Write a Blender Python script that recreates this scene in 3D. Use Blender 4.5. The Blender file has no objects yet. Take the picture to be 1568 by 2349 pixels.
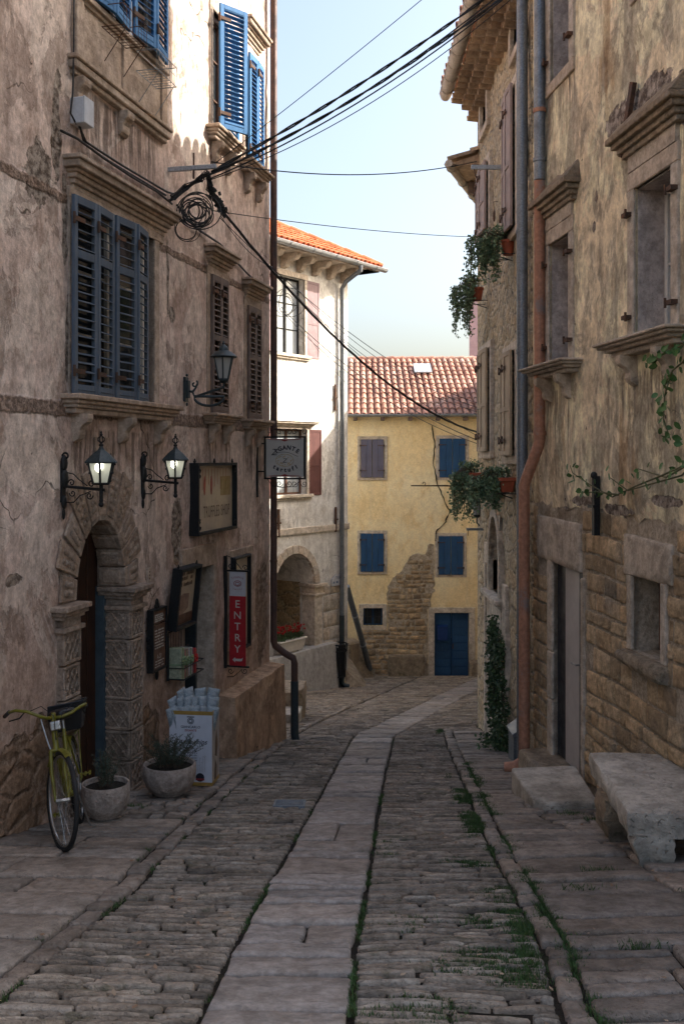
import bpy, bmesh, math, random
from mathutils import Vector, Matrix, noise, Quaternion
R = math.radians
C = bpy.context.scene.collection
SC = bpy.context.scene
# ---------------------------------------------------------------- camera, sky, sun, exposure
EYE = 1.7
F, CX, HY = 2287.0, 784.0, 1050.0          # focal length, centre and horizon in the picture's own pixels (1568 wide)
cam = bpy.data.cameras.new('camera'); cam.sensor_fit = 'HORIZONTAL'; cam.sensor_width = 36
cam.lens = F / 1568 * 36; cam.shift_y = -(1174.5 - HY) / 1568; cam.clip_end = 1500; cam.clip_start = .05
co = bpy.data.objects.new('camera', cam); C.objects.link(co)
co.location = (0, 0, EYE); co.rotation_euler = (R(90), 0, 0); SC.camera = co
SUN = Vector((1, .18, .72)).normalized()
w = bpy.data.worlds.new('World'); SC.world = w; w.use_nodes = True
nt = w.node_tree; sky = nt.nodes.new('ShaderNodeTexSky'); sky.sky_type = 'NISHITA'; sky.sun_disc = False
sky.sun_elevation = math.asin(SUN.z); sky.sun_rotation = math.atan2(SUN.x, SUN.y)
sky.air_density = 1.1; sky.dust_density = 7.0; sky.ozone_density = .6; sky.altitude = 200
nt.links.new(sky.outputs[0], nt.nodes['Background'].inputs[0]); nt.nodes['Background'].inputs[1].default_value = .13
sl = bpy.data.lights.new('sun', 'SUN'); sl.energy = 3.6; sl.angle = R(.5); sl.color = (1, .93, .83)
so = bpy.data.objects.new('sun', sl); C.objects.link(so); so.rotation_euler = SUN.to_track_quat('Z', 'Y').to_euler()
so.location = (10, 5, 20)
SC.view_settings.view_transform = 'Standard'; SC.view_settings.look = 'None'
SC.view_settings.exposure = 1.55; SC.view_settings.gamma = 1
SC.cycles.max_bounces = 10; SC.cycles.diffuse_bounces = 8

# ---------------------------------------------------------------- helpers
def at(x, y, Y):
    return Vector(((x - CX) / F * Y, Y, EYE - (y - HY) / F * Y))
def lerp(a, b, t): return a + (b - a) * t
def interp(tab, Y):
    if Y <= tab[0][0]: return tab[0][1]
    for (a, b), (c, d) in zip(tab, tab[1:]):
        if Y <= c: return b + (d - b) * (Y - a) / (c - a)
    return tab[-1][1]
def nz(x, y, z=0.): return noise.noise(Vector((x, y, z)))
def gz(x, y):
    yy = min(y, 31.8)
    return -.164 * yy + .012 * nz(x * .9, y * .9)
class Fr:
    """a vertical facade: x runs to the right as seen from the street, y into the wall, z up"""
    def __init__(s, P, d):
        l = math.hypot(*d); s.P = Vector((P[0], P[1], 0)); s.X = Vector((d[0] / l, d[1] / l, 0)); s.N = Vector((-s.X.y, s.X.x, 0))
        s.rz = math.atan2(s.X.y, s.X.x)
    def uz(s, x, y=HY, w=0.):
        r = Vector(((x - CX) / F, 1, 0)); Y = (s.P.dot(s.N) - w) / r.dot(s.N)
        p = r * Y
        return (p - s.P).dot(s.X), EYE - (y - HY) / F * Y
    def u(s, x, w=0.): return s.uz(x, HY, w)[0]
    def z(s, x, y, w=0.): return s.uz(x, y, w)[1]
    def w(s, u, out, z): return s.P + s.X * u - s.N * out + Vector((0, 0, z))
class MB:
    def __init__(s): s.v = []; s.f = []; s.mi = []; s.cur = 0
    def add(s, vs, fs):
        o = len(s.v); s.v += [tuple(v) for v in vs]
        for f in fs: s.f.append(tuple(o + i for i in f)); s.mi.append(s.cur)
        return o
    def box(s, x0, x1, y0, y1, z0, z1, T=None):
        vs = [Vector((x, y, z)) for z in (z0, z1) for y in (y0, y1) for x in (x0, x1)]
        if T is not None: vs = [T @ v for v in vs]
        s.add(vs, [(0, 2, 3, 1), (4, 5, 7, 6), (0, 1, 5, 4), (2, 6, 7, 3), (0, 4, 6, 2), (1, 3, 7, 5)])
    def hexa(s, vs):
        s.add(vs, [(0, 2, 3, 1), (4, 5, 7, 6), (0, 1, 5, 4), (2, 6, 7, 3), (0, 4, 6, 2), (1, 3, 7, 5)])
    def prism(s, poly, c0, c1, fn):
        """poly of (a,b) points swept from c0 to c1; fn(a,b,c) -> point"""
        n = len(poly); vs = [fn(a, b, c0) for a, b in poly] + [fn(a, b, c1) for a, b in poly]
        s.add(vs, [tuple(range(n))[::-1], tuple(range(n, 2 * n))] + [(i, (i + 1) % n, n + (i + 1) % n, n + i) for i in range(n)])
    def tube(s, pts, r, n=8, closed=False, cap=True):
        pts = [Vector(p) for p in pts]; m = len(pts); rs = r if isinstance(r, (list, tuple)) else [r] * m
        t0 = (pts[1] - pts[0]).normalized(); up = Vector((0, 0, 1)) if abs(t0.z) < .9 else Vector((1, 0, 0))
        a = t0.cross(up).normalized(); vs = []; pt = t0
        for i, p in enumerate(pts):
            if closed: t = (pts[(i + 1) % m] - pts[i - 1]).normalized()
            else: t = (pts[min(i + 1, m - 1)] - pts[max(i - 1, 0)]).normalized()
            q = pt.rotation_difference(t); a = q @ a; a = (a - t * a.dot(t)).normalized(); b = t.cross(a); pt = t
            for k in range(n):
                th = 2 * math.pi * k / n; vs.append(p + (a * math.cos(th) + b * math.sin(th)) * rs[i])
        fs = []
        for i in range(m if closed else m - 1):
            j = (i + 1) % m
            for k in range(n): fs.append((i * n + k, i * n + (k + 1) % n, j * n + (k + 1) % n, j * n + k))
        if cap and not closed: fs += [tuple(range(n))[::-1], tuple((m - 1) * n + k for k in range(n))]
        s.add(vs, fs)
    def lathe(s, prof, n=16, c=(0, 0, 0), a0=0.):
        c = Vector(c); vs = []
        for r, z in prof:
            for k in range(n):
                th = a0 + 2 * math.pi * k / n; vs.append(c + Vector((r * math.cos(th), r * math.sin(th), z)))
        fs = [(i * n + k, i * n + (k + 1) % n, (i + 1) * n + (k + 1) % n, (i + 1) * n + k) for i in range(len(prof) - 1) for k in range(n)]
        fs += [tuple(range(n))[::-1], tuple((len(prof) - 1) * n + k for k in range(n))]
        s.add(vs, fs)
    def ball(s, c, r, sc=(1, 1, 1)):
        pr = [(max(.001, math.sin(math.pi * i / 6)) * r, -math.cos(math.pi * i / 6) * r) for i in range(7)]
        o = len(s.v); s.lathe(pr, 8)
        for i in range(o, len(s.v)): v = s.v[i]; s.v[i] = (v[0] * sc[0] + c[0], v[1] * sc[1] + c[1], v[2] * sc[2] + c[2])
    def scroll(s, c, r0, turns, fn, rt=.006, start=0., sgn=1, n=6):
        """flat spiral in the plane given by fn(a,b)"""
        m = int(14 * turns) + 2; pts = []
        for i in range(m):
            t = i / (m - 1); th = start + sgn * turns * 2 * math.pi * t; r = r0 * (1 - .82 * t)
            pts.append(fn(c[0] + r * math.cos(th), c[1] + r * math.sin(th)))
        s.tube(pts, rt, n)
    def obj(s, name, mats, parent=None, loc=None, smooth=False, bev=0, auto=None, rot=None, seg=1, subd=0):
        me = bpy.data.meshes.new(name); me.from_pydata(s.v, [], s.f)
        if not isinstance(mats, (list, tuple)): mats = [mats]
        for m in mats: me.materials.append(m)
        if len(mats) > 1: me.polygons.foreach_set('material_index', s.mi)
        bm = bmesh.new(); bm.from_mesh(me); bmesh.ops.recalc_face_normals(bm, faces=bm.faces); bm.to_mesh(me); bm.free()
        if smooth or auto: me.polygons.foreach_set('use_smooth', [True] * len(me.polygons))
        if auto: me.set_sharp_from_angle(angle=R(auto))
        me.update()
        o = bpy.data.objects.new(name, me); C.objects.link(o)
        if parent: o.parent = parent
        if loc is not None: o.location = loc
        if rot is not None: o.rotation_euler = rot
        if bev:
            b = o.modifiers.new('bevel', 'BEVEL'); b.width = bev; b.segments = seg; b.limit_method = 'ANGLE'; b.angle_limit = R(40)
        if subd:
            b = o.modifiers.new('subd', 'SUBSURF'); b.levels = b.render_levels = subd
        return o
def tag(o, label=None, cat=None, group=None, kind=None):
    if label: o['label'] = label
    if cat: o['category'] = cat
    if group: o['group'] = group
    if kind: o['kind'] = kind
    return o
def top(name, label, cat, loc=(0, 0, 0), rz=0., group=None):
    o = bpy.data.objects.new(name, None); C.objects.link(o); o.location = loc; o.rotation_euler = (0, 0, rz)
    o.empty_display_size = .2
    return tag(o, label, cat, group)
def kids(o): return [c for c in bpy.data.objects if c.parent == o]
def dup(root, loc=None, rz=None, label=None, group=None, scale=None):
    def cp(o, par):
        c = o.copy(); C.objects.link(c); c.parent = par
        for k in kids(o): cp(k, c)
        return c
    ks = kids(root); r = root.copy(); C.objects.link(r)
    for k in ks: cp(k, r)
    if loc is not None: r.location = loc
    if rz is not None: r.rotation_euler = (0, 0, rz)
    if scale: r.scale = (scale,) * 3
    if label: r['label'] = label
    if group: r['group'] = group
    return r
def text(mb, s, size, fn, align='CENTER', sx=1., shear=0., space=1., ext=.0, bold=0.):
    """letters as flat faces; fn(x, y) -> point"""
    c = bpy.data.curves.new('t', 'FONT'); c.body = s; c.size = size; c.align_x = align; c.shear = shear
    c.space_character = space; c.resolution_u = 3; c.offset = bold; c.fill_mode = 'FRONT'
    o = bpy.data.objects.new('t', c); me = bpy.data.meshes.new_from_object(o)
    mb.add([fn(v.co.x * sx, v.co.y) for v in me.vertices], [tuple(p.vertices) for p in me.polygons])
    bpy.data.objects.remove(o); bpy.data.curves.remove(c); bpy.data.meshes.remove(me)

# ---------------------------------------------------------------- facades
FA = Fr((-4.5, 0), (.2388, 1))            # pink house on the left
FW = Fr((.148, 26), (.573, .819))         # white corner house
FY = Fr((0, 31), (1, -.012))              # yellow house across the end
FR_ = Fr((3.63 - .12 * 11.6, 11.6), (.12, -1))   # plastered house on the right
FS = Fr((2.2, 16.2), (0, -1))             # rubble house beyond it
def spx(fr, l):
    out = []
    for (x, y, rx, ry) in l:
        u, z = fr.uz(x, y); u2 = fr.u(x + rx); z2 = fr.z(x, y - ry); out.append((round(u, 3), round(z, 3), abs(u2 - u), abs(z2 - z)))
    return out
# ---------------------------------------------------------------- materials
class NT:
    def __init__(s, name):
        s.m = bpy.data.materials.new(name); s.m.use_nodes = True; s.t = s.m.node_tree; s.b = s.t.nodes['Principled BSDF']
        s.n = s.t.nodes; s.P = s.n.new('ShaderNodeTexCoord').outputs['Object']
    def L(s, a, b):
        if hasattr(a, 'links'): s.t.links.new(a, b)
        else:
            if isinstance(a, (tuple, list)) and len(a) == 3 and b.type == 'RGBA': a = (*a, 1)
            b.default_value = a
    def vm(s, sc=(1, 1, 1), off=(0, 0, 0), v=None):
        m = s.n.new('ShaderNodeMapping'); s.L(v or s.P, m.inputs[0]); m.inputs[1].default_value = off; m.inputs[3].default_value = sc
        return m.outputs[0]
    def noise(s, sc, det=4, ro=.55, v=None, dist=0.):
        k = s.n.new('ShaderNodeTexNoise'); s.L(v or s.P, k.inputs['Vector']); k.inputs['Scale'].default_value = sc
        k.inputs['Detail'].default_value = det; k.inputs['Roughness'].default_value = ro; k.inputs['Distortion'].default_value = dist
        return k.outputs[0]
    def voro(s, sc, feat='DISTANCE_TO_EDGE', v=None, rnd=1., out=0):
        k = s.n.new('ShaderNodeTexVoronoi'); k.feature = feat; s.L(v or s.P, k.inputs['Vector']); k.inputs['Scale'].default_value = sc
        k.inputs['Randomness'].default_value = rnd
        return k.outputs[out]
    def mth(s, op, a, b=0., c=None, clamp=False):
        k = s.n.new('ShaderNodeMath'); k.operation = op; k.use_clamp = clamp; s.L(a, k.inputs[0]); s.L(b, k.inputs[1])
        if c is not None: s.L(c, k.inputs[2])
        return k.outputs[0]
    def rng(s, a, lo, hi, o0=0., o1=1.):
        k = s.n.new('ShaderNodeMapRange'); k.interpolation_type = 'SMOOTHSTEP'; s.L(a, k.inputs[0])
        for i, x in enumerate((lo, hi, o0, o1)): k.inputs[i + 1].default_value = x
        return k.outputs[0]
    def mix(s, f, a, b, mode='MIX'):
        k = s.n.new('ShaderNodeMix'); k.data_type = 'RGBA'; k.blend_type = mode; k.clamp_factor = True
        s.L(f, k.inputs[0]); s.L(a, k.inputs[6]); s.L(b, k.inputs[7]); return k.outputs[2]
    def vmath(s, op, a, b):
        k = s.n.new('ShaderNodeVectorMath'); k.operation = op; s.L(a, k.inputs[0])
        s.L(b, k.inputs[1]); return k.outputs[1] if op in ('LENGTH', 'DOT_PRODUCT') else k.outputs[0]
    def warp(s, v, sc, amt):
        k = s.n.new('ShaderNodeTexNoise'); s.L(v, k.inputs['Vector']); k.inputs['Scale'].default_value = sc; k.inputs['Detail'].default_value = 3
        a = s.vmath('SUBTRACT', k.outputs[1], (.5, .5, .5)); m = s.vmath('MULTIPLY', a, (amt,) * 3)
        return s.vmath('ADD', v, m)
    def sep(s, v=None):
        k = s.n.new('ShaderNodeSeparateXYZ'); s.L(v or s.P, k.inputs[0]); return k.outputs
    def spots(s, lst, nv):
        """soft-edged ellipses (x, z, rx, rz) on a facade, broken up by noise nv"""
        x, y, z = s.sep(); acc = None
        for (a, b, ra, rb) in lst:
            dx = s.mth('DIVIDE', s.mth('SUBTRACT', x, a), ra); dz = s.mth('DIVIDE', s.mth('SUBTRACT', z, b), rb)
            d = s.mth('SQRT', s.mth('ADD', s.mth('MULTIPLY', dx, dx), s.mth('MULTIPLY', dz, dz)))
            q = s.mth('SUBTRACT', 1.0, d); acc = q if acc is None else s.mth('MAXIMUM', acc, q)
        h = s.mth('ADD', acc, s.mth('MULTIPLY', s.mth('SUBTRACT', nv, .5), 1.7))
        return s.rng(h, .0, .1)
    def island(s):
        return s.n.new('ShaderNodeNewGeometry').outputs['Random Per Island']
    def objrnd(s): return s.n.new('ShaderNodeObjectInfo').outputs['Random']
    def bump(s, h, st=.5, d=.01, nrm=None):
        k = s.n.new('ShaderNodeBump'); s.L(h, k.inputs['Height']); k.inputs['Strength'].default_value = st; k.inputs['Distance'].default_value = d
        if nrm is not None: s.L(nrm, k.inputs['Normal'])
        return k.outputs[0]
    def out(s, col, ro=.9, nrm=None, metal=0., spec=.3, alpha=None):
        s.L(col, s.b.inputs['Base Color']); s.L(ro, s.b.inputs['Roughness']); s.b.inputs['Metallic'].default_value = metal
        s.b.inputs['Specular IOR Level'].default_value = spec
        if nrm is not None: s.L(nrm, s.b.inputs['Normal'])
        return s.m
def simple(name, c, ro=.6, metal=0., var=.25, sc=8., bump=.15, bd=.004, c2=None, spec=.4, rs=None):
    n = NT(name); a = n.noise(sc, 6, .65); f = n.noise(sc * 6, 3)
    c2 = c2 or tuple(x * (1 - var) for x in c)
    col = n.mix(n.rng(a, .38, .62), c, c2); col = n.mix(.35, col, n.mix(f, (.55,) * 3, (1.3,) * 3), 'MULTIPLY')
    return n.out(col, n.rng(a, .3, .7, max(.05, ro - .12), min(1, ro + .12)), n.bump(n.mth('ADD', a, f), bump, bd), metal, spec)
def stone_m(name, c, c2, c3=None, sc=3., bump=.6, bd=.012, isl=.35, moss=None, pit=True):
    n = NT(name); a = n.noise(sc, 8, .62); f = n.noise(sc * 9, 6, .6); g = n.noise(sc * 40, 3, .6)
    col = n.mix(n.rng(a, .35, .65), c, c2)
    if c3: col = n.mix(n.rng(n.noise(sc * .35, 4, .6), .5, .66), col, c3)
    if isl:
        r = n.island(); col = n.mix(1., col, n.mix(r, (1 - isl,) * 3, (1 + isl * .7,) * 3), 'MULTIPLY')
        r2 = n.mth('FRACT', n.mth('MULTIPLY', r, 17.3)); col = n.mix(n.mth('MULTIPLY', r2, .45), col, n.mix(1., col, (1.12, .96, .80), 'MULTIPLY'))
    f1 = n.noise(sc * 3, 8, .72, n.vm((1, 1, 1), (3, 5, 8)))
    col = n.mix(.7, col, n.mix(n.rng(f1, .33, .67), (.6, .57, .54), (1.34,) * 3), 'MULTIPLY')
    col = n.mix(.4, col, n.mix(n.rng(f, .3, .7), (.66,) * 3, (1.22,) * 3), 'MULTIPLY')
    if moss: col = n.mix(n.rng(n.noise(sc * .8, 6, .7), .56, .68, 0, .6), col, moss)
    h = n.mth('ADD', n.mth('ADD', n.mth('MULTIPLY', f, .8), n.mth('MULTIPLY', f1, 1.6)), n.mth('MULTIPLY', g, .35))
    if pit: h = n.mth('ADD', h, n.rng(n.noise(sc * 16, 2, .5), .3, .42, -.8, 0))
    return n.out(col, n.rng(f, .3, .7, .72, .95), n.bump(h, bump, bd), 0, .25)
def plaster(name, c1, c2, c3, dirt, streak=.6, spots=None, rub=None, band=None, low=None, sc=1., crack=True, bd=.012, mold=None, grime=.6, runs=None, peel=.5, f1a=.75):
    n = NT(name); P = n.P
    big = n.noise(.55 * sc, 5, .6, dist=.4); mid = n.noise(2.6 * sc, 9, .68, n.vm((1, 1, .6)), .3); fine = n.noise(22, 8, .7)
    grit = n.noise(90, 3, .6); stv = n.noise(1., 8, .68, n.vm((5, 5, .45), (3, 1, 7)))
    col = n.mix(n.rng(big, .4, .6), c1, c2); col = n.mix(n.rng(mid, .48, .66), col, c3)
    col = n.mix(n.rng(stv, .48, .72, 0, streak), col, dirt)
    blot = n.noise(6., 8, .72, n.vm((1, 1, .55), (9, 2, 4)))
    col = n.mix(n.rng(blot, .52, .7, 0, grime), col, tuple(x * .55 for x in c3))
    col = n.mix(n.rng(blot, .44, .3, 0, grime * .5), col, tuple(min(1, x * 1.3) for x in c2))
    h = n.mth('ADD', n.mth('MULTIPLY', fine, .9), n.mth('MULTIPLY', mid, 1.6)); h = n.mth('ADD', h, n.mth('MULTIPLY', grit, .35))
    if peel:
        pv = n.noise(1.15, 10, .66, n.vm((1, 1, .75), (4, 9, 13)), .5); pm = n.rng(pv, .515, .53); col = n.mix(n.mth('MULTIPLY', pm, peel), col, tuple(min(.8, x * 1.22) for x in c2))
        pm2 = n.rng(n.noise(1.9, 10, .7, n.vm((1, 1, .6), (14, 3, 2)), .6), .565, .575); col = n.mix(n.mth('MULTIPLY', pm2, peel * 1.1), col, tuple(x * .66 for x in c3)); h = n.mth('ADD', h, n.mth('MULTIPLY', pm, .35)); h = n.mth('SUBTRACT', h, n.mth('MULTIPLY', pm2, .4))
    if runs:
        x, y, z = n.sep(); rv = n.noise(1., 6, .7, n.vm((11, 11, .5), (2, 2, 2))); acc = None
        for (a_, b_, zt_, ln) in runs:
            k = n.mth('MULTIPLY', n.mth('MULTIPLY', n.rng(x, a_ - .06, a_ + .04), n.rng(x, b_ - .04, b_ + .06, 1, 0)), n.mth('MULTIPLY', n.rng(z, zt_ - ln, zt_ - ln * .15), n.rng(z, zt_ - .01, zt_ + .03, 1, 0)))
            acc = k if acc is None else n.mth('MAXIMUM', acc, k)
        col = n.mix(n.mth('MULTIPLY', acc, n.rng(rv, .42, .62)), col, tuple(v * .5 for v in dirt))
    if mold:
        mv = n.noise(1.5, 9, .66, n.vm((1.4, 1.4, .85), (2, 5, 1)), .9)
        col = n.mix(n.rng(mv, .49, .57, 0, .66), col, n.mix(n.rng(fine, .3, .7), mold, tuple(x * 1.5 for x in mold)))
        m2 = n.noise(1.2, 7, .62, n.vm((1.3, 1.3, .5), (12, 5, 21)), .6)
        col = n.mix(n.rng(m2, .55, .6, 0, .45), col, tuple(min(1, x * 1.25) for x in c1))
        col = n.mix(n.rng(n.noise(1.5, 6, .6, n.vm((1.5, 1.5, .35), (1, 1, 4))), .58, .68, 0, .6), col, (.36, .22, .10))
    if crack:
        cv = n.voro(.9, v=n.warp(n.warp(P, 1.2, .9), 7, .12)); ck = n.rng(cv, .002, .008, .8, 0)
        ck = n.mth('MULTIPLY', ck, n.rng(n.noise(.8, 2), .56, .64)); col = n.mix(ck, col, (.05, .04, .03)); h = n.mth('SUBTRACT', h, n.mth('MULTIPLY', ck, 1.5))
        pits = n.rng(n.noise(9, 3, .5), .27, .23); col = n.mix(pits, col, (.1, .075, .055)); h = n.mth('SUBTRACT', h, n.mth('MULTIPLY', pits, 1.2))
    if spots or rub:
        # where render fell away: rough mortar and stones
        v2 = n.warp(P, 3., .14); ed = n.voro(1, v=n.vm((3.2, 3.2, 5.5), v=v2)); cc = n.voro(1, 'F1', v=n.vm((3.2, 3.2, 5.5), v=v2), out=1)
        r_, g_, b_ = n.sep(cc)
        st = n.mix(r_, (.34, .24, .155), (.20, .135, .085)); st = n.mix(n.mth('MULTIPLY', g_, .4), st, (.42, .34, .25))
        st = n.mix(n.rng(fine, .3, .7), n.mix(1., st, (.6,) * 3, 'MULTIPLY'), st); mo = n.rng(ed, .03, .13, 1, 0)
        st = n.mix(n.mth('MULTIPLY', mo, .8), st, n.mix(n.rng(fine, .4, .6), (.07, .055, .04), (.36, .31, .25)))
        hs = n.mth('ADD', n.rng(ed, 0, .2, 0, 3.), n.mth('MULTIPLY', fine, 2.5))
        if rub: mk = n.spots(rub, n.noise(3, 6, .6)); col = n.mix(mk, col, st); h = n.mth('ADD', n.mth('MULTIPLY', n.mth('SUBTRACT', 1, mk), n.mth('ADD', h, 2.5)), n.mth('MULTIPLY', mk, hs))
        if spots:
            mk = n.spots(spots, n.noise(5, 6, .6)); rg = n.mix(n.rng(n.noise(14, 6, .7), .4, .6), (.13, .10, .08), (.42, .36, .30))
            col = n.mix(mk, col, rg); h = n.mth('SUBTRACT', h, n.mth('MULTIPLY', mk, n.mth('ADD', .6, n.noise(16, 5, .7))))
    if band:
        x, y, z = n.sep(); zz = n.mth('ADD', z, n.mth('MULTIPLY', n.mth('SUBTRACT', n.noise(7, 5, .6), .5), .09))
        for (b0, b1) in band:
            mk = n.mth('MULTIPLY', n.rng(zz, b0 - .01, b0 + .015), n.rng(zz, b1 - .015, b1 + .01, 1, 0)); rr = n.noise(26, 4, .7)
            col = n.mix(n.mth('MULTIPLY', mk, .85), col, n.mix(n.rng(rr, .42, .6), (.13, .085, .06), (.40, .29, .22)))
            h = n.mth('ADD', h, n.mth('MULTIPLY', mk, n.mth('MULTIPLY', rr, 4.)))
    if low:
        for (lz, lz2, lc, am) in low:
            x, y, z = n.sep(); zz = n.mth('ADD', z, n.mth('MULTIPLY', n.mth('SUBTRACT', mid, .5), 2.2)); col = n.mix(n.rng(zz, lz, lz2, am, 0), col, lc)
    f1 = n.noise(7.5, 9, .76, n.vm((1, 1, .7), (6, 6, 1)))
    col = n.mix(f1a, col, n.mix(n.rng(f1, .34, .66), (.62, .58, .54), (1.36, 1.36, 1.36)), 'MULTIPLY')
    col = n.mix(.45, col, n.mix(n.rng(fine, .3, .72), (.7,) * 3, (1.22,) * 3), 'MULTIPLY')
    h = n.mth('ADD', h, n.mth('MULTIPLY', f1, 1.6))
    return n.out(col, .93, n.bump(h, .9, bd), 0, .2)
def rubble(name, c1, c2, c3, mort, sc=(3., 3., 5.), bd=.03):
    n = NT(name); v2 = n.warp(n.P, 2.5, .2); ed = n.voro(1, v=n.vm(sc, v=v2)); cc = n.voro(1, 'F1', v=n.vm(sc, v=v2), out=1); r_, g_, b_ = n.sep(cc)
    fine = n.noise(18, 8, .7); mid = n.noise(3, 8, .7); st = n.mix(r_, c1, c2); st = n.mix(n.mth('MULTIPLY', g_, .6), st, c3)
    mo = n.mth('MULTIPLY', n.rng(ed, .02, .12, 1, 0), n.rng(mid, .35, .5, .3, 1.)); col = n.mix(mo, st, n.mix(n.rng(fine, .35, .6), tuple(x * .4 for x in mort), mort))
    col = n.mix(n.rng(n.noise(1.1, 6, .65), .5, .65, 0, .55), col, mort)
    col = n.mix(.8, col, n.mix(n.rng(fine, .3, .7), (.5,) * 3, (1.3,) * 3), 'MULTIPLY')
    h = n.mth('ADD', n.rng(ed, 0, .18, 0, 1.), n.mth('MULTIPLY', fine, 1.2)); h = n.mth('ADD', h, n.mth('MULTIPLY', mid, 1.))
    return n.out(col, .93, n.bump(h, .9, bd), 0, .2)
def metal_m(name, c, ro=.5, metal=.6, rust=None, rs=(.5, .62), sc=6):
    n = NT(name); a = n.noise(sc, 8, .7); f = n.noise(sc * 8, 4); col = n.mix(n.rng(f, .3, .7), tuple(x * .75 for x in c), tuple(x * 1.15 for x in c))
    if rust: col = n.mix(n.rng(a, rs[0], rs[1]), col, rust)
    st = n.noise(1., 5, .6, n.vm((30, 30, 1.2))); col = n.mix(n.rng(st, .5, .8, 0, .3), col, tuple(x * .5 for x in c))
    return n.out(col, n.rng(a, .3, .7, ro - .1, ro + .15), n.bump(n.mth('ADD', a, f), .2, .004), metal, .4)
def wood_m(name, c, c2, sc=1., ro=.75, axis='z', wear=None):
    n = NT(name); s3 = (28, 28, 1.6) if axis == 'z' else (1.6, 28, 28)
    g = n.noise(sc, 7, .65, n.vm(s3)); a = n.noise(4, 6, .65); col = n.mix(n.rng(g, .35, .65), c, c2)
    col = n.mix(n.rng(a, .4, .65, 0, .5), col, tuple(x * .6 for x in c2)); r = n.island(); col = n.mix(1., col, n.mix(r, (.86,) * 3, (1.12,) * 3), 'MULTIPLY')
    if wear: col = n.mix(n.rng(n.noise(1, 8, .75, n.vm((40, 40, 5))), .6, .68, 0, .7), col, wear)
    return n.out(col, ro, n.bump(g, .25, .003), 0, .35)
def leaf_m(name, c, c2):
    n = NT(name); r = n.island(); a = n.noise(9, 3); col = n.mix(r, c, c2); col = n.mix(n.rng(a, .4, .6, 0, .5), col, tuple(x * .55 for x in c2))
    m = n.out(col, .55, None, 0, .4); n.b.inputs['Transmission Weight'].default_value = 0
    n.b.inputs['Subsurface Weight'].default_value = 0
    return m
M = {}
M['plA'] = plaster('pink_plaster', (.61, .475, .405), (.70, .575, .50), (.46, .34, .275), (.34, .26, .215), .7,
    spots=spx(FA, [(90, 400, 34, 75), (132, 300, 10, 150), (150, 500, 6, 120), (155, 780, 5, 100), (405, 1210, 12, 70), (385, 640, 3, 90), (600, 1400, 14, 120), (150, 1300, 14, 60), (30, 1330, 18, 16), (395, 720, 8, 20)]),
    rub=spx(FA, [(30, 1830, 95, 150), (95, 1690, 20, 50), (345, 1700, 22, 80), (130, 330, 12, 40), (405, 1235, 10, 60)]),
    runs=[(FA.u(160), FA.u(372), FA.z(160, 985), 1.2), (FA.u(466), FA.u(530), FA.z(466, 990), .9), (FA.u(558), FA.u(602), FA.z(560, 1000), .9), (FA.u(175), FA.u(360), 5.05, .9)], band=[(2.06, 2.2), (3.93, 4.02)], low=[(-.9, 1.2, (.30, .18, .11), .55)], grime=.45)
M['plAup'] = M['plA']
M['plinth'] = plaster('ochre_plinth_plaster', (.46, .30, .19), (.52, .36, .24), (.36, .23, .145), (.25, .17, .12), .6, crack=True)
M['plR'] = plaster('cream_plaster_with_mold', (.82, .71, .50), (.76, .64, .44), (.66, .54, .37), (.42, .35, .27), .15, runs=[(FR_.u(1222), FR_.u(1322), FR_.z(1240, 905), 1.1), (FR_.u(1400), FR_.u(1568), FR_.z(1440, 860), 1.1), (FR_.u(1252), FR_.u(1320), FR_.z(1255, 225), .8)],
    spots=spx(FR_, [(1440, 260, 60, 40), (1500, 215, 50, 40), (1560, 230, 40, 60), (1372, 450, 4, 16), (1365, 520, 5, 14), (1300, 1180, 30, 16), (1420, 1170, 40, 14), (1530, 1150, 40, 14), (1340, 1150, 40, 12)]), mold=(.22, .19, .15), grime=.3)
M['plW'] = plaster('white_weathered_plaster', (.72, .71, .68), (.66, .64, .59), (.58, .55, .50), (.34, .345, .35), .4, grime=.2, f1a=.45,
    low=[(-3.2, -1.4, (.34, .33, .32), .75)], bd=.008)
M['plY'] = plaster('yellow_plaster', (.86, .68, .38), (.88, .75, .48), (.80, .61, .32), (.70, .61, .45), .35, peel=0, f1a=.2, crack=False, bd=.005, grime=.08,
    low=[(-5.4, -2.6, (.62, .53, .38), .6)])
M['plL'] = simple('lilac_plaster', (.50, .38, .38), .9, var=.12, sc=2)
M['stA'] = stone_m('warm_trim_stone', (.48, .39, .315), (.40, .32, .25), (.34, .27, .21), 3, .7, isl=.12)
M['stC'] = stone_m('carved_portal_stone', (.42, .34, .275), (.34, .27, .215), (.27, .22, .175), 5, .9, .015, isl=.2)
M['stG'] = stone_m('grey_trim_stone', (.50, .44, .365), (.42, .36, .29), (.34, .29, .23), 3, .7, isl=.1)
M['stW'] = stone_m('pale_trim_stone', (.58, .52, .44), (.50, .44, .36), (.42, .37, .30), 3, .5, isl=.1)
M['stR'] = stone_m('tan_ashlar_stone', (.62, .475, .30), (.50, .37, .225), (.38, .30, .21), 4, 1., .03, isl=.34)
M['stR2'] = stone_m('grey_lintel_stone', (.52, .44, .35), (.45, .38, .30), (.38, .32, .25), 2.5, .8, .012, isl=0)
M['mort'] = stone_m('lime_mortar', (.58, .50, .39), (.46, .38, .28), (.32, .25, .17), 7, 1., .02, isl=0)
M['rub'] = rubble('rubble_masonry', (.56, .43, .27), (.42, .32, .20), (.60, .50, .34), (.54, .46, .34))
M['rubD'] = rubble('inner_rubble_masonry', (.42, .30, .16), (.32, .22, .12), (.45, .34, .2), (.4, .32, .2), (1.6, 1.6, 3))
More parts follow.
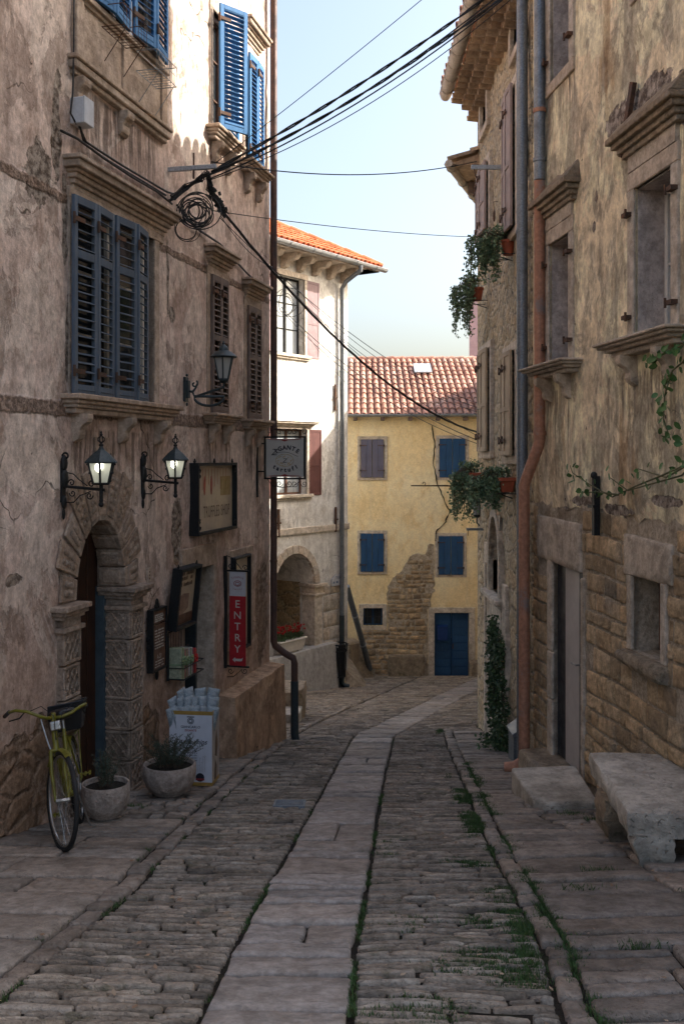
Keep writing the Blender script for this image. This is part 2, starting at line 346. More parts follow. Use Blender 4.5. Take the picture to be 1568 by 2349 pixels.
M['bench'] = stone_m('bench_limestone', (.52, .48, .41), (.42, .38, .32), (.30, .27, .22), 1.8, .9, .02, isl=0)
M['rough'] = stone_m('rough_block_stone', (.42, .34, .24), (.32, .255, .185), (.34, .29, .23), 4, 1., .03, isl=.1, moss=(.09, .09, .04))
M['cob'] = stone_m('cobble_stone', (.34, .30, .25), (.26, .225, .185), (.20, .175, .145), 5, .9, .012, isl=.36, moss=(.085, .085, .045))
M['slab'] = stone_m('worn_path_slab', (.34, .31, .285), (.29, .265, .24), (.24, .22, .20), 3.5, .8, .012, isl=.24, pit=False)
for nm_ in ('slab',):      # dark lamination streaks across the slabs
    t_ = M[nm_].node_tree; q_ = NT.__new__(NT); q_.m = M[nm_]; q_.t = t_; q_.n = t_.nodes; q_.b = t_.nodes['Principled BSDF']; q_.P = [x for x in t_.nodes if x.type == 'TEX_COORD'][0].outputs['Object']
    sv_ = q_.noise(1., 6, .7, q_.vm((3.5, 26, 3)), .3); old_ = q_.b.inputs['Base Color'].links[0].from_socket; c_ = q_.mix(q_.rng(sv_, .57, .68, 0, .65), old_, (.10, .09, .08))
    c_ = q_.mix(q_.rng(q_.noise(1.3, 7, .7), .52, .62, 0, .45), c_, (.15, .135, .12)); t_.links.new(c_, q_.b.inputs['Base Color'])
M['pave'] = stone_m('pavement_flagstone', (.30, .265, .23), (.245, .215, .185), (.19, .165, .14), 3.5, .9, .012, isl=.26)
M['soil'] = stone_m('joint_soil', (.035, .028, .02), (.022, .018, .013), (.03, .04, .014), 6, 1., .02, isl=0)
M['tileO'] = stone_m('orange_roof_tile', (.62, .20, .085), (.52, .16, .07), (.56, .24, .13), 4, .4, .006, isl=.25)
M['tileP'] = stone_m('faded_roof_tile', (.50, .30, .23), (.42, .22, .165), (.52, .36, .29), 4, .4, .006, isl=.28)
M['tileU'] = stone_m('underside_tile', (.40, .30, .20), (.33, .24, .16), None, 4, .4, .006, isl=.28)
M['zinc'] = metal_m('zinc_gutter', (.36, .38, .39), .5, .7, (.22, .21, .2), (.55, .7))
M['zincP'] = metal_m('grey_downpipe_metal', (.20, .225, .25), .5, .6, (.12, .12, .12), (.55, .75))
M['beigeP'] = metal_m('beige_gutter_metal', (.50, .44, .36), .6, .1, (.33, .28, .22), (.55, .7))
M['copper'] = metal_m('faded_copper_pipe', (.40, .20, .125), .62, .25, (.25, .20, .18), (.54, .66), 3)
M['brownP'] = metal_m('brown_downpipe_paint', (.10, .055, .042), .55, .2, (.06, .04, .035))
M['iron'] = metal_m('black_wrought_iron', (.022, .024, .026), .55, .5, (.05, .04, .035), (.6, .7))
M['rust'] = metal_m('rusty_iron', (.09, .055, .04), .8, .3, (.14, .07, .04), (.45, .6))
M['steel'] = metal_m('galvanised_steel', (.42, .45, .48), .5, .6)
M['lampG'] = metal_m('dark_green_grey_lamp_metal', (.045, .06, .065), .5, .4)
M['blueS'] = wood_m('faded_blue_shutter_paint', (.075, .105, .15), (.10, .125, .155), wear=(.17, .18, .19))
M['blueB'] = wood_m('bright_blue_shutter_paint', (.04, .15, .34), (.05, .18, .38), wear=(.2, .3, .45))
M['blueY'] = wood_m('deep_blue_shutter_paint', (.014, .06, .15), (.022, .075, .165), wear=(.10, .14, .20))
M['greyY'] = wood_m('faded_grey_blue_shutter_paint', (.10, .105, .16), (.13, .115, .15), wear=(.2, .17, .17))
M['brownS'] = wood_m('weathered_brown_shutter', (.20, .15, .125), (.155, .115, .095), wear=(.28, .24, .21))
M['pinkS'] = wood_m('dusty_rose_shutter_paint', (.30, .215, .22), (.26, .18, .19), wear=(.42, .34, .32))
M['roseR'] = wood_m('sun_faded_rose_shutter', (.38, .30, .27), (.33, .26, .235), wear=(.45, .38, .34))
M['redS'] = wood_m('red_brown_shutter_paint', (.14, .055, .048), (.12, .048, .042))
M['tanS'] = wood_m('tan_shutter_paint', (.42, .33, .22), (.36, .27, .18), wear=(.46, .4, .32))
M['doorW'] = wood_m('dark_door_wood', (.055, .024, .013), (.035, .016, .01), ro=.5)
M['winW'] = wood_m('brown_window_wood', (.14, .07, .045), (.10, .05, .03))
M['white'] = simple('white_painted_wood', (.62, .60, .55), .5, var=.1)
M['dark'] = simple('dark_interior', (.012, .011, .010), .9, var=.1)
M['black'] = simple('black_plastic', (.015, .015, .017), .45, var=.2)
M['rubber'] = simple('black_tyre_rubber', (.018, .018, .018), .8, var=.2)
M['cable'] = simple('black_cable_sheath', (.02, .02, .02), .6, var=.3, sc=20)
M['cableG'] = simple('pale_cable_sheath', (.28, .27, .25), .6, var=.3, sc=20)
n = NT('window_glass'); M['glass'] = n.out((.02, .025, .03), .08, n.bump(n.noise(3, 2), .05, .01), 0, .8)
n = NT('white_curtain_glass'); M['glassW'] = n.out(n.mix(n.rng(n.noise(1, 2, v=n.vm((25, 25, .5))), .4, .6), (.30, .33, .35), (.42, .45, .46)), .12, None, 0, .6)
M['terra'] = simple('terracotta_plastic', (.42, .10, .045), .6, var=.2, sc=5)
M['leafD'] = leaf_m('trailing_plant_leaf', (.25, .34, .19), (.14, .22, .11))
M['leafI'] = leaf_m('ivy_leaf', (.07, .125, .045), (.035, .07, .028))
M['leafB'] = leaf_m('bramble_leaf', (.06, .15, .045), (.09, .19, .05))
M['leafG'] = leaf_m('grass_blade', (.06, .13, .03), (.05, .085, .025))
M['leafL'] = leaf_m('lavender_leaf', (.075, .10, .07), (.045, .068, .045))
M['stem'] = simple('brown_stem', (.11, .08, .05), .8)
M['stemR'] = simple('green_brown_stem', (.12, .12, .05), .7)
M['petal'] = leaf_m('red_petal', (.60, .02, .02), (.42, .01, .015))
M['bowl'] = stone_m('pale_concrete_bowl', (.50, .42, .36), (.42, .35, .30), None, 5, 1., .02, isl=0)
M['trough'] = simple('white_plastic_trough', (.60, .56, .50), .6, var=.1)
M['bike'] = simple('olive_yellow_bicycle_paint', (.17, .155, .012), .42, var=.3, sc=14, spec=.5)
M['chrome'] = simple('dull_chrome', (.45, .45, .44), .35, .9, var=.3)
M['card'] = simple('white_printed_card', (.55, .58, .64), .45, var=.06, sc=2)
M['cardS'] = simple('beige_printed_card', (.46, .40, .35), .5, var=.2, sc=4)
M['gold'] = simple('gold_printed_edge', (.38, .24, .06), .45, var=.2)
M['bag'] = simple('silver_blue_crisp_bag', (.42, .50, .55), .32, .35, var=.35, sc=14, bump=.8, bd=.02)
M['ink'] = simple('dark_print', (.02, .02, .03), .6, var=.1)
M['inkR'] = simple('red_print', (.25, .03, .03), .6, var=.1)
M['inkB'] = simple('brown_print', (.13, .08, .05), .6, var=.1)
M['signF'] = simple('pale_grey_sign_face', (.46, .45, .41), .5, var=.08, sc=3)
M['signP'] = n = simple('parchment_sign_print', (.52, .43, .29), .5, var=.18, sc=3, c2=(.44, .36, .27))
M['signR'] = simple('dark_red_banner', (.40, .018, .025), .55, var=.15)
M['signW'] = simple('white_banner', (.50, .50, .52), .55, var=.08)
M['signB'] = simple('brown_menu_board', (.13, .065, .04), .55, var=.3)
M['pale'] = simple('pale_lettering', (.55, .52, .46), .6, var=.1)
M['ochre'] = simple('ochre_print', (.40, .29, .12), .6, var=.2)
M['redp'] = simple('faded_red_print', (.38, .09, .06), .6, var=.2)
M['mail'] = simple('blue_letterbox_paint', (.01, .04, .16), .4, var=.15)
M['boxW'] = simple('white_junction_box_plastic', (.55, .57, .60), .5, var=.1)
M['doorL'] = simple('pale_grey_door_panel', (.46, .43, .40), .45, var=.07, sc=2)
M['doorD'] = simple('anthracite_door_frame', (.022, .024, .03), .45, var=.15)
M['litter'] = leaf_m('dry_leaf', (.20, .10, .05), (.36, .27, .18))
M['gift1'] = simple('green_patterned_gift_paper', (.36, .38, .26), .6, var=.4, sc=30)
M['gift2'] = simple('pink_patterned_gift_paper', (.45, .20, .17), .6, var=.5, sc=24)
M['gift3'] = simple('silver_grey_gift_paper', (.42, .42, .42), .5, var=.35, sc=26)
M['gift4'] = simple('red_gift_paper', (.30, .04, .045), .5, var=.4, sc=22)
n = NT('lit_lamp_glass'); e = n.rng(n.noise(3, 2), .3, .7, .8, 1.0)
n.out((.55, .56, .50), .35); n.b.inputs['Emission Color'].default_value = (.85, .86, .72, 1); n.b.inputs['Emission Strength'].default_value = .05; n.b.inputs['Transmission Weight'].default_value = .75; n.b.inputs['Roughness'].default_value = .38; M['lampglass'] = n.m
n = NT('lit_bulb'); n.out((.8, .8, .7), .4); n.b.inputs['Emission Color'].default_value = (1, .97, .82, 1); n.b.inputs['Emission Strength'].default_value = 7; M['bulb'] = n.m
n = NT('frosted_lamp_glass'); M['frost'] = n.out((.33, .35, .34), .3, None, 0, .5)

M['plRv'] = stone_m('grey_lilac_reveal_plaster', (.50, .44, .40), (.42, .37, .34), (.36, .31, .28), 3, .6, isl=0)
M['frameD'] = simple('slate_blue_door_frame', (.06, .09, .11), .6, var=.2)
M['brick'] = simple('muted_brown_print', (.30, .20, .15), .6, var=.3)
# ---------------------------------------------------------------- ground
KL = [(1, -1.78), (4.2, -1.66), (4.7, -1.61), (5.4, -1.52), (6.2, -1.42), (7.4, -1.37), (9.15, -1.26), (11.5, -1.11), (14.2, -.89), (16.2, -.59), (24, .99), (31, 2.4)]
KR = [(1, .93), (4.3, .99), (5.2, 1.09), (6.1, 1.12), (7.1, 1.15), (8.5, 1.21), (11.2, 1.36), (13.5, 1.48), (16.5, 1.7), (18, 2.3)]
SL = [(1, -.8), (4.2, -.60), (5.2, -.56), (6.2, -.48), (8, -.33), (10.9, -.12), (14.7, .18), (17.3, .84), (23.7, 2.45), (31, 4.3)]
SR = [(1, -.15), (4.2, .03), (5.2, .06), (6.2, .14), (8, .258), (10.9, .456), (14.7, .764), (17.3, 1.41), (23.7, 3.07), (31, 4.95)]
def pad(mb, q, fn, H, edge=.012, skirt=.06, nx=2, ny=1, amp=.004, rnd=None, seed=0., bul=.0):
    """one rounded stone; q = four corners in the plane (counter-clockwise), fn(a,b,h) -> point"""
    q = [Vector(p) for p in q]; W = (q[1] - q[0]).length; D = (q[3] - q[0]).length
    ex = min(.4, edge / max(W, .01)); ey = min(.4, edge / max(D, .01))
    S = [0, ex] + [lerp(ex, 1 - ex, i / (nx + 1)) for i in range(1, nx + 1)] + [1 - ex, 1]
    T = [0, ey] + [lerp(ey, 1 - ey, i / (ny + 1)) for i in range(1, ny + 1)] + [1 - ey, 1]
    vs = []; n, m = len(S), len(T)
    for j, t in enumerate(T):
        for i, s_ in enumerate(S):
            p = q[0].lerp(q[1], s_).lerp(q[3].lerp(q[2], s_), t); bi = i in (0, n - 1); bj = j in (0, m - 1)
            h = H
            if bi and bj:
                c = (q[0] + q[1] + q[2] + q[3]) / 4; p = p.lerp(c, edge * .7 / max((p - c).length, .01)); h -= edge * 1.3
            elif bi or bj: h -= edge * .9
            else: h += amp * 2.2 * noise.noise(Vector((p.x * 7 + seed, p.y * 7, seed))) + bul * (1 - (2 * s_ - 1) ** 2) * (1 - (2 * t - 1) ** 2)
            jx = amp * noise.noise(Vector((p.x * 13, p.y * 13, seed + 5))) * 1.6; jy = amp * noise.noise(Vector((p.x * 13, p.y * 13, seed + 9))) * 1.6
            vs.append(fn(p.x + jx, p.y + jy, h))
    ring = [(i, 0) for i in range(n)] + [(n - 1, j) for j in range(1, m)] + [(i, m - 1) for i in range(n - 2, -1, -1)] + [(0, j) for j in range(m - 2, 0, -1)]
    o = len(vs)
    for (i, j) in ring:
        p = q[0].lerp(q[1], S[i]).lerp(q[3].lerp(q[2], S[i]), T[j]); vs.append(fn(p.x, p.y, H - skirt))
    fs = [(j * n + i, j * n + i + 1, (j + 1) * n + i + 1, (j + 1) * n + i) for j in range(m - 1) for i in range(n - 1)]
    k = len(ring)
    for a in range(k):
        i, j = ring[a]; i2, j2 = ring[(a + 1) % k]; fs.append((j * n + i, o + a, o + (a + 1) % k, j2 * n + i2))
    mb.add(vs, fs)
G = lambda x, y, h: Vector((x, y, gz(x, y) + h))
def wleft(Y):        # left limit of the paved street
    if Y < 14.6: return -4.45 + .2388 * Y
    if Y > 26.1: return -1.2
    return max(.148 + .7 * (Y - 26) + .25, -.115 * Y - .6)
def wright(Y):
    if Y < 11.6: return 3.6 - .12 * Y
    if Y < 16.2: return 2.18
    return min(2.18 + .34 * (Y - 16.2), .19 * Y + .4)
# base sheet
g = MB(); xs = [-400, -60, -20, -8] + [-5 + .5 * i for i in range(31)] + [14, 20, 60, 400]
ys = [-60, -20, -6] + [-2 + .5 * i for i in range(74)] + [37, 45, 60, 120, 400]
vs = [Vector((x, y, (gz(x, y) - .028) if y < 35 else -5.24 + 0 * y)) for y in ys for x in xs]; nx_ = len(xs)
g.add(vs, [(j * nx_ + i, j * nx_ + i + 1, (j + 1) * nx_ + i + 1, (j + 1) * nx_ + i) for j in range(len(ys) - 1) for i in range(nx_ - 1)])
tag(g.obj('ground', M['soil'], smooth=True), kind='structure')
rn = random.Random(5)
def rows(mb, lo, hi, y0, y1, pitch, L0, L1, gap=.014, gy=.013, seed=0., amp=.0045, edge=.011, nx=3, ny=1, hj=.012, skew=0.):
    """courses of narrow stones set across the street between lo(Y) and hi(Y)"""
    rn = random.Random(int(seed * 10) + 3); y = y0; sd = seed
    while y < y1:
        k = 1 + .012 * max(0, y - 8); p = pitch * k * rn.uniform(.62, 1.38); a, b = lo(y), hi(y); x = a + .004; sd += 7.1
        while x < b - .05:
            L = rn.uniform(L0, L1) * k
            if b - (x + L) < L0 * .6: L = b - x
            x2 = min(x + L, b); wob = lambda xx, yy: yy + .10 * nz(xx * .7, yy * .35, seed) + .03 * nz(xx * 2.2, yy * .9, seed + 3) + skew * (xx - a)
            i1 = rn.uniform(-.006, .006); i2 = rn.uniform(-.006, .006); sub = 1
            if p > pitch * k * 1.15 and rn.random() < .35: sub = 2
            for s_ in range(sub):
                ya = y + p * s_ / sub; yb = y + p * (s_ + 1) / sub - gy
                q = [(x + gap / 2 + i1, wob(x, ya) + i1), (x2 - gap / 2 + i2, wob(x2, ya) + i2), (x2 - gap / 2 + i2, wob(x2, yb) + rn.uniform(-.006, .006)), (x + gap / 2 + i1, wob(x, yb) + rn.uniform(-.006, .006))]
                if rn.random() > .025:
                    pad(mb, q, G, rn.uniform(-hj, hj * .6), edge * rn.uniform(.8, 1.3), .05, nx, ny, amp, seed=sd + x, bul=.006)
            x = x2
        y += p
m = MB()
I = lambda t: (lambda Y: interp(t, Y))
rows(m, lambda Y: I(KL)(Y) + .1, lambda Y: I(SL)(Y) - .015, 2.2, 14.6, .046, .13, .42, seed=1., hj=.017, edge=.0095)
rows(m, lambda Y: I(SR)(Y) + .015, lambda Y: I(KR)(Y) - .055, 2.2, 15.2, .046, .13, .44, seed=2., hj=.017, edge=.0095)
rows(m, lambda Y: I(KL)(Y) + .1, lambda Y: I(SL)(Y) - .015, 14.6, 31, .066, .14, .36, seed=3., nx=1, ny=1, edge=.012)
rows(m, lambda Y: I(SR)(Y) + .015, wright, 15.2, 31, .066, .14, .36, seed=4., nx=1, ny=1, edge=.012)
rows(m, wleft, lambda Y: I(KL)(Y) - .02, 14.7, 31, .075, .12, .32, seed=5., nx=1, ny=1, edge=.012)
tag(m.obj('cobbled_road', M['cob'], smooth=True), kind='structure')
# flagstone strip down the middle
m = MB(); y = 2.2; rs = random.Random(8)
while y < 31:
    L = rs.choice((.14, .2, .26, .34, .42, .55)) * rs.uniform(.85, 1.15); y2 = y + L; t1, t2 = rs.uniform(-.03, .03), rs.uniform(-.03, .03)
    a = lambda Y: I(SL)(Y) + .02 * nz(Y * 3, 1); b = lambda Y: I(SR)(Y) + .018 * nz(Y * 3, 9); gp = rs.uniform(.02, .045)
    dd = .30 if y > 14.7 else 0.
    parts = [(0, 1)]
    if rs.random() < .12 and L > .3: parts = [(0, rs.uniform(.35, .65))]; parts.append((parts[0][1], 1))
    for (c0, c1) in parts:
        q = [(lerp(a(y), b(y), c0) + .006 + rs.uniform(-.012, .012), y - dd * (c0 - .5) * .5 + gp / 2), (lerp(a(y), b(y), c1) - .006, y - dd * (c1 - .5) * .5 + gp / 2 + t1),
             (lerp(a(y2), b(y2), c1) - .006 + rs.uniform(-.012, .012), y2 - dd * (c1 - .5) * .5 - gp / 2 + t2), (lerp(a(y2), b(y2), c0) + .006, y2 - dd * (c0 - .5) * .5 - gp / 2)]
        pad(m, q, G, rs.uniform(.0, .018), .014, .05, 8, 3, .006, seed=y)
    y = y2
tag(m.obj('flagstone_path', M['slab'], smooth=True), kind='structure')
# kerb stones
m = MB()
for tab, side, y1, w0 in ((KL, -1, 31, .13), (KR, 1, 15.4, .12)):
    y = 2.2
    while y < y1:
        L = rs.uniform(.14, .40) * (1 if side < 0 else .75); y2 = y + L; a, a2 = interp(tab, y), interp(tab, y2); w1 = w0 * rs.uniform(.8, 1.15); j = rs.uniform(-.012, .012)
        if tab is KL and y > 14.6: w1 *= .6
        x0, x1 = (a - w1 * .3 + j, a + w1 * .7 + j); X0, X1 = (a2 - w1 * .3 + j, a2 + w1 * .7 + j)
        if rs.random() > -1:
            pad(m, [(x0, y + .01), (x1, y + .01 + rs.uniform(-.01, .01)), (X1, y2 - .01), (X0, y2 - .01 + rs.uniform(-.01, .01))], G, rs.uniform(-.004, .022), .016, .06, 1, 2, .006, seed=y + side)
        y = y2
tag(m.obj('kerb', M['pave'], smooth=True), kind='structure')
# flagged pavements on both sides
def flags(mb, lo, hi, y0, y1, L0, L1, wmin, seed, tilt=0., edge=.014):
    rs = random.Random(seed); y = y0
    while y < y1:
        L = rs.uniform(L0, L1); ws = []; a, b = lo(y), hi(y)
        if b - a < .08: y += L; continue
        nn = max(1, int((b - a) / rs.uniform(wmin, wmin * 1.9))); cuts = sorted([0, 1] + [min(.93, max(.07, (i + rs.uniform(-.22, .22)) / nn)) for i in range(1, nn)])
        for c0, c1 in zip(cuts, cuts[1:]):
            sub = 2 if (rs.random() < .3 and L > .3) else 1; f = rs.uniform(.35, .65)
            for (e0, e1) in ([(0, 1)] if sub == 1 else [(0, f), (f, 1)]):
                Y0, Y1 = y + L * e0, y + L * e1; P = lambda c, Y: lerp(lo(Y), hi(Y), c)
                dx = .012 * nz(c0 * 9, y * 3, seed)
                q = [(P(c0, Y0) + .015 + dx, Y0 + .019 + tilt * c0 + .05 * nz(c0 * 3, Y0)), (P(c1, Y0) - .015 - dx, Y0 + .019 + tilt * c1 + .05 * nz(c1 * 3, Y0)), (P(c1, Y1) - .015 + dx, Y1 - .019 + tilt * c1 + .05 * nz(c1 * 3, Y1)), (P(c0, Y1) + .006, Y1 - .019 + tilt * c0 + .05 * nz(c0 * 3, Y1))]
                pad(mb, q, G, rs.uniform(.002, .02), edge, .06, 4, 3, .005, seed=Y0 + c0 * 5)
        y += L
m = MB()
flags(m, lambda Y: max(-4.5 + .2388 * Y, -5), lambda Y: I(KL)(Y) - .05, 1.5, 8.4, .32, .6, .45, 3, tilt=-.12)
flags(m, lambda Y: -4.5 + .2388 * Y, lambda Y: I(KL)(Y) - .05, 8.4, 10.2, .13, .2, .14, 5)
flags(m, lambda Y: -4.5 + .2388 * Y, lambda Y: I(KL)(Y) - .05, 10.2, 14.2, .2, .42, .35, 6, tilt=.05)
flags(m, lambda Y: I(KR)(Y) + .09, lambda Y: 3.6 - .12 * Y, 1.5, 7.6, .3, .55, .42, 4, tilt=.16)
flags(m, lambda Y: I(KR)(Y) + .09, lambda Y: 3.6 - .12 * Y if Y < 11.5 else 2.16, 7.6, 15., .16, .34, .34, 9, tilt=.07)
tag(m.obj('pavement', M['pave'], smooth=True), kind='structure')

# ---------------------------------------------------------------- houses
class House:
    def __init__(s, name, label, fr, zb, cat='house', u=0.):
        s.fr = fr; s.zb = zb; s.e = top(name, label, cat, fr.P + Vector((0, 0, zb)), fr.rz)
    def part(s, mb, name, mats, parent=None, **k):
        return mb.obj(name, mats, parent or s.e, loc=(0, 0, 0) if parent else (0, 0, -s.zb), **k)
def inpoly(x, y, poly):
    c = False; n = len(poly)
    for i in range(n):
        (x1, y1), (x2, y2) = poly[i], poly[i - 1]
        if (y1 > y) != (y2 > y) and x < (x2 - x1) * (y - y1) / (y2 - y1) + x1: c = not c
    return c
def wallgrid(mb, u0, u1, z0, z1, holes=(), step=.15, amp=.014, y=0., depth=.3, fr=1.3, seed=0., rev=True, zlow=None):
    def cuts(a, b, ex):
        l = [a + (b - a) * i / max(1, round((b - a) / step)) for i in range(max(1, round((b - a) / step)) + 1)]
        ex = [e for e in ex if a < e < b]; l = [v for v in l if all(abs(v - e) > step * .35 for e in ex) or v in (a, b)]
        return sorted(set([round(v, 5) for v in l + ex]))
    U = cuts(u0, u1, [h[0] for h in holes] + [h[1] for h in holes]); Z = cuts(z0, z1, [h[2] for h in holes] + [h[3] for h in holes])
    e = 1e-4; nu = len(U); vs = []
    for z in Z:
        for u in U:
            d = min([max(h[0] - u, u - h[1], h[2] - z, z - h[3]) for h in holes] + [9]); k = 0 if d < e else min(1, d / .15)
            k *= min(1, (u - u0) / .1, (u1 - u) / .1)
            vs.append(Vector((u, y - k * amp * (noise.fractal(Vector((u * fr, z * fr, seed)), 1., 2., 3) + .45 * noise.noise(Vector((u * 5, z * 5, seed)))), z)))
    fs = []
    for j in range(len(Z) - 1):
        for i in range(nu - 1):
            cu, cz = (U[i] + U[i + 1]) / 2, (Z[j] + Z[j + 1]) / 2
            if any(h[0] < cu < h[1] and h[2] < cz < h[3] for h in holes): continue
            fs.append((j * nu + i, j * nu + i + 1, (j + 1) * nu + i + 1, (j + 1) * nu + i))
    mb.add(vs, fs)
    if rev:
        for h in holes:
            a, b, c, d = h[:4]; dp = h[4] if len(h) > 4 else depth
            mb.add([(a, y, c), (a, y, d), (a, y + dp, d), (a, y + dp, c), (b, y, c), (b, y, d), (b, y + dp, d), (b, y + dp, c)], [(0, 1, 2, 3), (4, 7, 6, 5), (1, 5, 6, 2), (0, 3, 7, 4)])
def shell(mb, u0, u1, z0, z1, D, y=0.):
    """side, back and top faces of a building block behind its front"""
    mb.add([(u0, y, z0), (u0, D, z0), (u0, D, z1), (u0, y, z1), (u1, y, z0), (u1, D, z0), (u1, D, z1), (u1, y, z1)], [(0, 1, 2, 3), (4, 7, 6, 5), (1, 5, 6, 2), (3, 2, 6, 7)])
def mould(mb, u0, u1, z0, z1, prof, y=0., ret=True):
    """stacked courses: prof = [(fraction, proud)] from the bottom up; y = wall plane"""
    for (f0, pr), (f1, _) in zip(prof, prof[1:] + [(1, 0)]):
        e = pr if ret else 0
        mb.box(u0 - e, u1 + e, y - pr, y + .05, lerp(z0, z1, f0), lerp(z0, z1, f1))
CORN = [(0, .02), (.18, .045), (.34, .075), (.5, .10), (.62, .14), (.86, .165)]
SILL = [(0, .10), (.3, .13), (.5, .155), (.72, .185)]
def corbel(mb, u, w, z1, h, p, y=0.):
    pts = [(0, z1), (p, z1), (p, z1 - .18 * h), (p * .93, z1 - .3 * h), (p * .66, z1 - .42 * h), (p * .5, z1 - .58 * h), (p * .52, z1 - .74 * h), (p * .44, z1 - .88 * h), (p * .2, z1 - h), (0, z1 - h)]
    mb.prism(pts, u - w / 2, u + w / 2, lambda a, b, c: Vector((c, y - a, b)))
def surround(mb, a, b, c, d, w=.12, pr=.02, y=0., bot=True, top_=True, wt=None):
    wt = wt or w
    mb.box(a - w, a, y - pr, y + .06, c, d); mb.box(b, b + w, y - pr, y + .06, c, d)
    if top_: mb.box(a - w, b + w, y - pr, y + .06, d, d + wt)
    if bot: mb.box(a - w, b + w, y - pr, y + .06, c - w, c)
def louvre(mb, W, H, T=None, rails=(.0, .3, 1.), st=.055, th=.035, pitch=.062, rail=.075, lang=35, solid=()):
    T = T or Matrix(); B = lambda *a: mb.box(*a, T=T)
    B(0, st, -th, 0, 0, H); B(W - st, W, -th, 0, 0, H)
    zs = [0] + [H * (1 - r) for r in sorted(rails, reverse=True) if 0 < r < 1] + [H]
    for k, z in enumerate(zs):
        lo = 0 if k == 0 else (H - rail if k == len(zs) - 1 else z - rail / 2); hi = rail * 1.3 if k == 0 else (H if k == len(zs) - 1 else z + rail / 2); B(st, W - st, -th, 0, lo, hi)
    for z0, z1, k in zip(zs, zs[1:], range(9)):
        if k in solid: B(st, W - st, -th * .7, -th * .3, z0, z1); continue
        z = z0 + rail * .8
        while z < z1 - rail * .5:
            c, s_ = math.cos(R(lang)), math.sin(R(lang)); r = T @ Matrix.Translation((0, -th / 2, z)) @ Matrix.Rotation(R(lang), 4, "X")
            mb.box(st, W - st, -.026, .026, -.0045, .0045, T=r); z += pitch
def hinge(mb, T=None):
    mb.box(-.02, .15, -.05, -.036, -.02, .02, T=T); mb.tube([(T or Matrix()) @ Vector(v) for v in ((-.02, -.045, -.05), (-.02, -.045, .05))], .014, 6)
def plank_shutter(mb, W, H, T=None, n=3, th=.03, ledge=False):
    for i in range(n): mb.box(W * i / n + .002, W * (i + 1) / n - .002, -th + .002 * (i % 2), 0, 0, H, T=T)
def panel_shutter(mb, W, H, T=None, th=.035, split=.45):
    st = .06
    for a in ((0, st, 0, H), (W - st, W, 0, H), (st, W - st, 0, st), (st, W - st, H - st, H), (st, W - st, H * split - st / 2, H * split + st / 2)): mb.box(a[0], a[1], -th, 0, a[2], a[3], T=T)
    mb.box(st, W - st, -th * .6, -th * .25, st, H - st, T=T)
def window(h, a, b, c, d, y=.2, wood='winW', glass='glass', bars=1, leaf=2, name='window', fw=.045):
    m = MB(); m.box(a, a + fw, y - .03, y + .02, c, d); m.box(b - fw, b, y - .03, y + .02, c, d); m.box(a, b, y - .03, y + .02, c, c + fw); m.box(a, b, y - .03, y + .02, d - fw, d)
    for i in range(1, leaf): x = lerp(a, b, i / leaf); m.box(x - fw * .7, x + fw * .7, y - .035, y + .02, c, d)
    for i in range(1, bars + 1): z = lerp(c, d, i / (bars + 1)); m.box(a, b, y - .02, y + .01, z - .012, z + .012)
    o = h.part(m, name, M[wood], bev=.004); g = MB(); g.box(a + .01, b - .01, y, y + .006, c + .01, d - .01); h.part(g, 'pane', M[glass], parent=o); return o
def backing(h, a, b, c, d, y=.45, mat='dark'):
    m = MB(); m.box(a - .3, b + .3, y, y + .02, c - .3, d + .3); return m
def tiles(mb, o, ux, us, nrm, nc, nr, pc, rl, r=None, seg=6, cut=None, seed=1, base=None):
    """barrel tiles on a slope: ux across, us down the slope, nrm outward"""
    rs = random.Random(seed); r = r or pc * .42; o, ux, us, nrm = map(Vector, (o, ux, us, nrm))
    for j in range(nr):
        for i in range(nc):
            x0 = (i + .5) * pc + rs.uniform(-.008, .008); s0 = j * rl + rs.uniform(-.015, .015); s1 = s0 + rl * 1.16
            if cut and cut(x0, s0): continue
            vs = []
            for (s_, rr, lift) in ((s0, r * .82, .0), (s1, r, .022 + rs.uniform(0, .008))):
                for t in (0, 1):
                    for k in range(seg + 1):
                        th = math.pi * k / seg; rad = rr - (.013 if t else 0); vs.append(o + ux * (x0 - rad * math.cos(th)) + us * s_ + nrm * (rad * math.sin(th) * .95 + lift))
            n = seg + 1; fs = [(k, k + 1, 2 * n + k + 1, 2 * n + k) for k in range(seg)] + [(n + k, 3 * n + k, 3 * n + k + 1, n + k + 1) for k in range(seg)] + [(2 * n + k, 2 * n + k + 1, 3 * n + k + 1, 3 * n + k) for k in range(seg)]
            mb.add(vs, fs)
    return mb
